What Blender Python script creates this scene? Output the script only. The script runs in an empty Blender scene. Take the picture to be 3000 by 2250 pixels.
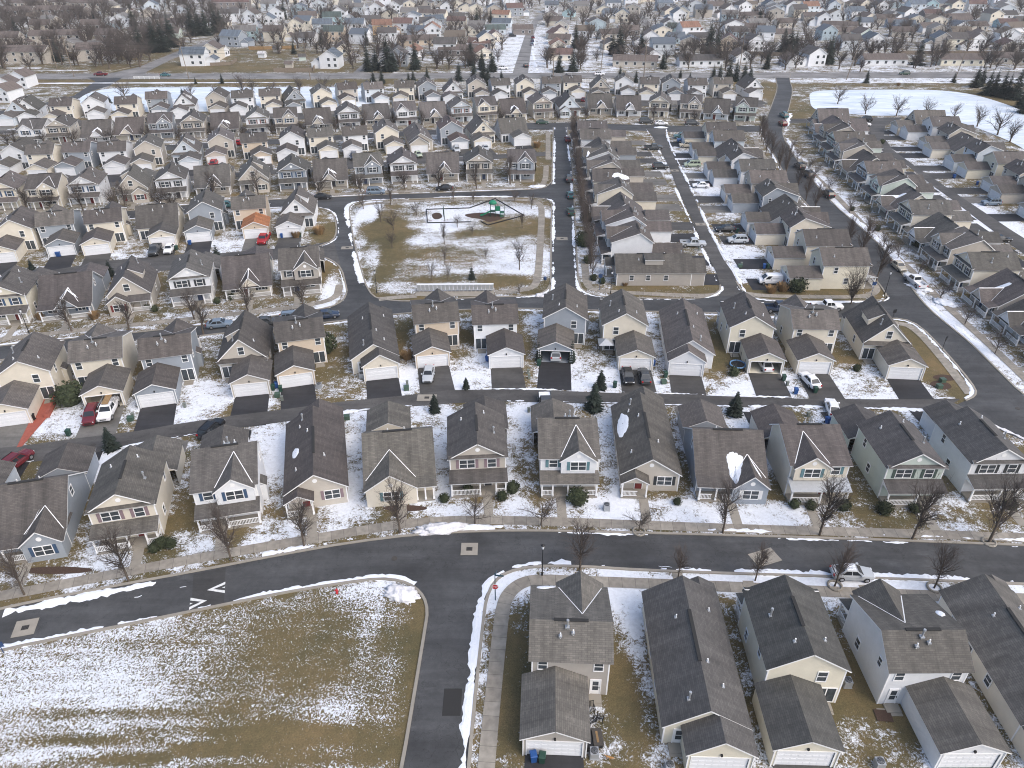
import bpy, bmesh, math, random
import numpy as np
from mathutils import Vector, Matrix
from mathutils.geometry import tessellate_polygon
R = math.radians
C = bpy.context.scene.collection
SC = bpy.context.scene

# ------------------------------------------------------------------ camera and survey
HCAM, FPX, YHOR = 64.0, 2180.0, -265.0
PITCH = math.atan((1125 - YHOR) / FPX)
def G(u, v, h=0.0):
    """ground point (metres) under a survey point of the 2212 x 1659 plan of the view"""
    x = (u * 3000 / 2212 - 1500) / FPX; y = (1125 - v * 3000 / 2212) / FPX
    dy = math.cos(PITCH) + y * math.sin(PITCH); dz = -math.sin(PITCH) + y * math.cos(PITCH)
    t = (HCAM - h) / -dz
    return (x * t, dy * t)
cam = bpy.data.cameras.new("camera"); camo = bpy.data.objects.new("camera", cam); C.objects.link(camo)
camo.location = (0, 0, HCAM); camo.rotation_euler = (math.pi / 2 - PITCH, 0, 0)
cam.sensor_width = 36; cam.lens = 36 * FPX / 3000; cam.clip_end = 6000; cam.clip_start = 1
SC.camera = camo

# ------------------------------------------------------------------ materials
def mat(name, col=(.5, .5, .5), rough=.8, spec=.3, obcol=False, metal=0.0, noise=0, nscale=3.0, rnd=0.0, bump=0.0, bscale=20.0):
    m = bpy.data.materials.new(name); m.use_nodes = True
    nt = m.node_tree; b = nt.nodes["Principled BSDF"]
    b.inputs["Roughness"].default_value = rough; b.inputs["Metallic"].default_value = metal
    b.inputs["Specular IOR Level"].default_value = spec
    b.inputs["Base Color"].default_value = (*col, 1)
    src = None
    if obcol:
        oi = nt.nodes.new("ShaderNodeObjectInfo"); src = oi.outputs["Color"]
    geo = nt.nodes.new("ShaderNodeTexCoord")
    if noise or rnd:
        hsv = nt.nodes.new("ShaderNodeHueSaturation"); hsv.inputs["Color"].default_value = (*col, 1)
        if src: nt.links.new(src, hsv.inputs["Color"])
        val = None
        if noise:
            n = nt.nodes.new("ShaderNodeTexNoise"); n.inputs["Scale"].default_value = nscale; n.inputs["Detail"].default_value = 5
            n.inputs["Roughness"].default_value = .65
            nt.links.new(geo.outputs["Object"], n.inputs["Vector"])
            mr = nt.nodes.new("ShaderNodeMapRange"); mr.inputs[1].default_value = .25; mr.inputs[2].default_value = .75
            mr.inputs[3].default_value = 1 - noise; mr.inputs[4].default_value = 1 + noise
            nt.links.new(n.outputs["Fac"], mr.inputs[0]); val = mr.outputs[0]
        if rnd:
            oi2 = nt.nodes.new("ShaderNodeObjectInfo")
            mr2 = nt.nodes.new("ShaderNodeMapRange"); mr2.inputs[3].default_value = 1 - rnd; mr2.inputs[4].default_value = 1 + rnd
            nt.links.new(oi2.outputs["Random"], mr2.inputs[0])
            if val:
                mu = nt.nodes.new("ShaderNodeMath"); mu.operation = 'MULTIPLY'
                nt.links.new(val, mu.inputs[0]); nt.links.new(mr2.outputs[0], mu.inputs[1]); val = mu.outputs[0]
            else: val = mr2.outputs[0]
        nt.links.new(val, hsv.inputs["Value"]); src = hsv.outputs["Color"]
    if src: nt.links.new(src, b.inputs["Base Color"])
    if bump:
        n2 = nt.nodes.new("ShaderNodeTexNoise"); n2.inputs["Scale"].default_value = bscale
        nt.links.new(geo.outputs["Object"], n2.inputs["Vector"])
        bp = nt.nodes.new("ShaderNodeBump"); bp.inputs["Strength"].default_value = bump; bp.inputs["Distance"].default_value = .1
        nt.links.new(n2.outputs["Fac"], bp.inputs["Height"]); nt.links.new(bp.outputs["Normal"], b.inputs["Normal"])
    return m
M = {}
def siding(name, lap=.16):
    m = mat(name, rough=.55, obcol=True, noise=.07, nscale=.9); nt = m.node_tree; b = nt.nodes["Principled BSDF"]
    tc = nt.nodes.new("ShaderNodeTexCoord"); w = nt.nodes.new("ShaderNodeTexWave"); w.wave_type = 'BANDS'; w.bands_direction = 'Z'
    w.wave_profile = 'SAW'; w.inputs["Scale"].default_value = 2 * math.pi / lap / 20
    nt.links.new(tc.outputs["Object"], w.inputs["Vector"])
    bp = nt.nodes.new("ShaderNodeBump"); bp.inputs["Strength"].default_value = .55; bp.inputs["Distance"].default_value = .03
    nt.links.new(w.outputs["Fac"], bp.inputs["Height"]); nt.links.new(bp.outputs["Normal"], b.inputs["Normal"])
    return m
M['siding'] = siding("vinyl siding")
M['trim'] = mat("white trim", (.78, .79, .80), .5, noise=.05)
M['gdoor'] = mat("garage door white", (.74, .76, .79), .5, noise=.06, nscale=.6)
M['paint'] = mat("painted", obcol=True, rough=.5)
M['glass'] = mat("window glass", (.045, .055, .065), .12, .6, noise=.5, nscale=1.3)
M['carglass'] = mat("car glass", (.02, .024, .028), .08, .7)
M['carpaint'] = mat("car paint", obcol=True, rough=.25, spec=.5)
M['tyre'] = mat("tyre rubber", (.018, .018, .018), .8)
M['rim'] = mat("wheel rim", (.4, .41, .43), .35, .5, metal=.6)
M['dark'] = mat("dark interior", (.03, .03, .03), .9)
M['black'] = mat("black metal", (.015, .016, .018), .5)
M['metal'] = mat("galvanised metal", (.42, .44, .46), .45, metal=.5, noise=.1)
M['lightglass'] = mat("lamp lens", (.75, .77, .8), .15, .6)
M['redglass'] = mat("tail lens", (.35, .01, .012), .2, .6)
M['conc'] = mat("concrete", (.27, .25, .215), .9, noise=.14, nscale=.8, rnd=.06)
M['wood'] = mat("weathered wood", (.20, .165, .13), .85, noise=.2, nscale=2)
M['plastic'] = mat("plastic", obcol=True, rough=.45, noise=.08)
M['snowy'] = mat("snow", (.74, .775, .83), .7, .2, noise=.06, nscale=2.5, bump=.7, bscale=4)
M['dirtysnow'] = mat("dirty snow", (.66, .66, .68), .8, .2, noise=.2, nscale=1.6, bump=.9, bscale=5)
M['mulch'] = mat("mulch", (.065, .042, .032), .95, noise=.35, nscale=6)
M['bark'] = mat("bark", (.105, .085, .068), .9, noise=.2, nscale=5, rnd=.18)
M['twig'] = mat("twigs", (.078, .066, .060), .9, rnd=.2)
M['twigred'] = mat("reddish twigs", (.086, .070, .062), .9, rnd=.15)
M['needle'] = mat("evergreen needles", (.021, .030, .024), .85, noise=.4, nscale=3, rnd=.22)
M['hedge'] = mat("shrub leaves", (.035, .045, .022), .85, noise=.4, nscale=5, rnd=.25)
M['dry'] = mat("dry grasses", (.26, .17, .085), .9, noise=.3, nscale=4, rnd=.15)
M['deck'] = mat("red stain", (.30, .085, .06), .7, noise=.2, nscale=2)
M['rust'] = mat("manhole iron", (.06, .055, .05), .7, noise=.3, nscale=8)
M['wpaint'] = mat("road paint", (.62, .63, .62), .8, noise=.25, nscale=3)
M['yellow'] = mat("brass glow fitting", (.6, .45, .2), .4)
M['fur'] = mat("golden fur", (.42, .22, .075), .9, noise=.25, nscale=9)

def roofmat():
    m = bpy.data.materials.new("asphalt shingle"); m.use_nodes = True; nt = m.node_tree; N = nt.nodes; L = nt.links
    b = N["Principled BSDF"]; b.inputs["Roughness"].default_value = .78; b.inputs["Specular IOR Level"].default_value = .45
    uv = N.new("ShaderNodeUVMap"); oi = N.new("ShaderNodeObjectInfo")
    br = N.new("ShaderNodeTexBrick"); br.inputs["Scale"].default_value = 1.0
    br.inputs["Brick Width"].default_value = .55; br.inputs["Row Height"].default_value = .19; br.inputs["Mortar Size"].default_value = .016
    br.inputs["Color1"].default_value = (.80, .80, .80, 1); br.inputs["Color2"].default_value = (1.17, 1.15, 1.13, 1); br.inputs["Mortar"].default_value = (.6, .6, .6, 1)
    br.inputs["Bias"].default_value = -.1
    L.new(uv.outputs["UV"], br.inputs["Vector"])
    mp = N.new("ShaderNodeMapping"); mp.inputs["Scale"].default_value = (.9, .12, 1); L.new(uv.outputs["UV"], mp.inputs["Vector"])
    ad = N.new("ShaderNodeVectorMath"); ad.operation = 'ADD'; L.new(mp.outputs["Vector"], ad.inputs[0])
    L.new(oi.outputs["Location"], ad.inputs[1])
    n = N.new("ShaderNodeTexNoise"); n.inputs["Scale"].default_value = 1.1; n.inputs["Detail"].default_value = 6; n.inputs["Roughness"].default_value = .65
    L.new(ad.outputs["Vector"], n.inputs["Vector"])
    mr = N.new("ShaderNodeMapRange"); mr.inputs[1].default_value = .28; mr.inputs[2].default_value = .72; mr.inputs[3].default_value = .6; mr.inputs[4].default_value = 1.34
    L.new(n.outputs["Fac"], mr.inputs[0])
    mr2 = N.new("ShaderNodeMapRange"); mr2.inputs[3].default_value = .86; mr2.inputs[4].default_value = 1.14; L.new(oi.outputs["Random"], mr2.inputs[0])
    m1 = N.new("ShaderNodeMix"); m1.data_type = 'RGBA'; m1.blend_type = 'MULTIPLY'; m1.inputs[0].default_value = 1
    L.new(oi.outputs["Color"], m1.inputs[6]); L.new(br.outputs["Color"], m1.inputs[7])
    mu = N.new("ShaderNodeMath"); mu.operation = 'MULTIPLY'; L.new(mr.outputs[0], mu.inputs[0]); L.new(mr2.outputs[0], mu.inputs[1])
    hs = N.new("ShaderNodeHueSaturation"); L.new(m1.outputs[2], hs.inputs["Color"]); L.new(mu.outputs[0], hs.inputs["Value"])
    L.new(hs.outputs["Color"], b.inputs["Base Color"])
    return m
M['roof'] = roofmat()

def asphalt(name, col, crack=True):
    m = bpy.data.materials.new(name); m.use_nodes = True; nt = m.node_tree; N = nt.nodes; L = nt.links
    b = N["Principled BSDF"]; b.inputs["Roughness"].default_value = .72; b.inputs["Specular IOR Level"].default_value = .35
    g = N.new("ShaderNodeNewGeometry")
    def noise(sc, det, rough=.6, sx=1, sy=1):
        mp = N.new("ShaderNodeMapping"); mp.inputs["Scale"].default_value = (sx, sy, 1); L.new(g.outputs["Position"], mp.inputs["Vector"])
        n = N.new("ShaderNodeTexNoise"); n.inputs["Scale"].default_value = sc; n.inputs["Detail"].default_value = det; n.inputs["Roughness"].default_value = rough
        L.new(mp.outputs["Vector"], n.inputs["Vector"]); return n.outputs["Fac"]
    def rng(s, a, c, lo, hi):
        r = N.new("ShaderNodeMapRange"); r.inputs[1].default_value = a; r.inputs[2].default_value = c; r.inputs[3].default_value = lo; r.inputs[4].default_value = hi
        L.new(s, r.inputs[0]); return r.outputs[0]
    def mul(a, c):
        x = N.new("ShaderNodeMath"); x.operation = 'MULTIPLY'; L.new(a, x.inputs[0]); L.new(c, x.inputs[1]); return x.outputs[0]
    v = mul(rng(noise(.12, 4), .3, .7, .66, 1.34), rng(noise(1.4, 6, .7), .25, .75, .82, 1.18))
    v = mul(v, rng(noise(.6, 4, .6, .12, 1.0), .3, .7, .76, 1.26))
    v = mul(v, rng(noise(14, 3, .8), .2, .8, .8, 1.2))
    if crack:
        vo = N.new("ShaderNodeTexVoronoi"); vo.feature = 'DISTANCE_TO_EDGE'; vo.inputs["Scale"].default_value = .16
        mp = N.new("ShaderNodeVectorMath"); mp.operation = 'ADD'
        nn = N.new("ShaderNodeTexNoise"); nn.inputs["Scale"].default_value = .6; nn.inputs["Detail"].default_value = 4; L.new(g.outputs["Position"], nn.inputs["Vector"])
        sc = N.new("ShaderNodeVectorMath"); sc.operation = 'SCALE'; sc.inputs[3].default_value = 7.0; L.new(nn.outputs["Color"], sc.inputs[0])
        L.new(g.outputs["Position"], mp.inputs[0]); L.new(sc.outputs[0], mp.inputs[1]); L.new(mp.outputs[0], vo.inputs["Vector"])
        v = mul(v, rng(vo.outputs["Distance"], .0, .011, .62, 1.0))
        # salt-pale worn bands
        v = mul(v, rng(noise(.33, 5, .75, .35, .9), .58, .76, 1.0, 1.6))
    oi = N.new("ShaderNodeObjectInfo")
    hs = N.new("ShaderNodeHueSaturation"); hs.inputs["Color"].default_value = (*col, 1); L.new(v, hs.inputs["Value"])
    if name == 'driveway': L.new(oi.outputs["Color"], hs.inputs["Color"])
    L.new(hs.outputs["Color"], b.inputs["Base Color"])
    return m
M['road'] = asphalt("road asphalt", (.056, .0575, .0595))
M['alley'] = asphalt("alley asphalt", (.074, .071, .068))
M['mainroad'] = asphalt("worn grey asphalt", (.19, .185, .18))
M['driveway'] = asphalt("driveway", (.05, .05, .05), crack=False)

def walkmat():
    m = bpy.data.materials.new("sidewalk slabs"); m.use_nodes = True; nt = m.node_tree; N = nt.nodes; L = nt.links
    b = N["Principled BSDF"]; b.inputs["Roughness"].default_value = .9
    uv = N.new("ShaderNodeUVMap"); br = N.new("ShaderNodeTexBrick"); br.offset = 0
    br.inputs["Scale"].default_value = 1; br.inputs["Brick Width"].default_value = 1.5; br.inputs["Row Height"].default_value = 4.0; br.inputs["Mortar Size"].default_value = .02
    br.inputs["Color1"].default_value = (.30, .275, .235, 1); br.inputs["Color2"].default_value = (.225, .205, .175, 1); br.inputs["Mortar"].default_value = (.11, .10, .085, 1)
    L.new(uv.outputs["UV"], br.inputs["Vector"])
    g = N.new("ShaderNodeNewGeometry"); n = N.new("ShaderNodeTexNoise"); n.inputs["Scale"].default_value = 1.5; n.inputs["Detail"].default_value = 6
    L.new(g.outputs["Position"], n.inputs["Vector"])
    r = N.new("ShaderNodeMapRange"); r.inputs[1].default_value = .3; r.inputs[2].default_value = .7; r.inputs[3].default_value = .78; r.inputs[4].default_value = 1.15; L.new(n.outputs["Fac"], r.inputs[0])
    hs = N.new("ShaderNodeHueSaturation"); L.new(br.outputs["Color"], hs.inputs["Color"]); L.new(r.outputs[0], hs.inputs["Value"])
    L.new(hs.outputs["Color"], b.inputs["Base Color"]); return m
M['walk'] = walkmat()

def groundmat():
    m = bpy.data.materials.new("winter grass and snow"); m.use_nodes = True; nt = m.node_tree; N = nt.nodes; L = nt.links
    b = N["Principled BSDF"]; b.inputs["Roughness"].default_value = .85; b.inputs["Specular IOR Level"].default_value = .2
    g = N.new("ShaderNodeNewGeometry"); at = N.new("ShaderNodeAttribute"); at.attribute_name = "snow"; at2 = N.new("ShaderNodeAttribute"); at2.attribute_name = "fine"
    # warped position gives ragged, torn edges
    wn = N.new("ShaderNodeTexNoise"); wn.inputs["Scale"].default_value = 1.3; wn.inputs["Detail"].default_value = 3; L.new(g.outputs["Position"], wn.inputs["Vector"])
    ws = N.new("ShaderNodeVectorMath"); ws.operation = 'SCALE'; ws.inputs[3].default_value = .9; L.new(wn.outputs["Color"], ws.inputs[0])
    wp = N.new("ShaderNodeVectorMath"); wp.operation = 'ADD'; L.new(g.outputs["Position"], wp.inputs[0]); L.new(ws.outputs[0], wp.inputs[1])
    def noise(sc, det, rough=.6, sx=1, sy=1):
        mp = N.new("ShaderNodeMapping"); mp.inputs["Scale"].default_value = (sx, sy, 1); L.new(wp.outputs[0], mp.inputs["Vector"])
        n = N.new("ShaderNodeTexNoise"); n.inputs["Scale"].default_value = sc; n.inputs["Detail"].default_value = det; n.inputs["Roughness"].default_value = rough
        L.new(mp.outputs["Vector"], n.inputs["Vector"]); return n.outputs["Fac"]
    def math2(op, a, c):
        x = N.new("ShaderNodeMath"); x.operation = op
        for i, s in enumerate((a, c)):
            if isinstance(s, (int, float)): x.inputs[i].default_value = s
            else: L.new(s, x.inputs[i])
        return x.outputs[0]
    n1 = noise(.22, 5, .6, .8, 1.2); n2 = noise(1.1, 4, .6); n3 = noise(4.2, 3, .55)
    coarse = math2('ADD', math2('MULTIPLY', math2('SUBTRACT', n1, .5), 1.15), math2('MULTIPLY', math2('SUBTRACT', n2, .5), 1.1))
    finev = math2('MULTIPLY', math2('SUBTRACT', n3, .5), 1.9); fhi = math2('MULTIPLY', math2('SUBTRACT', noise(6.0, 3, .6, 1.15, .85), .5), 2.2)
    mixf = N.new("ShaderNodeMix"); mixf.data_type = 'FLOAT'; L.new(at2.outputs["Fac"], mixf.inputs[0]); L.new(coarse, mixf.inputs[2]); L.new(math2('ADD', fhi, math2('ADD', math2('MULTIPLY', math2('SUBTRACT', n1, .5), .45), math2('MULTIPLY', math2('SUBTRACT', noise(1.0, 4, .6, .16, 1.5), .5), .55))), mixf.inputs[3])
    s = math2('ADD', math2('ADD', mixf.outputs[0], math2('MULTIPLY', finev, .34)), at.outputs["Fac"])
    r = N.new("ShaderNodeMapRange"); r.interpolation_type = 'SMOOTHSTEP'; r.inputs[1].default_value = .40; r.inputs[2].default_value = .68; L.new(s, r.inputs[0])
    # grass colours
    cr = N.new("ShaderNodeValToRGB"); e = cr.color_ramp.elements
    e[0].position = .28; e[0].color = (.050, .052, .026, 1); e[1].position = .74; e[1].color = (.185, .130, .066, 1)
    k = e.new(.5); k.color = (.110, .088, .044, 1)
    gn = math2('ADD', math2('MULTIPLY', noise(.09, 4, .6), .55), math2('MULTIPLY', noise(.9, 6, .75), .45)); L.new(gn, cr.inputs["Fac"])
    g2 = N.new("ShaderNodeMapRange"); g2.inputs[1].default_value = .2; g2.inputs[2].default_value = .8; g2.inputs[3].default_value = .55; g2.inputs[4].default_value = 1.65; L.new(noise(9, 3, .7), g2.inputs[0])
    hs = N.new("ShaderNodeHueSaturation"); L.new(cr.outputs["Color"], hs.inputs["Color"]); L.new(g2.outputs[0], hs.inputs["Value"])
    sn = N.new("ShaderNodeMapRange"); sn.inputs[1].default_value = .25; sn.inputs[2].default_value = .75; sn.inputs[3].default_value = .82; sn.inputs[4].default_value = 1.05; L.new(noise(2.2, 5, .6), sn.inputs[0])
    sc = N.new("ShaderNodeHueSaturation"); sc.inputs["Color"].default_value = (.71, .745, .80, 1); L.new(sn.outputs[0], sc.inputs["Value"])
    mx = N.new("ShaderNodeMix"); mx.data_type = 'RGBA'; L.new(r.outputs[0], mx.inputs[0]); L.new(hs.outputs["Color"], mx.inputs[6]); L.new(sc.outputs["Color"], mx.inputs[7])
    L.new(mx.outputs[2], b.inputs["Base Color"])
    bp = N.new("ShaderNodeBump"); bp.inputs["Strength"].default_value = .5; bp.inputs["Distance"].default_value = .12
    L.new(math2('ADD', r.outputs[0], math2('MULTIPLY', n3, .6)), bp.inputs["Height"]); L.new(bp.outputs["Normal"], b.inputs["Normal"])
    return m
M['ground'] = groundmat()
def icemat():
    m = mat("snow covered ice", (.62, .69, .77), .45, .35); nt = m.node_tree; N = nt.nodes; L = nt.links; b = N["Principled BSDF"]
    g = N.new("ShaderNodeNewGeometry"); mp = N.new("ShaderNodeMapping"); mp.inputs["Scale"].default_value = (.06, .22, 1); L.new(g.outputs["Position"], mp.inputs["Vector"])
    n = N.new("ShaderNodeTexNoise"); n.inputs["Scale"].default_value = 1; n.inputs["Detail"].default_value = 7; n.inputs["Roughness"].default_value = .7; n.inputs["Distortion"].default_value = 1.2
    L.new(mp.outputs["Vector"], n.inputs["Vector"])
    cr = N.new("ShaderNodeValToRGB"); e = cr.color_ramp.elements; e[0].position = .33; e[0].color = (.46, .54, .63, 1); e[1].position = .66; e[1].color = (.78, .83, .89, 1)
    L.new(n.outputs["Fac"], cr.inputs["Fac"]); L.new(cr.outputs["Color"], b.inputs["Base Color"]); return m
M['ice'] = icemat()

# ------------------------------------------------------------------ mesh builder
class MB:
    def __init__(s): s.v = []; s.f = []; s.m = []; s.uv = []
    def poly(s, pts, m=0, uv=None):
        i = len(s.v); s.v += [tuple(p) for p in pts]; s.f.append(tuple(range(i, i + len(pts)))); s.m.append(m); s.uv.append(uv)
    def box(s, x0, x1, y0, y1, z0, z1, m=0, top=None, bottom=True):
        p = [(x0, y0, z0), (x1, y0, z0), (x1, y1, z0), (x0, y1, z0), (x0, y0, z1), (x1, y0, z1), (x1, y1, z1), (x0, y1, z1)]
        i = len(s.v); s.v += p
        fs = [(0, 1, 5, 4), (1, 2, 6, 5), (2, 3, 7, 6), (3, 0, 4, 7), (4, 5, 6, 7)] + ([(3, 2, 1, 0)] if bottom else [])
        for k, f in enumerate(fs):
            s.f.append(tuple(i + a for a in f)); s.m.append(top if (top is not None and k == 4) else m); s.uv.append(None)
    def slab(s, a, b, c, d, t=.14, m=0, me=1):
        """thick sheet, a-b along the eave, a-d up the slope; edges take material me"""
        a, b, c, d = map(Vector, (a, b, c, d)); n = (b - a).cross(d - a).normalized()
        if n.z < 0: n = -n
        lu = (b - a).length; lv = (d - a).length
        s.poly([a, b, c, d], m, [(0, 0), (lu, 0), (lu, lv), (0, lv)])
        q = [p - n * t for p in (a, b, c, d)]; P = [a, b, c, d]
        s.poly(q[::-1], me)
        for i in range(4):
            j = (i + 1) % 4; s.poly([P[j], P[i], q[i], q[j]], me)
    def tube(s, p0, p1, r0, r1, n=6, m=0, caps=False):
        p0, p1 = Vector(p0), Vector(p1); d = (p1 - p0)
        if d.length < 1e-6: return
        d.normalize(); a = d.orthogonal().normalized(); b = d.cross(a); i = len(s.v)
        for p, r in ((p0, r0), (p1, r1)):
            for k in range(n):
                t = 2 * math.pi * k / n; s.v.append(tuple(p + (a * math.cos(t) + b * math.sin(t)) * r))
        for k in range(n):
            j = (k + 1) % n; s.f.append((i + k, i + j, i + n + j, i + n + k)); s.m.append(m); s.uv.append(None)
        if caps:
            s.f.append(tuple(i + n + k for k in range(n))); s.m.append(m); s.uv.append(None)
            s.f.append(tuple(i + n - 1 - k for k in range(n))); s.m.append(m); s.uv.append(None)
    def loft(s, rings, m=0, caps=True):
        n = len(rings[0]); i = len(s.v)
        for r in rings: s.v += [tuple(p) for p in r]
        for a in range(len(rings) - 1):
            for k in range(n):
                j = (k + 1) % n; s.f.append((i + a * n + k, i + a * n + j, i + (a + 1) * n + j, i + (a + 1) * n + k)); s.m.append(m); s.uv.append(None)
        if caps:
            s.f.append(tuple(i + k for k in range(n))[::-1]); s.m.append(m); s.uv.append(None)
            s.f.append(tuple(i + (len(rings) - 1) * n + k for k in range(n))); s.m.append(m); s.uv.append(None)
    def mesh(s, name, mats, smooth=False):
        me = bpy.data.meshes.new(name); me.from_pydata(s.v, [], s.f)
        for k in mats: me.materials.append(M[k])
        me.polygons.foreach_set("material_index", s.m)
        if any(u is not None for u in s.uv):
            ul = me.uv_layers.new(name="UVMap"); flat = []
            for f, u in zip(s.f, s.uv): flat += [c for q in (u or [(0, 0)] * len(f)) for c in q]
            ul.data.foreach_set("uv", flat)
        if smooth: me.polygons.foreach_set("use_smooth", [True] * len(s.f))
        me.update(); return me
def link(name, data, parent=None, loc=(0, 0, 0), rz=0.0, col=None, kind=None):
    o = bpy.data.objects.new(name, data); C.objects.link(o); o.location = loc; o.rotation_euler = (0, 0, rz)
    if parent: o.parent = parent
    if col is not None: o.color = (*col[:3], 1)
    if kind: o['kind'] = kind
    return o
def tag(o, label, cat, group=None):
    o['label'] = label; o['category'] = cat
    if group: o['group'] = group
    return o
def thing(name, label, cat, loc, rz=0.0, group=None):
    return tag(link(name, None, None, loc, rz), label, cat, group)
# a kit is [(part name, mesh, loc, rz, colour key, [kit of sub-parts])]
def put(kit, parent, cols):
    for nm, me, loc, rz, ck, kids in kit:
        o = link(nm, me, parent, loc, rz, cols.get(ck, (1, 1, 1)))
        if kids: put(kids, o, cols)
NTH = "first second third fourth fifth sixth seventh eighth ninth tenth eleventh twelfth thirteenth fourteenth fifteenth sixteenth seventeenth eighteenth nineteenth twentieth twenty-first twenty-second twenty-third twenty-fourth twenty-fifth twenty-sixth twenty-seventh twenty-eighth twenty-ninth thirtieth thirty-first thirty-second thirty-third thirty-fourth thirty-fifth thirty-sixth thirty-seventh thirty-eighth thirty-ninth fortieth".split()
# ------------------------------------------------------------------ house kits (front faces -Y at y = 0)
CACHE = {}
def cached(key, fn):
    if key not in CACHE: CACHE[key] = fn()
    return CACHE[key]
def win(x, y, z, w, h, rz=0.0, n=1, lvl=2, shut=False, name='window', frame=True):
    """window centred at x, y, z; returns kit entries"""
    def mk():
        a = MB(); t = .08
        a.box(-w / 2 - t, w / 2 + t, -.07, 0, h / 2, h / 2 + t); a.box(-w / 2 - t, w / 2 + t, -.09, 0, -h / 2 - t, -h / 2)
        a.box(-w / 2 - t, -w / 2, -.07, 0, -h / 2, h / 2); a.box(w / 2, w / 2 + t, -.07, 0, -h / 2, h / 2)
        for k in range(1, n): xx = -w / 2 + w * k / n; a.box(xx - .05, xx + .05, -.065, 0, -h / 2, h / 2)
        a.box(-w / 2, w / 2, -.055, 0, -.035, .035)
        b = MB(); b.poly([(-w / 2, -.025, -h / 2), (w / 2, -.025, -h / 2), (w / 2, -.025, h / 2), (-w / 2, -.025, h / 2)], 1 if lvl < 2 else 0)
        if lvl < 2:
            a.v += [tuple(p) for p in b.v]; i = len(a.v) - 4; a.f.append((i, i + 1, i + 2, i + 3)); a.m.append(1); a.uv.append(None)
            return a.mesh(name, ['trim', 'glass']), None
        return a.mesh(name, ['trim']), b.mesh('pane', ['glass'])
    me, pane = cached(('win', w, h, n, lvl > 1, name), mk)
    out = [(name, me, (x, y, z), rz, None, [('pane', pane, (0, 0, 0), 0, None, [])] if pane else [])]
    if shut:
        sm = cached(('shut', h), lambda: shutter(h))
        c, s = math.cos(rz), math.sin(rz)
        for k in (-1, 1):
            d = k * (w / 2 + .30); out.append(('shutter', sm, (x + c * d, y + s * d, z), rz, 'shutter', []))
    return out
def shutter(h):
    a = MB(); a.box(-.19, .19, -.05, 0, -h / 2 - .05, h / 2 + .05)
    for k in range(7): zz = -h / 2 + h * (k + .5) / 7; a.box(-.15, .15, -.065, -.05, zz - .04, zz + .03)
    return a.mesh('shutter', ['paint'])
def door(x, y, z0, rz, kind='door'):
    def mk():
        a = MB(); w, h = (.92, 2.05) if kind == 'front_door' else (1.75, 2.05)
        if kind == 'back_door': w = .9
        t = .09
        a.box(-w / 2 - t, -w / 2, -.07, 0, 0, h, 0); a.box(w / 2, w / 2 + t, -.07, 0, 0, h, 0); a.box(-w / 2 - t, w / 2 + t, -.07, 0, h, h + t, 0)
        if kind == 'front_door':
            a.box(-w / 2, w / 2, -.03, 0, 0, h, 1)
            for zz in (.25, 1.1): a.box(-w / 2 + .15, w / 2 - .15, -.045, -.03, zz, zz + .7, 1)
            return a.mesh(kind, ['trim', 'paint'])
        if kind == 'back_door':
            a.box(-w / 2, w / 2, -.03, 0, 0, h, 0); a.poly([(-.28, -.035, .55), (.28, -.035, .55), (.28, -.035, 1.85), (-.28, -.035, 1.85)], 1); a.box(-.28, .28, -.05, -.03, 1.17, 1.23, 0)
        else:
            a.poly([(-w / 2, -.025, .05), (w / 2, -.025, .05), (w / 2, -.025, h), (-w / 2, -.025, h)], 1); a.box(-.05, .05, -.05, 0, 0, h, 0); a.box(-w / 2, w / 2, -.05, 0, 0, .08, 0)
        return a.mesh(kind, ['trim', 'glass'])
    me = cached(('door', kind), mk)
    kn = cached('knob', lambda: knob())
    return [(kind, me, (x, y, z0), rz, 'door', [('handle', kn, (.36 if kind != 'patio_door' else .12, -.09, 1.0), 0, None, [])])]
def knob():
    a = MB(); a.box(-.03, .03, -.03, .05, -.06, .06); return a.mesh('handle', ['black'])
def gwall(a, x0, x1, y0, y1, ze, zr, along='y', front=True, back=True, off=.5, m=0):
    """gabled box walls; ridge runs along the given axis; off = ridge position across"""
    if along == 'y':
        xr = x0 + (x1 - x0) * off
        if front: a.poly([(x0, y0, 0), (x1, y0, 0), (x1, y0, ze), (xr, y0, zr), (x0, y0, ze)], m)
        if back: a.poly([(x1, y1, 0), (x0, y1, 0), (x0, y1, ze), (xr, y1, zr), (x1, y1, ze)], m)
        a.poly([(x0, y1, 0), (x0, y0, 0), (x0, y0, ze), (x0, y1, ze)], m); a.poly([(x1, y0, 0), (x1, y1, 0), (x1, y1, ze), (x1, y0, ze)], m)
    else:
        yr = y0 + (y1 - y0) * off
        a.poly([(x0, y1, 0), (x0, y0, 0), (x0, y0, ze), (x0, yr, zr), (x0, y1, ze)], m)
        a.poly([(x1, y0, 0), (x1, y1, 0), (x1, y1, ze), (x1, yr, zr), (x1, y0, ze)], m)
        if front: a.poly([(x0, y0, 0), (x1, y0, 0), (x1, y0, ze), (x0, y0, ze)], m)
        if back: a.poly([(x1, y1, 0), (x0, y1, 0), (x0, y1, ze), (x1, y1, ze)], m)
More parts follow.
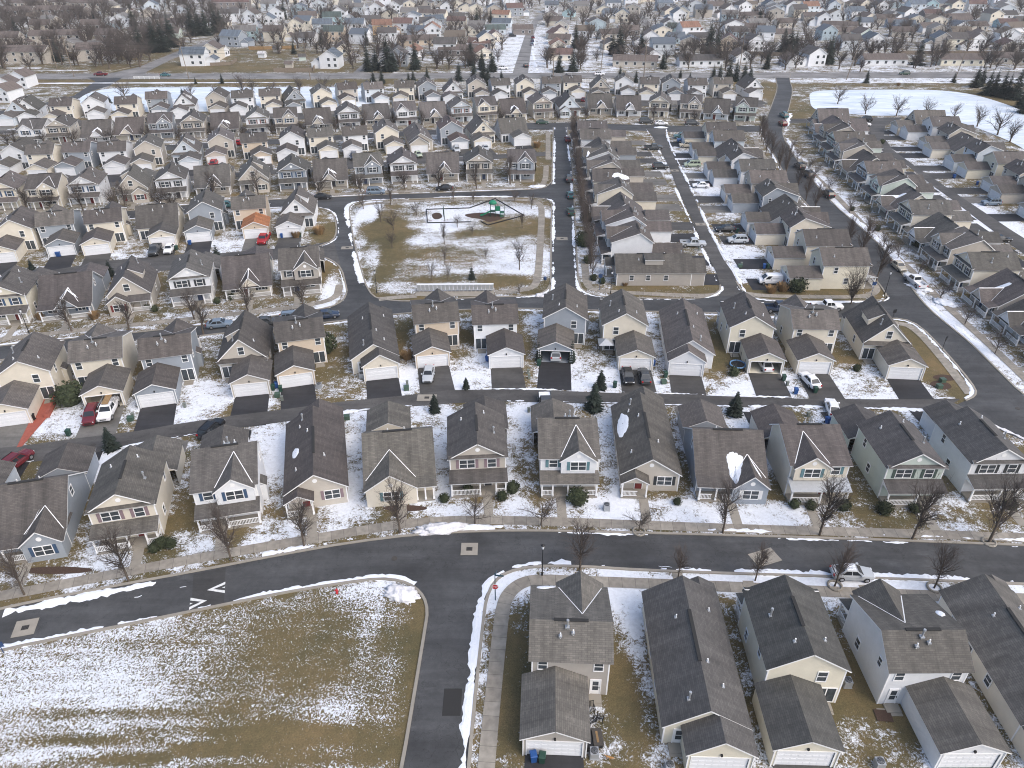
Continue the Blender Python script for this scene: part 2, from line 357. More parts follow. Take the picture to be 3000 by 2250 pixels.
def groof(a, x0, x1, y0, y1, ze, zr, along='y', oh=.32, e0=None, e1=None, off=.5, dz=.10):
    """two thick slabs; e0/e1 overhang past the ends of the ridge"""
    e0 = oh if e0 is None else e0; e1 = oh if e1 is None else e1
    if along == 'y':
        xr = x0 + (x1 - x0) * off; sl = (zr - ze) / (xr - x0); sr = (zr - ze) / (x1 - xr); Y0, Y1 = y0 - e0, y1 + e1
        L = (x0 - oh, ze - sl * oh + dz); RR = (x1 + oh, ze - sr * oh + dz)
        a.slab((L[0], Y1, L[1]), (L[0], Y0, L[1]), (xr, Y0, zr + dz), (xr, Y1, zr + dz))
        a.slab((RR[0], Y0, RR[1]), (RR[0], Y1, RR[1]), (xr, Y1, zr + dz), (xr, Y0, zr + dz))
    else:
        yr = y0 + (y1 - y0) * off; s0 = (zr - ze) / (yr - y0); s1 = (zr - ze) / (y1 - yr); X0, X1 = x0 - e0, x1 + e1
        F = (y0 - oh, ze - s0 * oh + dz); B = (y1 + oh, ze - s1 * oh + dz)
        a.slab((X0, F[0], F[1]), (X1, F[0], F[1]), (X1, yr, zr + dz), (X0, yr, zr + dz))
        a.slab((X1, B[0], B[1]), (X0, B[0], B[1]), (X0, yr, zr + dz), (X1, yr, zr + dz))
def corners(a, w0, w1, y0, y1, ze):
    t = .025; k = .11
    for x, sx in ((w0, -1), (w1, 1)):
        for y, sy in ((y0, -1), (y1, 1)):
            a.box(min(x, x + sx * t), max(x, x + sx * t), min(y + sy * t, y - sy * k), max(y + sy * t, y - sy * k), 0, ze - .08, 1)
            a.box(min(x, x - sx * k), max(x, x - sx * k), min(y, y + sy * t), max(y, y + sy * t), 0, ze - .08, 1)
def garage_kit(GW, GL, ze, zr, open_door, lvl, roof_e1=0.0):
    """garage with its door end at y = GL (facing +y), open towards the house at y = 0"""
    a = MB(); h = GW / 2; dw, dh = 2.44, 2.2
    a.poly([(-h, GL, 0), (-h, 0, 0), (-h, 0, ze), (-h, GL, ze)]); a.poly([(h, 0, 0), (h, GL, 0), (h, GL, ze), (h, 0, ze)])
    a.poly([(-h, 0, ze), (h, 0, ze), (0, 0, zr)])
    for s in (-1, 1): a.poly([(s * h, GL, 0), (s * dw, GL, 0), (s * dw, GL, dh), (s * h, GL, ze)])
    a.poly([(-dw, GL, dh), (dw, GL, dh), (h, GL, ze), (0, GL, zr), (-h, GL, ze)])
    if open_door:
        a.poly([(-h, .05, 0), (h, .05, 0), (h, .05, ze), (-h, .05, ze)]); a.poly([(-h, 0, .03), (h, 0, .03), (h, GL, .03), (-h, GL, .03)])
        a.box(-dw + .1, -dw + .9, .3, .9, 0.03, 1.4); a.box(dw - .8, dw - .1, 1, 2.2, .03, 1.0)
    wall = a.mesh('garage', ['siding'])
    r = MB(); groof(r, -h, h, 0, GL, ze, zr, 'y', .28, roof_e1, .28); roof = r.mesh('garage_roof', ['roof', 'trim'])
    d = MB(); t = .12
    d.box(-dw - t, -dw, GL - .02, GL + .05, 0, dh); d.box(dw, dw + t, GL - .02, GL + .05, 0, dh); d.box(-dw - t, dw + t, GL - .02, GL + .05, dh, dh + t)
    fr = d.mesh('door_frame', ['trim'])
    kids = [('garage_roof', roof, (0, 0, 0), 0, 'roof', []), ('door_frame', fr, (0, 0, 0), 0, None, [])]
    g = MB()
    if open_door: g.box(-dw, dw, GL - 2.3, GL - .1, dh - .06, dh)
    else:
        for k in range(4): g.box(-dw, dw, GL - .14, GL - .09, k * dh / 4 + (.0 if k == 0 else .012), (k + 1) * dh / 4 - .012)
        g.box(-dw, dw, GL - .16, GL - .14, 0, dh)
        if lvl > 1:
            for k in range(4):
                for j in range(8): xx = -dw + (j + .5) * 2 * dw / 8; g.box(xx - .24, xx + .24, GL - .09, GL - .075, k * dh / 4 + .12, (k + 1) * dh / 4 - .12)
    kids.append(('garage_door', g.mesh('garage_door', ['gdoor']), (0, 0, 0), 0, None, []))
    if lvl > 1:
        l = MB(); l.box(-.08, .08, GL, GL + .16, dh + .35, dh + .6); kids.append(('wall_lamp', l.mesh('wall_lamp', ['black']), (0, 0, 0), 0, None, []))
        for s in (-1, 1): dn = MB(); dn.box(s * (h - .05) - .05, s * (h - .05) + .05, GL, GL + .09, 0, ze - .15); kids.append(('downspout', dn.mesh('downspout', ['trim']), (0, 0, 0), 0, None, []))
    return wall, kids
def porch_kit(x0, x1, dep, zt, zb, lvl, gap=None, metal=False):
    """shed roofed porch in front of y = 0"""
    out = []; r = MB(); r.slab((x0 - .2, -dep - .25, zb), (x1 + .2, -dep - .25, zb), (x1 + .2, -.02, zt), (x0 - .2, -.02, zt), .12)
    for x in (x0 - .1, x1 + .1): r.poly([(x, -dep - .1, zb - .1), (x, -.02, zb - .1), (x, -.02, zt - .12)], 1)
    out.append(('porch_roof', r.mesh('porch_roof', ['metal' if metal else 'roof', 'trim']), (0, 0, 0), 0, None if metal else 'roof', []))
    f = MB(); f.box(x0, x1, -dep, -.01, 0, .3); out.append(('porch_floor', f.mesh('porch_floor', ['conc']), (0, 0, 0), 0, None, []))
    pm = cached(('post', round(zb, 2)), lambda: post(zb - .12))
    xs = [x0 + .1, x1 - .1] + ([gap[0], gap[1]] if gap else [])
    for x in xs: out.append(('porch_post', pm, (x, -dep + .1, .3), 0, None, []))
    if lvl > 1:
        for a0, a1 in ([(x0 + .1, gap[0]), (gap[1], x1 - .1)] if gap else [(x0 + .1, x1 - .1)]):
            if a1 - a0 > .5:
                b = MB(); b.box(a0, a1, -dep + .06, -dep + .14, 1.14, 1.22); b.box(a0, a1, -dep + .07, -dep + .13, .42, .48)
                n = int((a1 - a0) / .17)
                for k in range(1, n): xx = a0 + (a1 - a0) * k / n; b.box(xx - .03, xx + .03, -dep + .08, -dep + .12, .48, 1.14)
                out.append(('porch_railing', b.mesh('porch_railing', ['trim']), (0, 0, 0), 0, None, []))
        b = MB(); b.box(x1 - .14, x1 - .06, -dep + .15, -.05, 1.14, 1.22)
        for k in range(1, 9): yy = -dep + .15 + (dep - .2) * k / 9; b.box(x1 - .12, x1 - .08, yy - .03, yy + .03, .4, 1.14)
        out.append(('porch_railing', b.mesh('porch_railing', ['trim']), (0, 0, 0), 0, None, []))
    return out
def post(h):
    a = MB(); a.box(-.09, .09, -.09, .09, 0, h - .3); a.box(-.13, .13, -.13, .13, 0, .25); a.box(-.12, .12, -.12, .12, h - .45, h - .3); return a.mesh('porch_post', ['trim'])
def vents(pts):
    out = []
    vm = cached('vent', lambda: ventm())
    for x, y, z in pts: out.append(('vent_pipe', vm, (x, y, z), 0, None, []))
    return out
def ventm():
    a = MB(); a.tube((0, 0, -.3), (0, 0, .42), .075, .075, 8, 0, True); a.box(-.16, .16, -.16, .16, -.12, .06, 1); return a.mesh('vent_pipe', ['trim', 'metal'])
def flue():
    a = MB(); a.tube((0, 0, -.3), (0, 0, .8), .09, .09, 8, 0, True); a.tube((0, 0, .8), (0, 0, .98), .15, .13, 8, 0, True); a.box(-.2, .2, -.2, .2, -.12, .05, 0); return a.mesh('flue', ['metal'])
def disc(rad, seg=14):
    a = MB(); a.loft([[(rad * math.cos(t), -.03 * k, rad * math.sin(t)) for t in [2 * math.pi * i / seg for i in range(seg)]] for k in (0, 1)]); return a.mesh('gable_vent', ['trim'])
DIM = dict(A=(7.2, 9.0, 5.1, 7.25, 6.4), B=(7.3, 8.6, 5.1, 7.1, 6.4), C=(7.4, 15.0, 2.9, 5.3, 2.6), D=(8.6, 10.4, 2.9, 6.4, 5.4), E=(7.4, 10.0, 3.5, 7.0, 6.0))
GOFF = 1.45
def house_kit(typ, gs, lvl, opt=()):
    W, D, ze, zr, GL = DIM[typ]; h = W / 2; K = []; gx = gs * (GOFF if typ != 'C' else 1.0); GW = 5.7
    body = MB(); roof = MB(); fl = cached('flue', flue); gv = cached('gv', lambda: disc(.3))
    metal = 'metalporch' in opt; rv = None
    if typ in 'ACE':
        slope = (zr - ze) / h
        gwall(body, -h, h, 0, D, ze, zr, 'y'); groof(roof, -h, h, 0, D, ze, zr, 'y')
        rv = ((-.12, .22, D * .28, D * .68, zr + .08, zr + .16))
    else:
        off = .68 if typ == 'B' else .5; yr = D * off
        gwall(body, -h, h, 0, D, ze, zr, 'x', off=off); groof(roof, -h, h, 0, D, ze, zr, 'x', off=off)
        rv = (-h * .45, h * .45, yr - .22, yr + .12, zr + .08, zr + .16)
    b = MB(); b.box(*rv); K.append(('ridge_vent', b.mesh('ridge_vent', ['dark']), (0, 0, 0), 0, None, []))
    if typ == 'A':
        K += win(-h * .38, 0, 4.0, 1.9, 1.25, 0, 2, lvl, True) + win(h * .5, 0, 4.0, 1.0, 1.25, 0, 1, lvl, True)
        K += win(-h * .4, 0, 1.75, 1.7, 1.3, 0, 2, lvl) + door(h * .35, 0, .3, 0, 'front_door')
        roof.slab((-h - .15, -.5, ze + .08), (h + .15, -.5, ze + .08), (h + .15, .0, ze + .32), (-h - .15, .0, ze + .32), .10)   # pent return under the gable
        K += porch_kit(-h + .05, h - .05, 1.9, 3.15, 2.5, lvl, (h * .05, h * .62), metal)
        K.append(('gable_vent', gv, (0, -.01, ze + 1.1), 0, None, []))
        K += win(-gs * h * .42, D, 3.9, .85, 1.3, math.pi, 1, lvl) + door(-gs * h * .66, D, .15, math.pi, 'patio_door')
        K += win(h, D * .72, 4.0, .7, 1.2, math.pi / 2, 1, lvl) + win(-h, D * .72, 4.0, .7, 1.2, -math.pi / 2, 1, lvl)
        if lvl > 1: K += win(h, D * .3, 1.7, .8, 1.2, math.pi / 2, 1, lvl) + win(-h, D * .45, 1.7, .8, 1.2, -math.pi / 2, 1, lvl)
        K += vents([(-h * .55, D * .75, zr - h * .55 * slope + .1), (h * .3, D * .82, zr - h * .3 * slope + .1)])
        K.append(('flue', fl, (h * .62, D * .42, zr - h * .62 * slope + .1), 0, None, []))
    if typ == 'B':
        s0 = (zr - ze) / (D * .68); cw = 4.4; cx = h - cw / 2 - .34 if 'flip' not in opt else -h + cw / 2 + .34; sg = 1 if cx > 0 else -1; czr = ze + 1.62
        body.poly([(cx - cw / 2, -.6, 3.0), (cx + cw / 2, -.6, 3.0), (cx + cw / 2, -.6, ze), (cx, -.6, czr), (cx - cw / 2, -.6, ze)])
        for x in (cx - cw / 2, cx + cw / 2): body.poly([(x, -.6, 3.0), (x, 0, 3.0), (x, .9, ze + .1), (x, -.6, ze)])
        body.poly([(cx - cw / 2, -.6, 3.0), (cx + cw / 2, -.6, 3.0), (cx + cw / 2, 0, 3.0), (cx - cw / 2, 0, 3.0)])
        groof(roof, cx - cw / 2, cx + cw / 2, -.6, (czr - ze) / s0 + .35, ze, czr, 'y', .26, .26, 0)
        K += win(cx, -.6, 4.2, 1.9, 1.25, 0, 2, lvl, True) + win(-sg * h * .56, 0, 4.15, 1.0, 1.1, 0, 1, lvl, True)
        K.append(('gable_vent', gv, (cx, -.61, ze + .62), 0, None, []))
        K += win(sg * h * .42, 0, 1.75, 1.7, 1.3, 0, 2, lvl) + door(-sg * h * .3, 0, .3, 0, 'front_door')
        K += porch_kit(-h + .05, h - .05, 1.9, 3.05, 2.45, lvl, tuple(sorted((-sg * h * .05, -sg * h * .58))), metal)
        for s in (-1, 1):
            if s != gs or typ == 'B': K += win(s * h * .72, D, 4.2, .8, 1.2, math.pi, 1, lvl)
        K += door(-gs * h * .68, D, .15, math.pi, 'back_door' if 'back' in opt else 'patio_door')
        K += win(-gs * h, D * .8, 4.0, .6, 1.0, -gs * math.pi / 2, 1, lvl)
        if lvl > 1: K += win(h, D * .35, 1.7, .8, 1.2, math.pi / 2, 1, lvl)
        s1 = (zr - ze) / (D * .32)
        K += vents([(-h * .05, D * .80, zr - D * .08 * s1 + .1), (h * .28, D * .83, zr - D * .11 * s1 + .1)])
        K.append(('flue', fl, (h * .1, D * .75, zr - D * .03 * s1 + .1), 0, None, []))
    if typ == 'C':
        slope = (zr - ze) / h
        pw = 3.3; px = -h + pw / 2 - .1; pz = ze + .95
        groof(roof, px - pw / 2, px + pw / 2, -1.7, .25, 2.62, 2.62 + .95, 'y', .22, .2, 0)
        body.poly([(px - pw / 2, -1.65, 2.55), (px + pw / 2, -1.65, 2.55), (px, -1.65, 3.5)])
        f = MB(); f.box(px - pw / 2, px + pw / 2, -1.7, -.01, 0, .3); K.append(('porch_floor', f.mesh('porch_floor', ['conc']), (0, 0, 0), 0, None, []))
        pm = cached(('post', 2.5), lambda: post(2.38))
        for x in (px - pw / 2 + .1, px + pw / 2 - .1): K.append(('porch_post', pm, (x, -1.6, .3), 0, None, []))
        if lvl > 1:
            q = MB(); a0, a1 = px - pw / 2 + .1, px + .4; q.box(a0, a1, -1.64, -1.56, 1.14, 1.22); q.box(a0, a1, -1.63, -1.57, .42, .48)
            for k in range(1, 12): xx = a0 + (a1 - a0) * k / 12; q.box(xx - .03, xx + .03, -1.62, -1.58, .48, 1.14)
            K.append(('porch_railing', q.mesh('porch_railing', ['trim']), (0, 0, 0), 0, None, []))
        K += win(h * .5, 0, 1.7, 1.8, 1.3, 0, 2, lvl, True) + win(px - .8, 0, 1.8, .9, 1.0, 0, 1, lvl) + door(px + .7, 0, .3, 0, 'front_door')
        K.append(('gable_vent', gv, (0, -.01, ze + 1.3), 0, None, []))
        K += door(-gs * h * .62, D, .1, math.pi, 'back_door')
        for y in (.2, .42, .66): K += win(-h, D * y, 1.7, .8, 1.1, -math.pi / 2, 1, lvl) + win(h, D * y, 1.7, .8, 1.1, math.pi / 2, 1, lvl)
        K += vents([(-h * .5, D * .8, zr - h * .5 * slope + .1), (h * .35, D * .3, zr - h * .35 * slope + .1), (-h * .2, D * .66, zr - h * .2 * slope + .1), (-h * .62, D * .2, zr - h * .62 * slope + .1)])
        K.append(('flue', fl, (-gs * h * .4, D * .9, zr - h * .4 * slope + .1), 0, None, []))
        if 'dormer' in opt:
            s = 1 if 'dright' in opt else -1
            x1 = h * .62; zz = zr - x1 * slope + 1.2
            body.poly([(s * x1, D * .38, zr - x1 * slope - .1), (s * x1, D * .62, zr - x1 * slope - .1), (s * x1, D * .62, zz), (s * x1, D * .38, zz)])
            for y in (D * .38, D * .62): body.poly([(s * x1, y, zr - x1 * slope - .1), (s * x1, y, zz), (s * .1, y, zr)])
            roof.slab((s * (x1 + .25), D * .38 - .15, zz + .02), (s * (x1 + .25), D * .62 + .15, zz + .02), (s * .05, D * .62 + .15, zr + .2), (s * .05, D * .38 - .15, zr + .2), .12)
    if typ == 'D':
        s0 = (zr - ze) / (D * .5)
        roof.slab((-h - .3, -2.0, 2.52), (h + .3, -2.0, 2.52), (h + .3, -.2, ze - s0 * .25 + .16), (-h - .3, -.2, ze - s0 * .25 + .16), .12)
        f = MB(); f.box(-h + .05, h - .05, -1.8, -.01, 0, .3); K.append(('porch_floor', f.mesh('porch_floor', ['conc']), (0, 0, 0), 0, None, []))
        sg = -1 if 'flip' in opt else 1
        if 'bay' in opt:                                              # room under a front gable
            cw = 6.3 if 'wide' in opt else 4.2; cx = sg * (h - cw / 2); czr = 4.95 if 'wide' in opt else 4.5
            body.poly([(cx - cw / 2, -2.0, 0), (cx + cw / 2, -2.0, 0), (cx + cw / 2, -2.0, 2.75), (cx, -2.0, czr), (cx - cw / 2, -2.0, 2.75)])
            for x in (cx - cw / 2, cx + cw / 2): body.poly([(x, -2.0, 0), (x, .0, 0), (x, .0, 2.75), (x, -2.0, 2.75)])
            K += win(cx, -2.0, 1.55, 1.9, 1.3, 0, 2, lvl, True); K.append(('gable_vent', gv, (cx, -2.01, 3.3), 0, None, []))
            a0, a1 = sorted((-sg * (h - .1), cx - sg * cw / 2)); y0 = -2.0
        else:
            cw = 3.6; cx = sg * h * .1; czr = 4.6; a0, a1 = -h + .1, h - .1; y0 = -1.95
            body.poly([(cx - cw / 2, y0, 2.75), (cx + cw / 2, y0, 2.75), (cx, y0, czr)])
            K += win(h * .55, 0, 1.7, 1.2, 1.3, 0, 2, lvl, lvl > 1)
        groof(roof, cx - cw / 2, cx + cw / 2, y0, (czr - ze) / s0 + .4, 2.75, czr, 'y', .25, .25, 0)
        pm = cached(('post', 2.4), lambda: post(2.12))
        for x in (a0 + .05, (a0 + a1) / 2, a1 - .05): K.append(('porch_post', pm, (x, -1.7, .3), 0, None, []))
        if lvl > 1:
            for q0, q1 in ((a0 + .05, (a0 + a1) / 2 - .5), ((a0 + a1) / 2 + .7, a1 - .05)):
                if q1 - q0 > .6:
                    q = MB(); q.box(q0, q1, -1.74, -1.66, 1.14, 1.22); q.box(q0, q1, -1.73, -1.67, .42, .48); n = int((q1 - q0) / .17)
                    for k in range(1, n): xx = q0 + (q1 - q0) * k / n; q.box(xx - .03, xx + .03, -1.72, -1.68, .48, 1.14)
                    K.append(('porch_railing', q.mesh('porch_railing', ['trim']), (0, 0, 0), 0, None, []))
        K += win(-sg * h * .6, 0, 1.7, 1.5, 1.3, 0, 2, lvl) + door(-sg * h * .12, 0, .3, 0, 'front_door')
        K += door(-gs * h * .7, D, .1, math.pi, 'patio_door') + win(-gs * h, D * .7, 1.7, .8, 1.2, -gs * math.pi / 2, 1, lvl)
        K += win(h, D * .5, 4.2, .8, 1.2, math.pi / 2, 1, lvl) + win(-h, D * .5, 4.2, .8, 1.2, -math.pi / 2, 1, lvl)
        K += vents([(-h * .3, D * .58, zr - D * .08 * s0 + .1), (h * .2, D * .64, zr - D * .14 * s0 + .1)])
    if typ == 'E':
        slope = (zr - ze) / h; s = gs if 'dsame' in opt else -gs
        roof.slab((-h - .2, D + .9, ze - .55), (h + .2, D + .9, ze - .55), (h + .2, D - .02, ze + .1), (-h - .2, D - .02, ze + .1), .12) if False else None
        x1 = h * .66; zb = zr - x1 * slope; zz = zb + 1.15; y0, y1 = D * .34, D * .66
        body.poly([(s * x1, y0, zb - .1), (s * x1, y1, zb - .1), (s * x1, y1, zz), (s * x1, y0, zz)])
        for y in (y0, y1): body.poly([(s * x1, y, zb - .1), (s * x1, y, zz), (s * .15, y, zr - .1)])
        roof.slab((s * (x1 + .25), y0 - .15, zz + .03), (s * (x1 + .25), y1 + .15, zz + .03), (s * .08, y1 + .15, zr + .16), (s * .08, y0 - .15, zr + .16), .12)
        roof.slab((h + .2, D + .75, ze - .35), (-h - .2, D + .75, ze - .35), (-h - .2, D + .01, ze + .15), (h + .2, D + .01, ze + .15), .10)   # pent strip over the back wall
        K += win(0, D, 4.85, .85, 1.3, math.pi, 1, lvl) + door(-gs * h * .68, D, .15, math.pi, 'patio_door')
        K += win(0, 0, 4.75, .95, 1.3, 0, 1, lvl) + win(-h, D * .6, 1.8, .8, 1.2, -math.pi / 2, 1, lvl) + win(h, D * .6, 1.8, .8, 1.2, math.pi / 2, 1, lvl)
        cw = 3.7; cx = -h + cw / 2 if 'flip' in opt else h - cw / 2; sg = 1 if cx > 0 else -1; czr = 3.9
        body.poly([(cx - cw / 2, -1.6, 0), (cx + cw / 2, -1.6, 0), (cx + cw / 2, -1.6, 2.6), (cx, -1.6, czr), (cx - cw / 2, -1.6, 2.6)])
        for x in (cx - cw / 2, cx + cw / 2): body.poly([(x, -1.6, 0), (x, 0, 0), (x, 0, 2.6), (x, -1.6, 2.6)])
        groof(roof, cx - cw / 2, cx + cw / 2, -1.6, .1, 2.6, czr, 'y', .25, .25, 0)
        K += win(cx, -1.6, 1.5, 1.8, 1.25, 0, 2, lvl, True)
        a0, a1 = sorted((-sg * (h - .05), cx - sg * cw / 2)); K += [k for k in porch_kit(a0, a1, 1.5, 3.2, 2.55, lvl)]
        K += door((a0 + a1) / 2 - .3 * sg, 0, .3, 0, 'front_door')
        K += vents([(-s * h * .5, D * .8, zr - h * .5 * slope + .1)]); K.append(('flue', fl, (s * h * .3, D * .85, zr - h * .3 * slope + .1), 0, None, []))
    if typ in 'BD':
        s_ = (zr - ze) / (D * (.68 if typ == 'B' else .5)); zc = ze if typ == 'B' else 2.75; yt = (czr - ze) / s_; yb = (zc - ze) / s_
        for q_ in (-1, 1):
            A_ = Vector((cx + q_ * cw / 2, yb, zc + .125)); B_ = Vector((cx, yt, czr + .125)); v_ = MB(); v_.poly([A_ - Vector((.05, 0, 0)), A_ + Vector((.05, 0, 0)), B_ + Vector((.05, 0, 0)), B_ - Vector((.05, 0, 0))]); K.append(('valley_flashing', v_.mesh('valley_flashing', ['metal' if False else 'trim']), (0, 0, .02), 0, None, []))
    if 'bump' in opt:                                                # small gas fireplace bump-out on the side wall
        s = -gs; a = MB(); x0, x1 = sorted((s * h, s * (h + .65))); a.box(x0, x1, D * .32, D * .32 + 1.6, 0, 2.5, 0)
        q = MB(); q.slab((s * (h + .8), D * .32 - .1, 2.45), (s * (h + .8), D * .32 + 1.7, 2.45), (s * h, D * .32 + 1.7, 3.0), (s * h, D * .32 - .1, 3.0), .1)
        K.append(('fireplace_bay', a.mesh('fireplace_bay', ['siding']), (0, 0, 0), 0, 'wall', [('bay_roof', q.mesh('bay_roof', ['roof', 'trim']), (0, 0, 0), 0, 'roof', [])]))
    corners(body, -h, h, 0, D, ze)
    K.append(('wall', body.mesh('wall', ['siding', 'trim']), (0, 0, 0), 0, 'wall', [])); K.append(('roof', roof.mesh('roof', ['roof', 'trim']), (0, 0, 0), 0, 'roof', []))
    # garage
    od = 'open' in opt; gl = GL; ge, gz = (2.7, 4.0) if typ != 'C' else (2.86, 2.86 + 2.85 * (DIM['C'][3] - 2.9) / 3.7)
    if typ == 'C': gx = gs * (h - 2.85 - .02)
    gw, gk = cached(('gar', typ, lvl, od), lambda: garage_kit(GW, gl, ge, gz, od, lvl, 0.0))
    K.append(('garage', gw, (gx, D, 0), 0, 'wall', gk))
    if lvl > 1:
        s = MB(); s.box(-.7, .7, 0, 1.0, 0, .15); s.box(-.7, .7, 1.0, 1.3, 0, .07)
        K.append(('back_step', s.mesh('back_step', ['conc']), (-gs * h * .66, D + .02, 0), 0, None, []))
    return K, gx
WC = dict(w=(.70, .72, .75), c=(.67, .625, .535), b=(.30, .335, .38), t=(.55, .465, .37), g=(.49, .455, .405), k=(.40, .375, .345), p=(.50, .57, .53), l=(.56, .62, .68), y=(.68, .645, .54))
WN = dict(w='white', c='cream', b='blue grey', t='tan', g='beige', k='greige', p='pale green', l='pale blue', y='pale yellow')
TN = dict(A='front gabled house', B='cross gabled house', C='long low house', D='broad roofed house', E='steep dormered house')
SHC = dict(k=(.04, .045, .05), b=(.05, .09, .16), r=(.20, .10, .09), p=(.24, .18, .20), t=(.12, .22, .25), w=(.7, .7, .7), g=(.07, .10, .09), m=(.16, .03, .03))
ROOFC = (.094, .086, .080)
SPOTS = []; REF = []
RNG = random.Random(7)
def rot2(p, a): c, s = math.cos(a), math.sin(a); return (p[0] * c - p[1] * s, p[0] * s + p[1] * c)
def house(P, rz, typ, gs, col, lvl, label, group, anchor='front', opt=(), roofc=None, shut=None, groof_c=None):
    W, D, ze, zr, GL = DIM[typ]
    kit, gx = cached((typ, gs, lvl, tuple(sorted(opt))), lambda: house_kit(typ, gs, lvl, opt))
    if anchor == 'garage': d = rot2((gx, D + GL), rz); P = (P[0] - d[0], P[1] - d[1])
    o = thing('house', label, 'house', (P[0], P[1], 0), rz, group)
    rc = roofc or ROOFC; k = RNG.uniform(.82, 1.18); rc = tuple(x * k * RNG.uniform(.97, 1.03) for x in rc)
    wc = WC[col]; k = RNG.uniform(.95, 1.05); wc = tuple(min(.85, x * k) for x in wc)
    cols = dict(wall=wc, roof=rc, shutter=SHC[shut or RNG.choice('kkkbgr')], door=RNG.choice([(.05, .05, .06), (.16, .03, .03), (.06, .08, .14), (.55, .53, .5)]))
    put(kit, o, cols)
    if groof_c:
        for ch in o.children:
            if ch.name.startswith('garage'):
                for g in ch.children:
                    if g.name.startswith('garage_roof'): g.color = (*groof_c, 1); g['label'] = 'orange brown shingles'
    SPOTS.append((o, P, rz, typ, gx))
    return o
# ------------------------------------------------------------------ rows of houses (survey points of garage doors or front porches)
ROWS = {}
def tangent(pts, i):
    a = max(0, i - 2); b = min(len(pts) - 1, i + 2)
    return math.atan2(pts[b][1] - pts[a][1], pts[b][0] - pts[a][0])
def row(key, face, spec, lvl, where, drive, group):
    """spec: (u, v, type, colour, garage side, options, extras)"""
    W = [G(s[0], s[1]) for s in spec]; hs = []
    n = len(spec)
    for i, s in enumerate(spec):
        th = tangent(W, i); ex = s[6] if len(s) > 6 else {}
        lv = ex.get('lvl', lvl); P = W[i]
        if face == 'front':
            d = rot2((0, 1.85), th); P = (P[0] + d[0], P[1] + d[1]); rz = th
        else: rz = th + math.pi
        lab = f"{WN[s[3]]} {TN[s[2]]}, {ex.get('nth') or NTH[i] + ' from the left'} {where}"
        if ex.get('lab'): lab = ex['lab']
        op = s[5] if len(s) > 5 else ()
        if lv > 1 and 'nobump' not in op and s[2] in 'AB' and i % 2 == 0: op = tuple(op) + ('bump',)
        o = house(P, rz, s[2], s[4], s[3], lv, lab, group, 'garage' if face == 'garage' else 'front', op, ex.get('roof'), ex.get('shut'), ex.get('groof'))
        hs.append(o); REF.append((P[0], P[1], f"{NTH[i]} house " + (where or 'south of the wide street'))); DR.append((len(SPOTS) - 1, drive, ex.get('drive'), face))
    ROWS[key] = W
    return hs
DR = []
DK, MD, LT = (.028, .028, .031), (.058, .056, .054), (.13, .125, .115)
row('i', 'garage', [(1197, 1633, 'B', 'k', 1, ('back', 'nobump', 'flip'), dict(lab='greige two storey house beside the stop sign corner with trash bins at its garage', roof=(.125, .115, .108), drive=DK)),
    (1549, 1668, 'C', 'y', -1, ('nobump',), dict(lab='long cream one storey house between the corner house and the cream gabled house', roof=(.085, .083, .08), drive=MD)),
    (1732, 1655, 'A', 'y', 1, ('nobump',), dict(lab='cream two storey gabled house beyond the long one storey house near the parked silver sedan', roof=(.085, .083, .08))),
    (2084, 1660, 'B', 'w', -1, ('back', 'nobump'), dict(lab='white two storey house with a small doormat patio and garage', roof=(.118, .11, .103))),
    (2290, 1662, 'C', 'c', 1, (), dict(lab='long house cut by the picture edge beside the white two storey house', roof=(.095, .09, .087)))], 2, '', 5, 'houses south of the wide street')
row('h', 'front', [(60, 1215, 'D', 'b', 1, ('bay', 'nobump'), dict(shut='b')), (280, 1188, 'A', 'c', 1, (), dict(shut='p')), (500, 1143, 'B', 'w', -1, (), dict(shut='b')), (690, 1115, 'C', 'g', 1, ('nobump',), dict(shut='p')),
    (868, 1088, 'D', 'c', -1, ('bay', 'flip', 'wide'), dict(shut='t')), (1035, 1073, 'A', 'g', 1, ('nobump',), dict(shut='p')), (1229, 1075, 'B', 'w', -1, (), dict(shut='t')), (1405, 1080, 'C', 'g', 1, (), dict(shut='k')),
    (1579, 1086, 'D', 'b', -1, ('bay',), dict(shut='w')), (1765, 1091, 'B', 'c', -1, ('flip', 'metalporch', 'bump', 'nobump'), dict(shut='t')), (1970, 1096, 'A', 'p', -1, (), dict(shut='g', roof=(.07, .068, .067))), (2150, 1085, 'A', 'w', 1, ('nobump',), dict(shut='k', roof=(.07, .068, .067)))],
    2, 'in the wide street porch row', 4, 'porch houses along the wide street')
_p = G(-178, 1262); house((_p[0] + .3, _p[1] + 1.8), R(11), 'D', 1, 'l', 2, 'pale blue house mostly cut off by the picture edge beside the blue grey porch house', 'porch houses along the wide street, cut', 'front', ('bay',))
DR.append((len(SPOTS) - 1, 4, None, 'front')); REF.append((_p[0], _p[1], 'cut off house'))
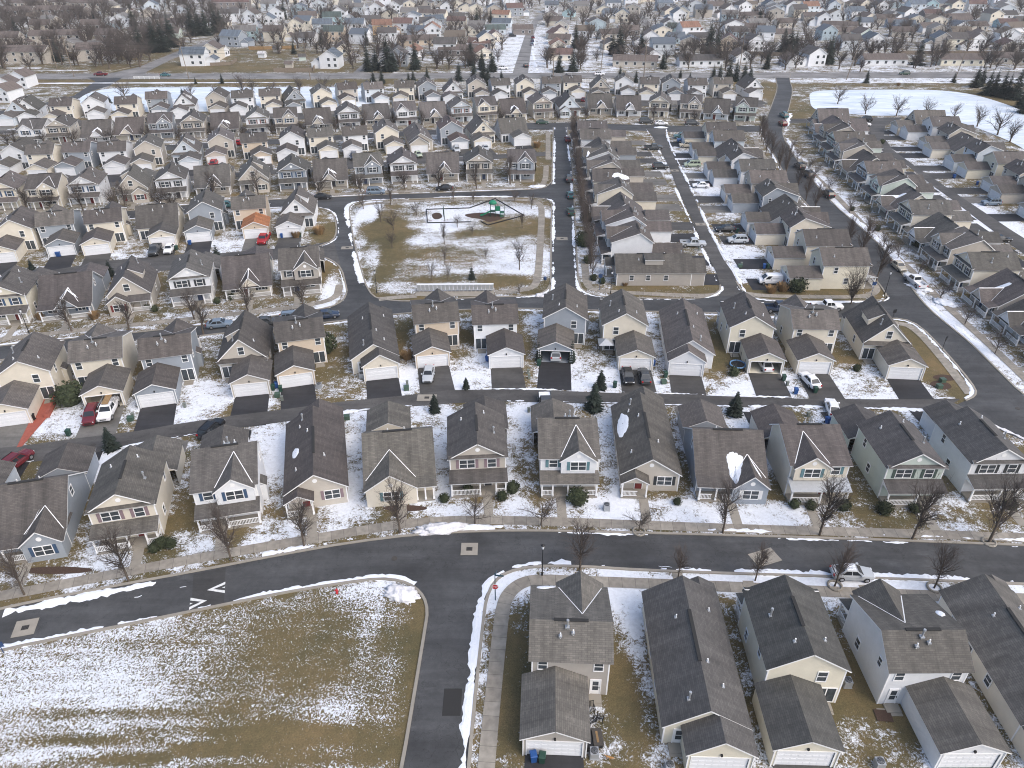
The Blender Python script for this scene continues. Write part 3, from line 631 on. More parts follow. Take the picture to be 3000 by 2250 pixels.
row('g', 'garage', [(25, 920, 'A', 'c', 1, (), dict(drive=LT)), (230, 880, 'B', 'c', -1, ('open',), dict(drive=LT)), (343, 877, 'B', 'b', 1, ('flip',), dict(drive=DK)), (545, 855, 'E', 'g', -1, (), dict(drive=DK)), (643, 835, 'B', 't', 1, ('flip',), dict(drive=DK)),
    (826, 820, 'C', 'c', -1, (), dict(drive=DK)), (936, 793, 'B', 't', 1, ('flip',), dict(drive=MD)), (1094, 795, 'B', 'w', -1, (), dict(drive=MD)), (1199, 783, 'A', 'b', 1, ('open',), dict(drive=DK)), (1372, 800, 'A', 'c', -1, (), dict(drive=MD)),
    (1480, 812, 'C', 'w', 1, (), dict(drive=MD)), (1651, 807, 'A', 'y', -1, ('open',), dict(drive=MD)), (1756, 808, 'B', 'c', 1, (), dict(drive=MD)), (1951, 820, 'E', 'c', -1, (), dict(drive=DK))],
    2, 'in the middle alley garage row', 8.5, 'garage fronted houses above the middle alley')
row('f', 'front', [(20, 705, 'A', 'y', 1, (), dict(shut='b')), (147, 693, 'D', 'b', 1, (), {}), (285, 680, 'E', 'g', -1, ('flip',), dict(shut='m')), (418, 662, 'A', 'w', 1, ('nobump',), dict(shut='k')), (540, 647, 'D', 'c', 1, (), {}), (655, 640, 'B', 'k', 1, (), dict(shut='k'))],
    2, 'in the park corner porch row', 4, 'porch houses west of the park')
row('e', 'garage', [(10, 568, 'A', 'c', 1, (), {}), (137, 553, 'B', 'b', -1, (), dict(drive=DK)), (213, 550, 'B', 'c', 1, ('flip',), dict(drive=MD)), (355, 533, 'D', 'c', -1, (), dict(drive=MD)), (432, 523, 'A', 'b', 1, (), dict(drive=DK)),
    (555, 515, 'B', 't', -1, (), dict(groof=(.30, .125, .055), drive=LT)), (627, 513, 'E', 'w', 1, (), dict(drive=MD))], 2, 'in the garage row beside the park', 8, 'garage fronted houses west of the park')
row('d', 'front', [(10, 458, 'A', 'c', 1), (98, 455, 'B', 'c', 1), (187, 447, 'A', 'w', -1), (290, 440, 'E', 'g', 1, (), dict(shut='m')), (375, 435, 'A', 'w', -1), (463, 425, 'D', 'g', 1), (552, 418, 'E', 'g', -1), (636, 414, 'A', 'b', 1), (718, 410, 'D', 'g', -1, ('flip',)),
    (800, 403, 'B', 'b', 1), (875, 398, 'A', 'w', -1), (958, 394, 'D', 'g', 1), (1036, 394, 'A', 'g', -1), (1126, 394, 'B', 'b', 1)], 1, 'in the porch row above the park', 3.5, 'porch houses above the park')
row('c', 'garage', [(5, 382, 'A', 'w', 1), (85, 385, 'B', 'c', -1), (145, 380, 'B', 'b', 1, ('flip',)), (252, 377, 'B', 'w', -1), (310, 372, 'A', 'g', 1), (413, 367, 'E', 'l', -1, ('dsame',)), (470, 355, 'A', 'g', 1), (568, 355, 'B', 't', -1), (622, 349, 'A', 'w', 1), (712, 342, 'B', 'c', -1),
    (764, 340, 'B', 'w', 1), (854, 332, 'A', 'c', -1), (907, 330, 'C', 'g', 1), (994, 323, 'A', 'b', -1, (), dict(roof=(.135, .098, .088))), (1044, 322, 'E', 'c', 1), (1129, 315, 'D', 'w', -1)], 1, 'in the second park garage row', 8, 'garage fronted houses two rows above the park')
row('b', 'front', [(u, v, t, c, 1 if i % 2 else -1, ('flip',) if i % 3 == 0 else ()) for i, (u, v, t, c) in enumerate([(70, 318, 'B', 'w'), (130, 312, 'A', 'g'), (210, 314, 'D', 'w'), (280, 308, 'D', 'c'), (352, 303, 'B', 'b'), (420, 301, 'A', 'g'), (488, 296, 'D', 'k'), (560, 292, 'A', 'w'), (622, 290, 'B', 'g'), (692, 285, 'D', 'g'),
    (757, 280, 'A', 'w'), (818, 275, 'D', 'g'), (880, 275, 'B', 'w'), (940, 270, 'D', 'g'), (1000, 267, 'A', 'l'), (1055, 263, 'B', 'c'), (1113, 262, 'D', 'c'), (1175, 257, 'A', 'g'), (1232, 255, 'E', 'l'), (1297, 250, 'D', 'g'), (1358, 255, 'D', 'w'), (1421, 255, 'A', 'c'), (1490, 258, 'B', 'g'), (1545, 262, 'D', 'l'), (1607, 265, 'B', 'p')])],
    1, 'in the porch row below the pond', 3.5, 'porch houses below the pond row')
row('a', 'garage', [(u, v, t, c, -1 if i % 2 else 1, ('flip',) if i % 4 == 0 else ()) for i, (u, v, t, c) in enumerate([(15, 272, 'E', 'l'), (62, 268, 'E', 'w'), (115, 270, 'B', 'c'), (210, 262, 'A', 'w'), (262, 265, 'B', 'c'), (347, 252, 'B', 'b'), (390, 257, 'E', 'w'), (472, 250, 'A', 'g'), (517, 250, 'B', 'w'), (593, 245, 'B', 'c'),
    (637, 245, 'E', 'b'), (713, 240, 'A', 'c'), (754, 230, 'B', 'g'), (826, 228, 'B', 'l'), (866, 226, 'B', 'c'), (937, 223, 'A', 'b'), (974, 226, 'E', 'w'), (1042, 218, 'A', 'g'), (1082, 220, 'B', 'w'), (1147, 217, 'A', 'c'), (1187, 216, 'B', 'b'), (1249, 213, 'B', 'c'), (1291, 217, 'E', 'g'), (1356, 213, 'A', 'w'), (1396, 217, 'B', 'c'), (1459, 217, 'A', 'b'), (1503, 220, 'B', 'w'), (1575, 217, 'B', 'g'), (1631, 217, 'E', 'w')])],
    1, 'in the fence garage row', 7, 'garage fronted houses backing on the pond and main road')
def interp(x, tab):
    for (a, va), (b, vb) in zip(tab, tab[1:]):
        if x <= b: return va + (vb - va) * max(0, (x - a)) / (b - a)
    return tab[-1][1]
XF = [(95, 87), (130, 87.3), (157, 89.3), (190, 92), (221, 94), (245, 98), (267, 103), (280, 104)]
def side(key, rz, anchor, spec, where, drive, group, lvl=1):
    for i, s in enumerate(spec):
        x, y, t, c, gs = s[:5]; op = s[5] if len(s) > 5 else (); ex = s[6] if len(s) > 6 else {}
        lab = f"{WN[c]} {TN[t]}, {NTH[i]} from the near end, {where}"
        house((x, y), rz, t, gs, c, ex.get('lvl', lvl), lab, group, anchor, op, ex.get('roof'), ex.get('shut'))
        REF.append((x, y, f"{NTH[i]} house {where}")); DR.append((len(SPOTS) - 1, drive, ex.get('drive') or RNG.choice([DK, DK, MD, MD, LT]), 'front' if anchor == 'front' else 'garage'))
side('w', -math.pi / 2, 'front', [(21, 141 + 10.4 * i, t, c, g, o, dict(lvl=2) if i < 3 else {}) for i, (t, c, g, o) in enumerate([('C', 'k', 1, ('dormer', 'dright')), ('B', 'w', 1, ('flip',)), ('B', 'w', -1, ('flip',)), ('D', 'g', 1, ()), ('B', 'c', -1, ()), ('A', 'c', 1, ()), ('B', 'g', -1, ()), ('B', 'w', 1, ('flip',)), ('D', 'b', -1, ()), ('A', 'w', 1, ()), ('A', 'g', -1, ())])],
    'in the block beside the park', 7, 'houses east of the park street')
side('v', math.pi / 2, 'garage', [(55, y + 1.45 * g, t, c, g, (), dict(lvl=2, drive=d) if i < 3 else {}) for i, (y, t, c, g, d) in enumerate([(139.4, 'A', 'y', -1, DK), (149.6, 'A', 'c', -1, DK), (160.3, 'B', 'c', 1, MD), (170.8, 'D', 'w', -1, MD), (181.3, 'B', 'b', 1, 0), (191.6, 'A', 'g', -1, 0), (201.9, 'A', 'w', 1, 0), (212.2, 'B', 'w', -1, 0), (222.5, 'D', 'c', 1, 0), (232.8, 'A', 'l', -1, 0), (243, 'A', 'c', 1, 0)])],
    'between the right hand alleys', 7, 'houses west of the right hand street')
side('x', -math.pi / 2, 'front', [(interp(y, XF) + 1.8, y, t, c, (1 if i % 2 else -1), ('flip',) if i % 3 == 1 else (), dict(lvl=2) if i < 5 else {}) for i, (y, t, c) in enumerate([(106, 'A', 'w'), (116.4, 'D', 'w'), (126.8, 'D', 'k'), (137.2, 'A', 'c'), (147.6, 'B', 'g'), (158, 'D', 'w'), (168.4, 'A', 'c'), (179, 'D', 'c'), (189.5, 'B', 'p'), (200, 'A', 'l'), (210.5, 'D', 'c'), (221, 'B', 'g'), (231.5, 'A', 'p'), (242, 'B', 'g'), (252.5, 'D', 'w'), (263.5, 'E', 'g')])],
    'along the right hand street', 5, 'porch houses on the far side of the right hand street')
side('y', math.pi / 2, 'garage', [(125.6 + (2 if y > 195 else 0) + (2 if y > 235 else 0), y + 1.45 * (1 if i % 2 else -1), t, c, (1 if i % 2 else -1)) for i, (y, t, c) in enumerate([(178, 'B', 'k'), (188.4, 'A', 'g'), (198.8, 'B', 'g'), (209.2, 'A', 'y'), (219.6, 'B', 'l'), (230, 'D', 'c'), (240.4, 'B', 'g'), (250.8, 'A', 'w'), (261, 'E', 'g')])],
    'on the curving pond alley', 9, 'houses backing on the right hand pond')
# ---------------- drives and front paths
dm = MB()
def flat(name, m, pts, z, col=None, label=None):
    a = MB(); a.poly([(p[0], p[1], z) for p in pts]); return link(name, a.mesh(name, [m]), None, (0, 0, 0), 0, col, 'structure')
for k, (si, L, col, face) in enumerate(DR):
    o, P, rz, typ, gx = SPOTS[si]; W, D, ze, zr, GL = DIM[typ]
    q = [(gx - 2.6, D + GL - .3), (gx + 2.6, D + GL - .3), (gx + 2.75, D + GL + L), (gx - 2.75, D + GL + L)]
    q = [rot2(p, rz) for p in q]
    flat('driveway', 'driveway', [(p[0] + P[0], p[1] + P[1]) for p in q], .020 + .001 * (k % 5), col or RNG.choice([DK, DK, MD, MD, LT]))
    px = {'A': .3, 'B': -.3, 'C': -.25, 'D': .0, 'E': 0}[typ] * W / 2
    if typ == 'B': px = -W / 2 * .3
    q = [rot2(p, rz) for p in ((px - .6, -1.6), (px + .6, -1.6), (px + .6, -6.2), (px - .6, -6.2))]
    flat('front_path', 'conc', [(p[0] + P[0], p[1] + P[1]) for p in q], .032 + .001 * (k % 5))
# ------------------------------------------------------------------ ground sheet with a snow map
def axis(*segs):
    out = []
    for a, b, st in segs: out += list(np.arange(a, b, st))
    return np.array(out + [segs[-1][1]])
xs = axis((-3000, -700, 460), (-700, -300, 20), (-300, -110, 3), (-110, 110, .9), (110, 300, 3), (300, 700, 20), (700, 3001, 460))
ys = axis((-200, 20, 20), (20, 140, .9), (140, 210, 1.3), (210, 350, 2.2), (350, 760, 6), (760, 4001, 300))
X, Y = np.meshgrid(xs, ys); nx, ny = len(xs), len(ys)
co = np.zeros((nx * ny, 3)); co[:, 0] = X.ravel(); co[:, 1] = Y.ravel()
idx = np.arange(nx * ny).reshape(ny, nx)
faces = np.stack([idx[:-1, :-1], idx[:-1, 1:], idx[1:, 1:], idx[1:, :-1]], -1).reshape(-1, 4)
gm = bpy.data.meshes.new("ground"); gm.vertices.add(nx * ny); gm.vertices.foreach_set("co", co.ravel())
gm.loops.add(faces.size); gm.loops.foreach_set("vertex_index", faces.ravel()); gm.polygons.add(len(faces))
gm.polygons.foreach_set("loop_start", np.arange(0, faces.size, 4)); gm.polygons.foreach_set("loop_total", np.full(len(faces), 4)); gm.update()
snow = np.full(nx * ny, .43); fine = np.full(nx * ny, .32); px_, py_ = co[:, 0], co[:, 1]
snow[py_ > 335] = .48
KB = 1.0
def blob(u, v, rx, ry, d, rz=0.0, soft=.5):
    x0, y0 = G(u, v); c, s = math.cos(R(rz)), math.sin(R(rz)); dx, dy = px_ - x0, py_ - y0
    q = np.sqrt(((dx * c + dy * s) / rx) ** 2 + ((-dx * s + dy * c) / ry) ** 2)
    snow[:] += KB * d * np.clip((1 + soft - q) / soft, 0, 1)
def inside(poly):
    p = [G(*q) for q in poly]; r = np.zeros(len(px_), bool); j = len(p) - 1
    for i in range(len(p)):
        (xi, yi), (xj, yj) = p[i], p[j]
        r ^= ((yi > py_) != (yj > py_)) & (px_ < (xj - xi) * (py_ - yi) / (yj - yi + 1e-9) + xi); j = i
    return r
def setz(poly, val=None, fn=None, add=None):
    m = inside(poly)
    if val is not None: snow[m] = val
    if add is not None: snow[m] += add
    if fn is not None: fine[m] = fn
# the open field bottom left: fine, combed snow
FIELD = [(-300, 1480), (0, 1412), (420, 1330), (700, 1272), (850, 1262), (905, 1300), (905, 1400), (860, 1700), (-300, 1700)]
setz(FIELD, .55, 1.0)
KB = .85
for b in [(560, 1400, 9, 6, -.17), (760, 1380, 8, 5, -.20), (870, 1470, 3.0, 12, -.22), (650, 1470, 9, 5, -.10), (300, 1560, 16, 1.6, -.10), (700, 1600, 9, 1.5, -.22), (480, 1640, 10, 1.6, -.12), (880, 1330, 2.5, 4, -.2), (850, 1290, 5, 3, .25), (830, 1390, 2.5, 4, .22), (800, 1530, 4, 5, .12), (120, 1480, 14, 7, .06), (60, 1600, 14, 6, .08), (896, 1440, 1.0, 14, -.3), (300, 1588, 16, .35, -.3, 3), (520, 1610, 14, .4, -.3, 8), (120, 1548, 14, .35, -.28, 2), (700, 1585, 8, .4, -.3, -12), (250, 1640, 18, .4, -.3, 5), (60, 1610, 10, .35, -.28, 2), (640, 1648, 8, .4, -.3, 4)]: blob(*b)
KB = 1.0
# park
PARK = [(756, 450), (1180, 432), (1185, 625), (810, 640)]
setz(PARK, .45, .6)
for b in [(800, 540, 6, 17, -.38), (850, 480, 7, 9, -.3), (840, 615, 7, 8, -.35), (1040, 490, 26, 5, -.22), (1120, 480, 7, 5, -.25), (960, 560, 9, 5, -.2), (1010, 470, 24, 7, .28), (940, 485, 6, 5, .25), (1080, 560, 12, 10, .12), (1110, 590, 9, 10, .14), (905, 600, 9, 7, .2), (870, 590, 6, 8, .12), (768, 520, 2.2, 30, .5), (785, 590, 2.2, 14, .5), (1020, 605, 9, 3, -.45), (1150, 615, 8, 4, -.22), (925, 505, 5, 6, .2), (950, 622, 20, 2.5, .2)]: blob(*b)
KB = .56
# yards between garages and alley, etc.: (u, v, rx, ry, d)
for b in [(150, 905, 5, 4, .42), (420, 865, 5, 5, .35), (470, 850, 3, 3, .2), (310, 870, 1.5, 4, .4), (590, 850, 1.2, 5, .3), (730, 815, 4.5, 5, .12), (700, 790, 3, 5, -.25), (880, 780, 1.2, 9, .5), (885, 830, 1.5, 4, .45), (880, 740, 2.5, 6, -.35), (1000, 790, 4.5, 6, .35), (990, 745, 2.5, 4, -.3), (1020, 830, 3.5, 3, .25), (1155, 810, 1.6, 6, .35), (1145, 765, 1.2, 8, -.3), (1160, 715, 2, 7, .3), (1275, 800, 6, 7, .42), (1290, 760, 3, 4, -.3), (1408, 720, 1.4, 9, .35), (1410, 840, 1.6, 4, .4), (1545, 825, 5, 5, .4), (1540, 800, 2, 2.5, -.6), (1560, 760, 2, 7, -.35), (1705, 835, 2.2, 4, .4), (1850, 825, 5.5, 5.5, .38), (1810, 770, 2.5, 5, -.3), (2010, 790, 3.5, 13, -.42), (1960, 740, 3, 6, -.35), (2000, 845, 3, 2.5, .4),
          (200, 1000, 3.5, 4, .5), (590, 960, 4.5, 5, .42), (600, 1030, 2.0, 12, .45), (560, 1110, 2.5, 5, -.3), (780, 950, 2.2, 12, .5), (930, 920, 4.5, 6, .2), (960, 970, 2, 8, .35), (1120, 970, 2.2, 12, .38), (1150, 1010, 1.8, 6, -.35), (1190, 890, 4, 4, .4), (1320, 960, 1.5, 12, .4), (1340, 905, 3.5, 4, .05), (1490, 950, 1.4, 10, .2), (1650, 930, 4, 9, .5), (1650, 1010, 2, 5, -.1), (1820, 980, 1.5, 9, .2), (1850, 1060, 2.2, 9, -.35), (2030, 960, 2, 8, .35), (2060, 1060, 2.5, 6, -.1), (2140, 920, 6, 4, .2),
          (410, 1060, 2, 6, .2), (400, 1120, 2.2, 8, -.35), (250, 990, 2, 4, .3),
          (210, 1225, 4, 3, .25), (410, 1185, 3.5, 3, .35), (470, 1165, 3, 2.5, -.2), (590, 1150, 3, 2.5, .28), (740, 1115, 3.5, 2.5, .3), (960, 1095, 3.5, 3, .35), (1100, 1100, 3, 2.5, .2), (1250, 1105, 4.5, 2.2, .3), (1330, 1100, 3, 2.5, .35), (1450, 1105, 4, 2, .25), (1510, 1105, 3, 2.5, .35), (1640, 1110, 5, 2.5, .4), (1840, 1115, 4, 3, .25), (2050, 1110, 3, 3, .3), (1940, 1125, 4, 2, -.1),
          (1400, 1250, 14, 2.0, .35), (1700, 1262, 12, 1.6, .45), (2000, 1275, 14, 1.6, .4), (1075, 1270, 3, 3, .5), (1045, 1450, 1.2, 14, .12), (1035, 1580, 1.2, 8, .12), (1110, 1400, 2.0, 12, -.16), (1100, 1560, 2.2, 8, -.3), (1150, 1660, 3, 1.5, .3), (1345, 1300, 1.6, 9, .5), (1340, 1460, 1.4, 6, -.45), (1350, 1560, 2, 6, -.2), (1310, 1590, 2.0, 2.5, .25), (1385, 1650, 2.5, 3.5, .15), (1590, 1420, 1.5, 9, -.1), (1600, 1540, 2, 8, .1), (1860, 1540, 4, 6, -.5), (1895, 1625, 4, 3.0, .45), (2000, 1305, 3, 2.5, .5), (1700, 1300, 3, 2, .3)]: blob(*b)
# rows f, e, d: front strips mostly snow, gaps mixed
for b in [(250, 720, 20, 2, .15), (560, 680, 14, 2, .2), (720, 590, 4, 5, -.4), (710, 500, 3, 5, -.4), (100, 590, 4, 3, .2), (300, 545, 4, 5, .2), (510, 525, 5, 6, .35), (600, 580, 4, 4, .3), (590, 450, 5, 3, .2), (1160, 370, 4, 20, -.3), (960, 300, 6, 7, .35), (985, 345, 3, 3, .2), (1170, 310, 5, 9, -.2), (1060, 400, 30, 1.5, .2),
          (1262, 430, 3.5, 55, .05), (1275, 560, 3, 20, .3), (1400, 625, 22, 3, -.35), (1480, 632, 5, 2.5, .35), (1700, 635, 20, 3, -.3), (1600, 590, 4, 4, .45), (1590, 545, 4.5, 4, .5), (1545, 430, 4, 12, .35), (1500, 360, 5, 20, .25), (1440, 360, 2.5, 12, .2), (1530, 560, 3, 5, .15),
          (1760, 390, 4, 30, .3), (1880, 510, 3, 22, .3), (2010, 640, 3.5, 22, .3), (2120, 770, 3.5, 18, .3), (1780, 620, 5, 3, -.2), (1715, 560, 5, 8, .1), (1960, 330, 5, 20, .3), (2090, 450, 5, 18, .38), (2150, 480, 5, 10, .35),
          (560, 172, 150, 8, -.22), (400, 180, 80, 6, -.3), (600, 145, 70, 12, -.3), (250, 150, 60, 12, -.15), (450, 118, 60, 14, -.2), (1200, 110, 26, 90, .18), (1100, 110, 18, 70, .16), (1720, 240, 6, 30, -.25), (1900, 183, 60, 4, -.25), (1950, 172, 90, 7, .22), (1640, 185, 10, 14, -.25), (1900, 150, 80, 10, .12), (1500, 150, 60, 9, -.05), (100, 100, 160, 60, -.10), (2190, 240, 16, 30, -.35)]: blob(*b)
snow = np.clip(snow, -.3, 1.4)
for nm, arr in (("snow", snow), ("fine", fine)):
    at = gm.attributes.new(nm, 'FLOAT', 'POINT'); at.data.foreach_set("value", arr.astype(np.float32))
gm.materials.append(M['ground']); link("ground", gm, kind='structure')
# ------------------------------------------------------------------ roads traced from the survey
def smooth(pts, n=2, closed=False):
    for _ in range(n):
        q = []
        m = len(pts)
        for i in range(m if closed else m - 1):
            a, b = pts[i], pts[(i + 1) % m]
            q += [(a[0] * .75 + b[0] * .25, a[1] * .75 + b[1] * .25), (a[0] * .25 + b[0] * .75, a[1] * .25 + b[1] * .75)]
        pts = q if closed else [pts[0]] + q + [pts[-1]]
    return pts
def sheet(name, m, poly, z, sm=0, world=False):
    w = poly if world else [G(*p) for p in poly]
    if sm: w = smooth(w, sm, True)
    tri = tessellate_polygon([[Vector((p[0], p[1], 0)) for p in w]])
    me = bpy.data.meshes.new(name); me.from_pydata([(p[0], p[1], z) for p in w], [], [tuple(t) for t in tri]); me.materials.append(M[m]); me.update()
    bm = bmesh.new(); bm.from_mesh(me); bmesh.ops.recalc_face_normals(bm, faces=bm.faces)
    for f in bm.faces:
        if f.normal.z < 0: f.normal_flip()
    bm.to_mesh(me); bm.free()
    return link(name, me, kind='structure')
def ribbon(name, m, pts, w, z0, z1=None, sm=2, world=False, off=0.0, kind='structure'):
    """strip of width w along a line; z1 given = a raised kerb"""
    p = pts if world else [G(*q) for q in pts]; p = smooth(p, sm); a = MB(); L = 0; prev = None
    for i in range(len(p)):
        q0, q1 = Vector(p[max(0, i - 1)]), Vector(p[min(len(p) - 1, i + 1)]); d = (q1 - q0).normalized(); n = Vector((-d.y, d.x)); c = Vector(p[i]) + n * off
        l, r = c + n * w / 2, c - n * w / 2
        if prev:
            dl = (c - prev[2]).length
            z = z1 if z1 is not None else z0
            a.poly([(*prev[1], z), (*r, z), (*l, z), (*prev[0], z)], 0, [(L, 0.1), (L + dl, .1), (L + dl, .1 + w), (L, .1 + w)])
            if z1 is not None:
                a.poly([(*prev[1], 0), (*r, 0), (*r, z1), (*prev[1], z1)]); a.poly([(*l, 0), (*prev[0], 0), (*prev[0], z1), (*l, z1)]); 
            L += dl
        prev = (l, r, c)
    return link(name, a.mesh(name, [m]), kind=kind)
R1T = [(-300, 1390), (0, 1315), (200, 1275), (420, 1235), (600, 1200), (760, 1172), (900, 1155), (1050, 1147), (1200, 1147), (1400, 1152), (1800, 1163), (2212, 1178), (2500, 1190)]
R1BR = [(2500, 1275), (2212, 1262), (1800, 1246), (1600, 1240), (1400, 1233), (1240, 1223), (1150, 1224), (1095, 1236), (1066, 1258), (1050, 1295), (1044, 1340), (1030, 1470), (1012, 1659), (1004, 1760)]
R1BL = [(845, 1760), (868, 1659), (895, 1500), (918, 1360), (924, 1320), (916, 1290), (895, 1268), (865, 1255), (820, 1250), (740, 1260), (600, 1283), (420, 1320), (200, 1365), (0, 1405), (-300, 1482)]
sheet('road', 'road', R1T + R1BR + R1BL, .040)
R3U = [(-250, 1010), (0, 968), (57, 962), (177, 946), (300, 931), (377, 917), (513, 897), (617, 884), (737, 868), (870, 855), (970, 843), (1057, 842), (1164, 843), (1347, 850), (1447, 852), (1700, 861), (1900, 863), (2075, 862)]
R3L = [(2030, 890), (1941, 886), (1718, 880), (1541, 880), (1357, 874), (1104, 868), (1020, 869), (864, 880), (737, 893), (647, 907), (543, 921), (400, 943), (300, 962), (160, 986), (0, 1008), (-250, 1050)]
sheet('alley', 'alley', R3U + R3L, .044)
R6L = [(1672, 160), (1675, 168), (1680, 190), (1671, 217), (1659, 247), (1648, 272), (1648, 295), (1678, 345), (1705, 398), (1733, 430), (1761, 462), (1808, 510), (1855, 558), (1900, 615), (1918, 642), (1905, 652)]
R6M = [(1900, 690), (1950, 688), (1988, 705), (2035, 753), (2080, 805), (2108, 842), (2106, 856), (2085, 866)]
R6B = [(2030, 892), (2098, 907), (2150, 925), (2211, 952), (2420, 1050)]
R6R = [(2420, 1010), (2212, 857), (2138, 783), (2091, 737), (2048, 703), (2008, 670), (1971, 627), (1930, 562), (1875, 505), (1795, 438), (1741, 372), (1700, 315), (1688, 283), (1701, 244), (1706, 227), (1713, 195), (1705, 172), (1708, 160)]
sheet('road', 'road', R6L + R6M + R6B + R6R, .048)
R4A = [(-200, 772), (0, 748), (140, 733), (333, 715), (523, 693), (640, 676), (713, 665), (742, 650), (750, 630)]
R4P = [(790, 615), (805, 641), (830, 648), (880, 652), (997, 645), (1067, 642), (1150, 640), (1180, 630), (1190, 612)]
R4W = [(1249, 605), (1258, 630), (1304, 643), (1474, 646), (1523, 644), (1555, 630), (1556, 616)]
R4V = [(1590, 608), (1604, 632), (1644, 648), (1743, 651), (1880, 650), (1910, 648), (1918, 640)]
R4L = [(1905, 692), (1700, 684), (1550, 676), (1270, 671), (1133, 666), (1000, 669), (844, 679), (703, 698), (583, 709), (467, 722), (290, 742), (0, 778), (-200, 805)]
sheet('road', 'road', R4A + R4P + R4W + R4V + R4L, .052)
R5A = [(-100, 512), (0, 490), (100, 475), (213, 463), (397, 443), (540, 434), (667, 428), (737, 425), (837, 420), (944, 417), (1150, 410), (1180, 405), (1192, 392)]
R5P = [(1192, 442), (1184, 431), (1150, 427), (970, 427), (837, 432), (775, 436), (757, 444), (754, 456), (762, 508), (774, 562), (790, 615)]
R5W = [(750, 632), (748, 620), (738, 580), (717, 562), (690, 553)]
R5E = [(690, 532), (720, 520), (728, 500), (724, 470), (712, 455), (680, 447), (540, 452), (397, 464), (283, 474), (100, 494), (0, 510), (-100, 532)]
sheet('road', 'road', R5A + [(1205, 405), (1205, 430)] + R5P + [(800, 650), (760, 660)] + R5W + R5E, .056)
sheet('alley', 'alley', [(-100, 622), (0, 601), (100, 586), (240, 563), (400, 549), (480, 547), (560, 540), (657, 533), (720, 520), (737, 575), (690, 553), (583, 562), (480, 574), (300, 590), (240, 599), (100, 614), (0, 632), (-100, 655)], .060)
R7L = [(1195, 275), (1195, 290), (1193, 353), (1192, 400)]; R7L2 = [(1192, 436), (1190, 520), (1190, 612), (1186, 640)]
R7R = [(1262, 645), (1249, 605), (1244, 520), (1240, 430), (1237, 367), (1232, 330), (1227, 290), (1226, 275)]
sheet('road', 'road', R7L + R7L2 + R7R, .064)
sheet('road', 'road', [(1120, 266), (1250, 266), (1380, 270), (1520, 273), (1660, 272), (1660, 284), (1560, 286), (1450, 285), (1250, 281), (1120, 280)], .068)
R8L = [(1398, 278), (1408, 293), (1423, 318), (1446, 363), (1462, 405), (1485, 455), (1503, 492), (1516, 526), (1528, 550), (1548, 591), (1556, 620), (1556, 640)]
R8R = [(1606, 642), (1601, 626), (1581, 586), (1563, 561), (1548, 532), (1520, 480), (1503, 435), (1485, 399), (1464, 357), (1446, 318), (1438, 294), (1436, 278)]
sheet('alley', 'alley', R8L + R8R, .072)
sheet('alley', 'alley', [(1700, 257), (1870, 254), (1950, 254), (1938, 262), (1912, 272), (1909, 297), (1929, 324), (1991, 369), (2059, 414), (2119, 454), (2184, 497), (2300, 570), (2300, 612), (2184, 529), (2159, 509), (2109, 472), (2064, 437), (2009, 397), (1959, 357), (1909, 329), (1886, 304), (1878, 275), (1870, 264), (1700, 266)], .040)
sheet('road', 'mainroad', [(-400, 160), (1100, 158), (2700, 155), (2700, 168), (1100, 169.5), (-400, 173)], .076)
sheet('road', 'mainroad', [(1106, 162), (1121, 116), (1133, 80), (1142, 60), (1158, 60), (1151, 84), (1145, 124), (1140, 162)], .080)
sheet('road', 'mainroad', [(1142, 62), (1150, 45), (1165, 30), (1200, 22), (1215, 22), (1180, 36), (1162, 48), (1158, 62)], .084)
sheet('road', 'mainroad', [(226, 162), (300, 145), (400, 104), (470, 81), (560, 66), (570, 72), (490, 90), (430, 107), (370, 129), (318, 155), (310, 162)], .080)
sheet('road', 'road', [(190, 168), (206, 176), (160, 207), (90, 224), (0, 240), (-100, 250), (-100, 268), (0, 257), (100, 237), (150, 224), (200, 196), (236, 186), (265, 168)], .080)
sheet('road', 'mainroad', [(758, 162), (795, 128), (830, 102), (880, 90), (885, 95), (848, 106), (816, 129), (788, 162)], .080)
sheet('road', 'mainroad', [(1386, 120), (1396, 90), (1392, 60), (1372, 30), (1386, 28), (1412, 60), (1418, 90), (1412, 120)], .080)
# street and alleys behind the garage rows, laid out from the house rows
def shifted(pts, d):
    out = []
    for i in range(len(pts)):
        th = tangent(pts, i); o = rot2((0, d), th); out.append((pts[i][0] + o[0], pts[i][1] + o[1]))
    k = 3
    return [out[0]] + [(sum(o[0] for o in out[max(0, i - 1):i + 2]) / len(out[max(0, i - 1):i + 2]), sum(o[1] for o in out[max(0, i - 1):i + 2]) / len(out[max(0, i - 1):i + 2])) for i in range(1, len(out) - 1)] + [out[-1]]
def ext(pts, a=60): th = tangent(pts, 0); return [(pts[0][0] - a * math.cos(th), pts[0][1] - a * math.sin(th))] + pts
ribbon('road', 'road', ext(shifted(ROWS['b'][:19], -9.5)), 6.6, .030, world=True)
ribbon('alley', 'alley', ext(shifted(ROWS['a'], -9.2)), 4.6, .032, world=True)
al = shifted(ROWS['c'], -10.2); ribbon('alley', 'alley', ext(al) + [(16, al[-1][1] + .5)], 4.6, .034, world=True)
# kerbs
def kerb(pts, sm=1): ribbon('kerb', 'conc', pts, .32, 0, .14, sm)
for k in (R1T, R1BR, R1BL, R6L[1:], R6M, R6R, R4A, R4P, R4W, R4V, R4L, R5A, R5P, R5W, R5E, R7L, R7L2, R7R[1:], [(1250, 281), (1400, 284)], [(226, 158), (300, 141)]): kerb(k)
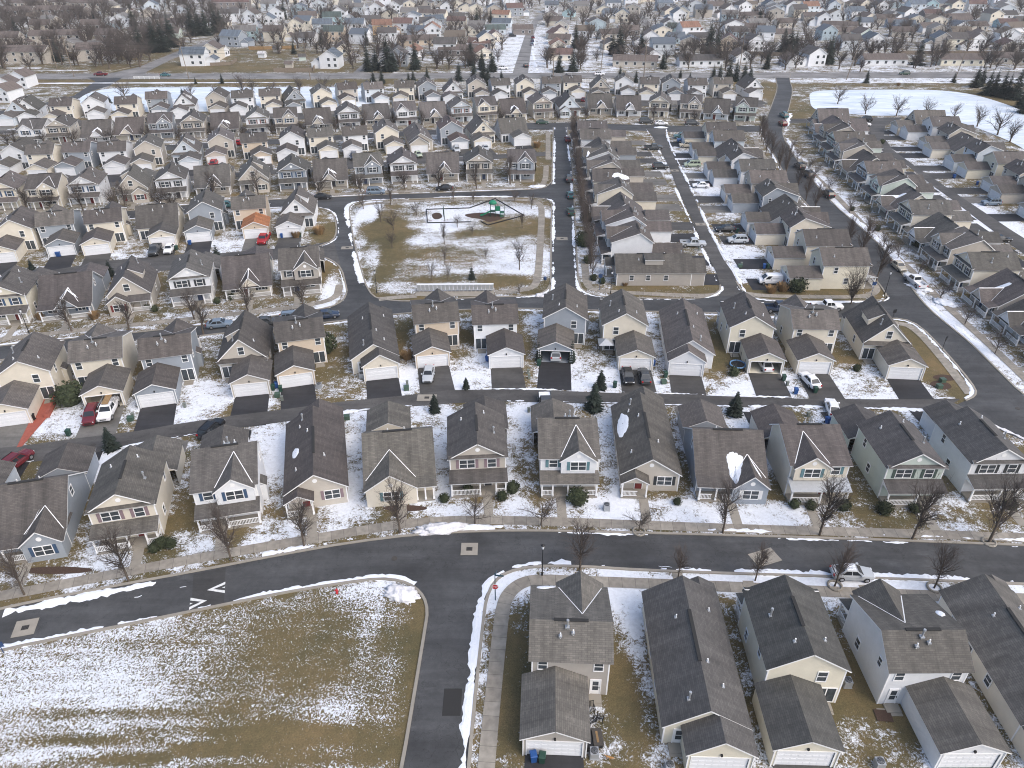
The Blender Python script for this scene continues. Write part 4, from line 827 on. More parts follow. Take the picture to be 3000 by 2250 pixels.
# sidewalks
for w in ([(-200, 1320), (20, 1285), (120, 1266), (300, 1230), (473, 1198), (690, 1162), (771, 1148), (884, 1130), (1000, 1123), (1137, 1125), (1304, 1131), (1475, 1138), (1708, 1146), (1941, 1152), (2212, 1162), (2400, 1170)],
          [(1046, 1720), (1050, 1659), (1064, 1512), (1078, 1382), (1087, 1304), (1104, 1275), (1133, 1256), (1171, 1252), (1234, 1255), (1327, 1258), (1523, 1266), (1581, 1268), (1775, 1278), (2026, 1288), (2212, 1294), (2400, 1300)],
          [(1905, 698), (1935, 697), (1975, 707), (2030, 767), (2095, 852)], [(-100, 748), (0, 734), (110, 720), (300, 701), (500, 679), (640, 664), (727, 647), (734, 615)],
          [(770, 447), (790, 441), (840, 437), (970, 431), (1130, 431), (1166, 437), (1171, 455), (1167, 528), (1162, 605), (1150, 625), (1070, 633)], [(818, 647), (850, 643), (900, 640)],
          [(1262, 560), (1265, 592), (1268, 617), (1284, 628), (1374, 634), (1520, 640), (1550, 636)], [(1612, 634), (1650, 640), (1863, 643), (1892, 632), (1893, 618), (1862, 575), (1800, 510), (1740, 446), (1715, 412), (1664, 363), (1637, 318), (1632, 300)],
          [(1706, 300), (1714, 321), (1732, 353), (1759, 378), (1783, 402), (1806, 423), (1866, 487), (1936, 555), (1976, 591), (2042, 660), (2118, 727), (2212, 815), (2330, 930)],
          [(100, 468), (213, 457), (397, 438), (667, 423), (837, 415), (944, 412), (1150, 405), (1178, 398), (1180, 358)], [(1184, 345), (1184, 300), (1184, 286)], [(1180, 260), (1380, 264), (1640, 266)]):
    ribbon('pavement', 'walk', w, 1.55, .055, None, 2)
al = ribbon('pavement', 'walk', shifted(ROWS['b'][:19], -4.2), 1.3, .036, None, 1, True)
sheet('mailbox_pad', 'conc', [(899, 640), (900, 629), (1067, 627), (1068, 641)], .058)
# frozen ponds
sheet('pond', 'ice', [(163, 232), (166, 220), (180, 206), (205, 197), (240, 191), (330, 189), (560, 189), (780, 189), (800, 192), (815, 205), (830, 232), (500, 240), (300, 245)], .10, 2)
sheet('pond', 'ice', [(1749, 214), (1748, 203), (1762, 196), (1850, 194), (2000, 194), (2060, 198), (2110, 206), (2170, 224), (2225, 246), (2320, 300), (2320, 380), (2230, 335), (2190, 309), (2110, 276), (2050, 258), (1990, 249), (1900, 251), (1860, 249), (1770, 240), (1752, 232)], .10, 2)
# road furniture lying flat
def rectm(name, m, u, v, w, h, z, rz=0, label=None, cat=None, group=None):
    x, y = G(u, v); a = MB(); a.box(-w / 2, w / 2, -h / 2, h / 2, 0, .012); o = link(name, a.mesh(name, [m]), None, (x, y, z), R(rz))
    if label: tag(o, label, cat, group)
    return o
for u, v, w, h, rz, lab in [(1014, 1187, 2.0, 2.0, 0, 'square concrete drain pad in the street junction below the snow heap'), (55, 1357, 2.2, 2.2, 14, 'square concrete drain pad in the street beside the white field'), (750, 536, 2.6, 1.6, 5, 'pale drain pad in the street beside the park'), (1214, 516, 2.6, 1.8, 0, 'pale drain pad in the street on the tree lined side of the park'),
                       (922, 860, 3.0, 1.8, 0, 'pale drain pad on the middle alley'), (1457, 369, 2.4, 1.8, 0, 'pale drain pad on the alley beside the green minivan'), (1514, 485, 2.6, 1.8, 0, 'pale drain pad on the alley below the green yard'), (1652, 1205, 3.2, 2.2, 20, 'pale drain pad in the wide street under a bare tree')]:
    t = thing('drain_pad', lab, 'drain', (*G(u, v), .085), R(rz)); a = MB(); a.box(-w / 2, w / 2, -h / 2, h / 2, 0, .015); link('pad', a.mesh('pad', ['conc']), t)
    a = MB(); a.box(-.36, .36, -.3, .3, .015, .03); [a.box(-.3 + .14 * k, -.24 + .14 * k, -.24, .24, .03, .036, 1) for k in range(5)]; link('grate', a.mesh('grate', ['rust', 'black']), t)
def round_cover(u, v, z, lab):
    a = MB(); a.tube((0, 0, 0), (0, 0, .012), .36, .36, 18, 0, True); tag(link('manhole_cover', a.mesh('manhole_cover', ['rust']), None, (*G(u, v), z)), lab, 'manhole cover')
round_cover(852, 1207, .07, 'dark round manhole cover with a tar streak in the wide street'); round_cover(2198, 883, .07, 'dark manhole cover on the street near the picture edge'); round_cover(202, 962, .07, 'dark manhole cover on the alley near the dark conifer'); round_cover(1590, 870, .07, 'iron cover on the alley behind the small conifer')
rectm('road_patch', 'dark', 977, 1517, 1.75, 2.9, .05, 0).__setitem__('kind', 'structure')
flat('road_patch', 'driveway', [G(418, 1241), G(488, 1226), G(484, 1305), G(413, 1325)], .049, (.046, .0455, .045))
# white arrowhead markings of the speed table
for tip, a_, b_ in (((960, 775), (1555, 500), (1535, 865)), ((960, 1110), (430, 1020), (375, 1415))):
    w = [Vector(G((520 + p[0] / 11.06) * .7373, (1660 + p[1] / 11.06) * .7373)) for p in (tip, a_, b_)]
    T, A, B = w; a = MB()
    for P_, Q_ in ((A, B), (B, A)):
        e = (Q_ - P_) * .23; t2 = T + ((P_ + Q_) / 2 - T) * .36
        a.poly([(*T, .058), (*P_, .058), (*(P_ + e), .058), (*t2, .058)])
    mid = (A + B) / 2; a.poly([(*(mid + (A - mid) * .16), .058), (*(mid + (B - mid) * .16), .058), (*(mid + (T - mid) * .17), .058)])
    o = link('road_marking', a.mesh('road_marking', ['wpaint'])); o['kind'] = 'structure'
# ------------------------------------------------------------------ ploughed snow along kerbs and heaps
def bank(pts, w, off, seed, h=.22, m='snowy', gap=-.15, sm=2, step=.32):
    rg = random.Random(seed); p = [G(*q) for q in pts]; p = smooth(p, sm); q = []
    for i in range(len(p) - 1):
        d = math.dist(p[i], p[i + 1]); n = max(1, int(d / step))
        q += [(p[i][0] + (p[i + 1][0] - p[i][0]) * k / n, p[i][1] + (p[i + 1][1] - p[i][1]) * k / n) for k in range(n)]
    a = MB(); wl = 0; prev = None; ph = rg.uniform(0, 9)
    for i in range(1, len(q) - 1):
        d = (Vector(q[i + 1]) - Vector(q[i - 1])).normalized(); n = Vector((-d.y, d.x)); wl = wl * .88 + rg.uniform(-.3, .3)
        f = gap + .27 + .45 * math.sin(i * .055 + ph) + wl * 1.25
        if f < .06: prev = None; continue
        W = w * min(1.25, f) * .8 * rg.uniform(.8, 1.2); c = Vector(q[i]) + n * (off + rg.uniform(-.09, .09)); hh = h * .3 * min(1.2, f) * rg.uniform(.7, 1.15)
        cur = [(*(c - n * W / 2), .045), (*(c - n * W * .28), hh * .75 + .05), (*(c + n * W * .1), hh + .05), (*(c + n * W * .36), hh * .5 + .05), (*(c + n * W / 2), .0)]
        if prev:
            for k in range(4): a.poly([prev[k], prev[k + 1], cur[k + 1], cur[k]])
        prev = cur
    if a.f: link('snow_bank', a.mesh('snow_bank', [m], True), kind='stuff')
# (line, width, offset to its left, seed, height, material, gap bias)
for k, b in enumerate([(R1T[1:4], 1.5, -.7, 1, .25, 'snowy', .1), ([(560, 1206), (760, 1170), (900, 1152), (1100, 1143)], 1.2, .5, 2, .25, 'snowy', .05), (R1T[8:], .7, -.3, 3, .12, 'snowy', -.25), (R1T[8:], .9, .9, 33, .15, 'snowy', -.3), (R1BR[:6], 1.1, -.3, 4, .2, 'snowy', .35), (R1BR[5:], 1.3, -.5, 5, .25, 'snowy', .4), (R1BL[6:], .9, -.3, 6, .2, 'snowy', .35),
        (R4P, .9, -.4, 7, .2, 'snowy', .1), (R4W, .8, -.4, 8, .2, 'snowy', .2), (R4V, .9, -.4, 9, .2, 'snowy', .35), (R4A, 1.0, .5, 10, .2, 'snowy', .3), (R4L, .8, .6, 11, .2, 'snowy', .15), (R5P, 1.6, -.6, 12, .25, 'snowy', .5), (R5A[2:], .9, .6, 13, .2, 'snowy', .25), (R5W, .6, .4, 14, .15, 'snowy', .2), (R5E, .8, -.5, 15, .2, 'snowy', .3), (R7L, 1.2, .5, 16, .25, 'snowy', .5), (R7L2, 1.2, .5, 17, .3, 'snowy', .5), (R7R, 1.0, .5, 18, .2, 'snowy', .3),
        (R6R[2:9], 1.9, -1.1, 19, .3, 'snowy', .45), (R6R[6:14], 1.9, -1.0, 119, .3, 'snowy', .5), (R6L[5:], .9, -.5, 20, .2, 'snowy', .4), (R6M, .8, -.4, 21, .2, 'snowy', .4), (R8L, .9, -.5, 22, .2, 'snowy', .25), (R8R, .9, -.5, 23, .2, 'snowy', .3), (R3L, .9, -.3, 24, .15, 'snowy', -.1), (R3U[8:], .6, .3, 25, .12, 'snowy', -.2), ([(1690, 1251), (1800, 1254), (1960, 1255), (2080, 1259)], .3, 0, 61, .06, 'snowy', .1), ([(1700, 1248), (1790, 1250)], .25, .4, 62, .05, 'snowy', .2), ([(1880, 1246), (1960, 1249)], .25, .3, 63, .05, 'snowy', .2), ([(1400, 1228), (1560, 1232)], .25, .3, 64, .05, 'snowy', .1), ([(250, 1300), (420, 1262)], .4, 0, 65, .07, 'snowy', .0), (R6B, 1.0, .6, 26, .2, 'dirtysnow', .1), ([(1160, 152), (1148, 110), (1156, 80)], 2, 0, 27, .3, 'snowy', .2), ([(-200, 181), (700, 178), (1500, 178), (2400, 178)], 3, 0, 28, .2, 'snowy', .0, 1, 4), ([(-200, 152), (220, 152)], 3, 0, 29, .3, 'snowy', .1, 1, 3), ([(0, 147), (120, 147)], 3, 0, 39, .3, 'snowy', .3, 1, 3)]): bank(*b)
def heap(u, v, rx, ry, h, seed, rz=0, m='snowy'):
    rg = random.Random(seed); bm = bmesh.new(); bmesh.ops.create_icosphere(bm, subdivisions=4, radius=1)
    from mathutils import noise as nz
    for p in bm.verts:
        n = nz.fractal(p.co * 2.6 + Vector((seed, 0, 0)), .7, 2.1, 5); r = 1 + .34 * n; p.co = Vector((p.co.x * rx * r, p.co.y * ry * r, max(-.05, p.co.z * h * .62 * (1 + .55 * n))))
    me = bpy.data.meshes.new('snow_heap'); bm.to_mesh(me); bm.free(); me.materials.append(M[m]); me.polygons.foreach_set("use_smooth", [True] * len(me.polygons))
    link('snow_heap', me, None, (*G(u, v), 0), R(rz), kind='stuff')
for k, hp in enumerate([(955, 1143, 3.2, 1.0, .9, 1, 6, 'dirtysnow'), (1020, 1140, 3.0, .6, .4, 2, -2), (868, 1283, 1.9, 1.2, .8, 3, -20, 'dirtysnow'), (2040, 655, 2.2, 1.6, .7, 4, -40), (1178, 638, 2.2, 1.0, .6, 5, 10, 'dirtysnow'), (1160, 403, 2.4, 1.1, .5, 6, 10), (1427, 276, 2.4, 1.0, .5, 9), (1985, 622, 2.6, 1.2, .35, 14, -45)]): heap(*hp)
# ------------------------------------------------------------------ trees
def rv(rg, d, ang):
    """direction d tilted by ang in a random azimuth"""
    d = d.normalized(); a = d.orthogonal().normalized(); b = d.cross(a); t = rg.uniform(0, 2 * math.pi)
    return (d * math.cos(ang) + (a * math.cos(t) + b * math.sin(t)) * math.sin(ang)).normalized()
def limb(mb, rg, p, d, L, r, segs, up=.0, wob=.12, n=4, tip=.35):
    pts = [p]; r0 = r
    for k in range(segs):
        d = (d + Vector((rg.uniform(-wob, wob), rg.uniform(-wob, wob), rg.uniform(-wob, wob) + up))).normalized(); q = p + d * (L / segs)
        r1 = r * (1 - (1 - tip) * (k + 1) / segs); mb.tube(p, q, r0, r1, n); p = q; r0 = r1; pts.append((p, d, r1))
    return pts[1:]
def bare_tree(seed, H, spread, shape, n1, n2, n3, th=1.0, red=False, base=.22):
    """shape: 'oval' upright street tree, 'round' open shade tree, 'vase' multi stem"""
    rg = random.Random(seed); tr = MB(); cr = MB(); n3 = n3
    lead = limb(tr, rg, Vector((0, 0, -.05)), Vector((0, 0, 1)), H * (.8 if shape == 'oval' else .5), H * .017 * th, 7, .25, .07, 7, .3)
    def along(pts, f):
        x = f * len(pts); i = min(len(pts) - 1, int(x)); a = pts[i - 1][0] if i else Vector((0, 0, 0)); return a.lerp(pts[i][0], x - i), pts[i][2]
    zmax = lead[-1][0].z
    for k in range(n1):
        f = base / .8 + (1 - base / .8) * (k + rg.random()) / n1; p, r = along(lead, min(.995, f)); z = p.z / H
        if shape == 'oval': ang = R(rg.uniform(24, 46)); L = spread * (1.25 - .75 * abs(z - .38) / .5) * rg.uniform(.8, 1.15)
        elif shape == 'round': ang = R(rg.uniform(30, 68)); L = H * .48 * rg.uniform(.75, 1.1) * (1.1 - .4 * f)
        else: ang = R(rg.uniform(12, 40)); L = H * .62 * rg.uniform(.8, 1.1)
        d = rv(rg, Vector((0, 0, 1)), ang); prim = limb(cr, rg, p, d, max(.5, L), min(r * .75, H * .0075 * th), 4, .10, .13, 4, .4)
        for j in range(n2):
            q, r2 = along(prim, .15 + .85 * (j + rg.random()) / n2); dd = rv(rg, d, R(rg.uniform(22, 52))); dd.z += .25
            sec = limb(cr, rg, q, dd, L * rg.uniform(.32, .6), r2 * .7, 3, .08, .2, 3, .4)
            for i in range(n3):
                s, r3 = along(sec, .1 + .9 * (i + rg.random()) / n3); d3 = rv(rg, dd, R(rg.uniform(20, 55))); d3.z += .15
                limb(cr, rg, s, d3, L * rg.uniform(.14, .32), max(.012 * th, r3 * .7), 1, .0, .2, 3, .45)
    return tr.mesh('trunk', ['bark'], True), cr.mesh('crown', ['twigred' if red else 'twig'])
def conifer(seed, H, Rr, n, col='needle', lean=0):
    rg = random.Random(seed); tr = MB(); tr.tube((0, 0, -.05), (0, 0, H * .96), H * .018, .02, 6); cr = MB(); tiers = max(9, int(H * 2.0))
    for t in range(tiers):
        z = H * (.06 + .92 * t / tiers); rad = Rr * (1 - (z / H)) ** .8 * rg.uniform(.7, 1.15) + .08; m = max(5, int(n / tiers * (1.5 - z / H)))
        for k in range(m):
            a = 2 * math.pi * (k + rg.random()) / m; rr = rad * rg.uniform(.5, 1.15); dr = rr * rg.uniform(.1, .45)
            ca, sa = math.cos(a), math.sin(a); w = rr * rg.uniform(.10, .22) + .05
            p = [(ca * rr * .08, sa * rr * .08, z), (ca * rr * .6 - sa * w, sa * rr * .6 + ca * w, z - dr * .55), (ca * rr, sa * rr, z - dr * .8), (ca * rr * .6 + sa * w, sa * rr * .6 - ca * w, z - dr * .62)]
            cr.poly(p)
            for s in range(3):
                f = rg.uniform(.35, .95); sw = rg.uniform(-.9, .9) * w; c0 = Vector((ca * rr * f - sa * sw, sa * rr * f + ca * sw, z - dr * f)); u = Vector((rg.uniform(-1, 1), rg.uniform(-1, 1), rg.uniform(-.9, .3))) * w * .8; v = Vector((rg.uniform(-1, 1), rg.uniform(-1, 1), rg.uniform(-.6, .6))) * w * .55
                cr.poly([c0, c0 + u + v * .3, c0 + u * .5 + v])
    return tr.mesh('trunk', ['bark']), cr.mesh('crown', [col])
def bush(seed, rx, rz, n, m='hedge', leaf=.12):
    rg = random.Random(seed); a = MB()
    for k in range(n):
        d = Vector((rg.gauss(0, 1), rg.gauss(0, 1), rg.gauss(0, 1))).normalized(); s = rg.uniform(.62, 1.18); p = Vector((d.x * rx * s, d.y * rx * s, rz + d.z * rz * s))
        u = Vector((rg.uniform(-1, 1), rg.uniform(-1, 1), rg.uniform(-1, 1))) * leaf; v = Vector((rg.uniform(-1, 1), rg.uniform(-1, 1), rg.uniform(-1, 1))) * leaf
        a.poly([p - u, p + v, p + u, p - v])
    a.loft([[(rx * .82 * math.cos(t) * q, rx * .82 * math.sin(t) * q, z) for t in [2 * math.pi * i / 9 for i in range(9)]] for z, q in ((0, .7), (rz * .6, 1), (rz * 1.3, .9), (rz * 1.75, .5))])
    return a.mesh('shrub', [m])
def dry_clump(seed, rx, h, n):
    rg = random.Random(seed); a = MB()
    for k in range(n):
        t = rg.uniform(0, 6.28); q = rg.random() ** .5 * rx * .5; p = Vector((math.cos(t) * q, math.sin(t) * q, 0)); e = p + Vector((math.cos(t) * rx * rg.uniform(.2, .6), math.sin(t) * rx * rg.uniform(.2, .6), h * rg.uniform(.6, 1))); s = Vector((-math.sin(t), math.cos(t), 0)) * .05
        a.poly([p - s, p + s, e + s * .6, e - s * .6])
    return a.mesh('shrub', ['dry'])
STREET = [bare_tree(11 + k, 8.5, 2.5, 'oval', 26, 8, 5, 1.0, k == 2) for k in range(3)]
OPEN = [bare_tree(21 + k, 8.0, 2.4, 'round', 14, 8, 5, 1.0) for k in range(2)]
HEDGE = [bare_tree(31 + k, 7.4, 2.3, 'oval', 24, 7, 4, .85, True, .1) for k in range(3)]
PARKT = [bare_tree(41 + k, 4.6, 1.5, 'round' if k else 'oval', 12, 7, 4, 1.25) for k in range(2)]
ROWT = [bare_tree(45 + k, 7.6, 2.4, 'round' if k else 'oval', 15, 8, 5, 1.5) for k in range(3)]
VASE = [bare_tree(51, 7.2, 2.4, 'vase', 16, 9, 6, 1.3, False, .06)]
FARB = [bare_tree(61 + k, 11.0, 3.6, 'round', 14, 7, 4, 1.9, k == 1) for k in range(4)]
POND = [bare_tree(71 + k, 7.8, 2.5, 'round', 13, 7, 5, 1.7) for k in range(2)]
CON = [conifer(81 + k, 7.5, 2.7, 420) for k in range(3)]; CONF = [conifer(91 + k, 15, 4.9, 480) for k in range(3)]; CONS = [conifer(95, 4.6, 1.5, 260)]; CYP = [conifer(97, 4.2, .75, 300)]
BUSH = [bush(3, .9, .75, 420), bush(4, 1.5, 1.1, 600, 'hedge', .16)]; DRYB = dry_clump(5, 1.3, 1.4, 260)
TR = random.Random(99)
def tree(protos, u, v, label, group, cat='tree', sc=1.0, name='bare_tree', xy=None, k=None):
    tm, cm = protos[TR.randrange(len(protos)) if k is None else k]; p = xy or G(u, v); s = sc * TR.uniform(.9, 1.1)
    o = thing(name, label, cat, (p[0], p[1], 0), TR.uniform(0, 6.28), group); o.scale = (s, s, s * TR.uniform(.94, 1.08))
    link('trunk', tm, o); link('crown', cm, o); return o
def single(mesh, u, v, label, group, cat='shrub', sc=1.0, name='shrub', z=1.0):
    s = sc * TR.uniform(.9, 1.1); o = tag(link(name, mesh, None, (*G(u, v), 0), TR.uniform(0, 6.28)), label, cat, group); o.scale = (s, s, s * z); return o
for k, (u, v) in enumerate([(53, 1285), (278, 1255), (500, 1211), (657, 1180), (864, 1151), (1026, 1131), (1169, 1135), (1380, 1148), (1561, 1151), (1770, 1156), (1970, 1166), (2136, 1171)]):
    tree(STREET if k not in (5, 6, 7) else OPEN, u, v, f"bare street tree before the porch row, {NTH[k]} from the left along the wide street", 'trees along the wide street', sc=(.85, .95, .95, .9, .95, .75, .82, .62, .95, 1.12, 1.0, 1.15)[k])
for k, (u, v, s) in enumerate([(1252, 1234, .95), (1465, 1247, .55), (1631, 1254, .68), (1803, 1266, .75), (2018, 1270, .75)]):
    tree([STREET[2]], u, v, f"reddish bare tree on the near kerb of the wide street, {NTH[k]} from the stop sign", 'trees along the wide street', sc=s)
for k, (u, v) in enumerate([(155, 716), (280, 715), (420, 690), (440, 723), (537, 680), (655, 670)]): tree(ROWT, u, v, f"bare tree before the porches west of the park, {NTH[k]} from the left", 'trees on the park cross street', sc=.85)
for k, (u, v) in enumerate([(60, 462), (110, 453), (182, 461), (248, 458), (273, 456), (348, 451), (372, 455), (463, 436), (560, 428), (690, 424), (780, 415), (874, 409), (947, 406), (1029, 408), (1102, 398)]): tree(ROWT, u, v, f"bare tree before the porch row above the park, {NTH[k]} from the left", 'trees on the park top street', sc=.95)
for k, (u, v) in enumerate([(20, 318), (40, 322), (98, 318), (160, 315), (240, 310), (318, 306), (388, 304), (455, 300), (525, 297), (590, 294), (655, 290), (725, 285), (790, 281), (850, 278), (912, 275), (972, 272), (1085, 266), (1205, 262), (1265, 260), (1412, 262), (1500, 264)]): tree(ROWT, u, v, f"bare tree before the porch row below the pond, {NTH[k]} from the left", 'trees before the porch row below the pond', sc=.8)
for k, (u, v, s) in enumerate([(785, 451, 1.4), (823, 480, 1.25), (850, 497, 1.35), (847, 535, 1.1), (900, 466, 1.0), (844, 442, 1.1), (979, 437, 1.0), (1022, 443, .9), (1111, 435, 1.0), (1148, 451, .9), (988, 491, .9), (1021, 506, .7), (1128, 493, .9), (960, 528, 1.1), (961, 572, .8), (1122, 583, 1.3), (932, 606, .8), (968, 606, .7), (1122, 634, .6), (1050, 560, .6)]):
    tree(PARKT, u, v, f"slim bare tree standing in the park, {NTH[k]} of those planted there", 'bare trees in the park', sc=s)
for k, (u, v) in enumerate([(1019, 603)]): tree(CONS, u, v, 'small green evergreen behind the mailbox row', 'evergreens behind the mailboxes', name='conifer', sc=.62)
for k in range(31):
    y = 141.5 + 4.05 * k; tree(HEDGE, 0, 0, f"narrow bare tree, {NTH[k]} from the near end of the dense line beside the park street", 'dense line of narrow trees', xy=(interp(y, [(140, 16.6), (200, 18.3), (268, 21.0)]) + TR.uniform(-.3, .3), y), sc=.92 if k else .85)
for k, (u, v, s) in enumerate([(1893, 607, 1.1), (1857, 561, 1.05), (1832, 531, .9), (1759, 456, .95), (1740, 434, .95), (1721, 413, .9), (1696, 384, .95), (1682, 371, .95), (1664, 350, .95), (1654, 333, .95), (1648, 318, .9), (1644, 306, .9), (1640, 292, .9)]):
    tree(STREET, u, v, f"dark bare tree on the left kerb of the right hand street, {NTH[k]} from its corner", 'trees on the right hand street', sc=s)
tree(VASE, 1838, 657, 'broad many stemmed bare tree above the parked white pickup', 'trees on the right hand street')
for k, (u, v) in enumerate([(2149, 764), (2084, 701), (2029, 649), (1982, 596), (1939, 559), (1908, 533), (1879, 501), (1835, 460), (1791, 413), (1757, 386), (1745, 368), (1722, 348), (1707, 327)]):
    tree(OPEN, u, v, f"bare tree by the far sidewalk of the right hand street, {NTH[k]} from the near end", 'sidewalk trees on the right hand street', sc=.72)
for k, (u, v, s) in enumerate([(1809, 225, 1.0), (1869, 247, 1.0), (1936, 250, 1.05), (2001, 247, 1.05), (2059, 257, .9), (2110, 274, 1.1), (2154, 292, 1.25), (2181, 307, 1.2)]): tree(POND, u, v, f"bare tree on the shore of the large pond, {NTH[k]} from the left", 'trees on the pond shore', sc=s)
for k, (u, v, s) in enumerate([(272, 217, 1.2), (413, 213, .9), (525, 203, 1.3), (547, 200, 1.0), (590, 202, .8), (648, 202, .9), (700, 203, 1.1), (763, 200, .8), (468, 208, .7)]): tree(POND, u, v, f"bare tree against the narrow pond, {NTH[k]} from the left", 'trees by the narrow pond', sc=s)
for k, (u, v, s, l) in enumerate([(242, 970, .52, 'dark conifer beside the alley and the cream gabled roof'), (939, 889, .44, 'dark conifer below the drain pad on the middle alley'), (1007, 839, .3, 'small dusty conifer in the snowy yard of the tan house'), (1297, 840, .44, 'sparse conifer in the snowy yard beside two dark sedans'), (1282, 885, .6, 'conifer at the alley edge with a ring of grass'), (1586, 895, .57, 'dense conifer at the alley edge beside deep snow'), (240, 596, .44, 'dark conifer beside the side alley behind the steep gabled house'), (473, 574, .6, 'broad conifer beside the side alley near the pale drive'), (72, 590, .45, 'conifer in the yard at the left end of the side alley'), (238, 224, .42, 'small conifer beside the white gabled house at the narrow pond'), (395, 208, .5, 'conifer beside the white dormer house at the narrow pond')]):
    tree(CON, u, v, l, None, name='conifer', sc=s * 1.08)
for u, v, l in ((1163, 781, 'slim cypress on the near side of the open blue garage'), (1235, 783, 'slim cypress on the far side of the open blue garage')): tree(CYP, u, v, l, 'cypresses flanking the open garage', name='cypress')
ORD = lambda L, k: sum(1 for q in L if q[0] < L[k][0] or (q[0] == L[k][0] and L.index(q) < k))
RS = [(1339, 166, .5), (1373, 178, .5), (1469, 168, .45), (1489, 179, .5), (1539, 176, .75), (1553, 175, .85), (1573, 175, .95), (1588, 175, .85), (1606, 176, .95), (1619, 176, .8), (893, 181, .65), (923, 179, .7), (991, 176, .85), (1023, 174, 1.0), (1043, 184, 1.1), (1053, 184, 1.0), (1083, 178, .6), (807, 184, .75), (825, 182, .7), (883, 181, .5), (480, 180, .45), (423, 181, .3), (1871, 179, .6), (2059, 178, .45), (2105, 189, .9), (2117, 186, .9), (2130, 205, 1.1), (2143, 206, 1.0), (2160, 210, 1.15), (2172, 212, 1.0), (2190, 215, 1.2), (2205, 232, 1.1), (2212, 245, 1.1), (1655, 149, .8), (1431, 149, .8)]
for k, (u, v, s) in enumerate(RS):
    tree(CONF, u, v, f"dark green conifer planted along the main road, {NTH[ORD(RS, k)]} from the left", 'conifers along the main road', name='conifer', sc=s * .66)
RS = [(337, 113, 1.3), (355, 112, 1.2), (373, 102, 1.2), (307, 114, 1.0), (417, 78, 1.1), (432, 76, 1.1), (447, 76, 1.1), (467, 71, 1.1), (480, 70, 1.0), (290, 62, .9), (206, 55, .7), (1337, 122, 1.3), (1322, 118, 1.1), (1383, 122, 1.1), (1529, 123, 1.5), (1547, 121, 1.1), (1703, 121, 1.4), (1690, 112, 1.2), (1715, 118, 1.1), (1789, 138, 1.2), (1981, 140, 1.2), (1017, 141, 1.1), (1041, 151, .8), (1063, 155, 1.0), (1207, 156, .9), (1237, 154, .9), (1243, 104, 1.0), (1256, 102, .8), (795, 154, 1.1), (812, 152, .9), (838, 154, 1.3), (850, 153, 1.0), (897, 150, 1.0), (694, 95, .7), (635, 117, .6), (792, 98, .7), (560, 45, .9), (615, 42, 1.0), (640, 30, 1.0), (696, 40, .9), (1030, 58, 1.0), (1060, 50, .9), (128, 133, .8), (40, 85, .9), (110, 66, .7), (1640, 43, .7), (1800, 46, .9), (1852, 62, .9), (1520, 24, .9), (1100, 32, .8)]
for k, (u, v, s) in enumerate(RS):
    tree(CONF, u, v, f"dark conifer {'beside the main road lots' if v > 110 else 'deep among the far houses'}, {NTH[ORD([q if (q[1] > 110) == (v > 110) else (9999,) for q in RS], k)]} from the left", 'conifers beyond the main road', name='conifer', sc=s * (.98 if u < 500 else .8))
SHN = {}
# shrubs
for k, (u, v, s, kd) in enumerate([(350, 1180, 1.0, 0), (335, 1190, .7, 0), (1107, 1062, 1.1, 0), (1085, 1078, .9, 0), (1462, 1088, .6, 0), (1908, 1106, 1.1, 0), (1820, 1100, .9, 0), (1752, 1098, .8, 0), (1715, 1095, .8, 0), (1975, 1105, .9, 0), (2180, 1098, .8, 0), (1010, 1065, .8, 0), (370, 1180, .5, 1), (1247, 1085, .9, 1), (960, 1082, .5, 1), (205, 688, 1.0, 2), (90, 690, .9, 2), (640, 512, 1.2, 2), (690, 505, 1.3, 2), (500, 648, .9, 0), (335, 672, .8, 0), (318, 668, .8, 0), (470, 655, .8, 0), (1262, 530, 1.4, 1), (1270, 568, 1.2, 0), (1268, 478, 1.1, 1), (1270, 455, 1.0, 0), (1300, 612, .9, 0), (1282, 605, .8, 0), (1350, 617, .6, 2), (1445, 612, .6, 2), (1665, 632, 1.1, 2), (1690, 628, 1.1, 2), (1720, 628, 1.3, 1), (1982, 535, 1.2, 0), (1895, 498, .8, 0), (1840, 455, .7, 0), (2110, 650, .6, 0), (2100, 640, .6, 0), (880, 775, 1.0, 2), (700, 760, 1.3, 1), (155, 870, 1.4, 1), (1585, 810, .9, 0), (1850, 800, .8, 0), (1160, 318, 1.4, 2), (1940, 185, .8, 2), (1510, 205, .6, 0), (1905, 310, 1.0, 0), (420, 322, .8, 2), (470, 352, 1.0, 2)]):
    kn = ('rounded dark shrub', 'broad evergreen shrub', 'tan dried ornamental grass')[kd]; x_, y_ = G(u, v); r_ = min(REF, key=lambda q: (q[0] - x_) ** 2 + (q[1] - y_) ** 2)[2]; n_ = SHN[(kn, r_)] = SHN.get((kn, r_), 0) + 1
    single((BUSH[0], BUSH[1], DRYB)[kd], u, v, ('', 'another ', 'third ')[n_ - 1] + f"{kn} by the {r_}", 'shrubs in the planting beds', sc=s)
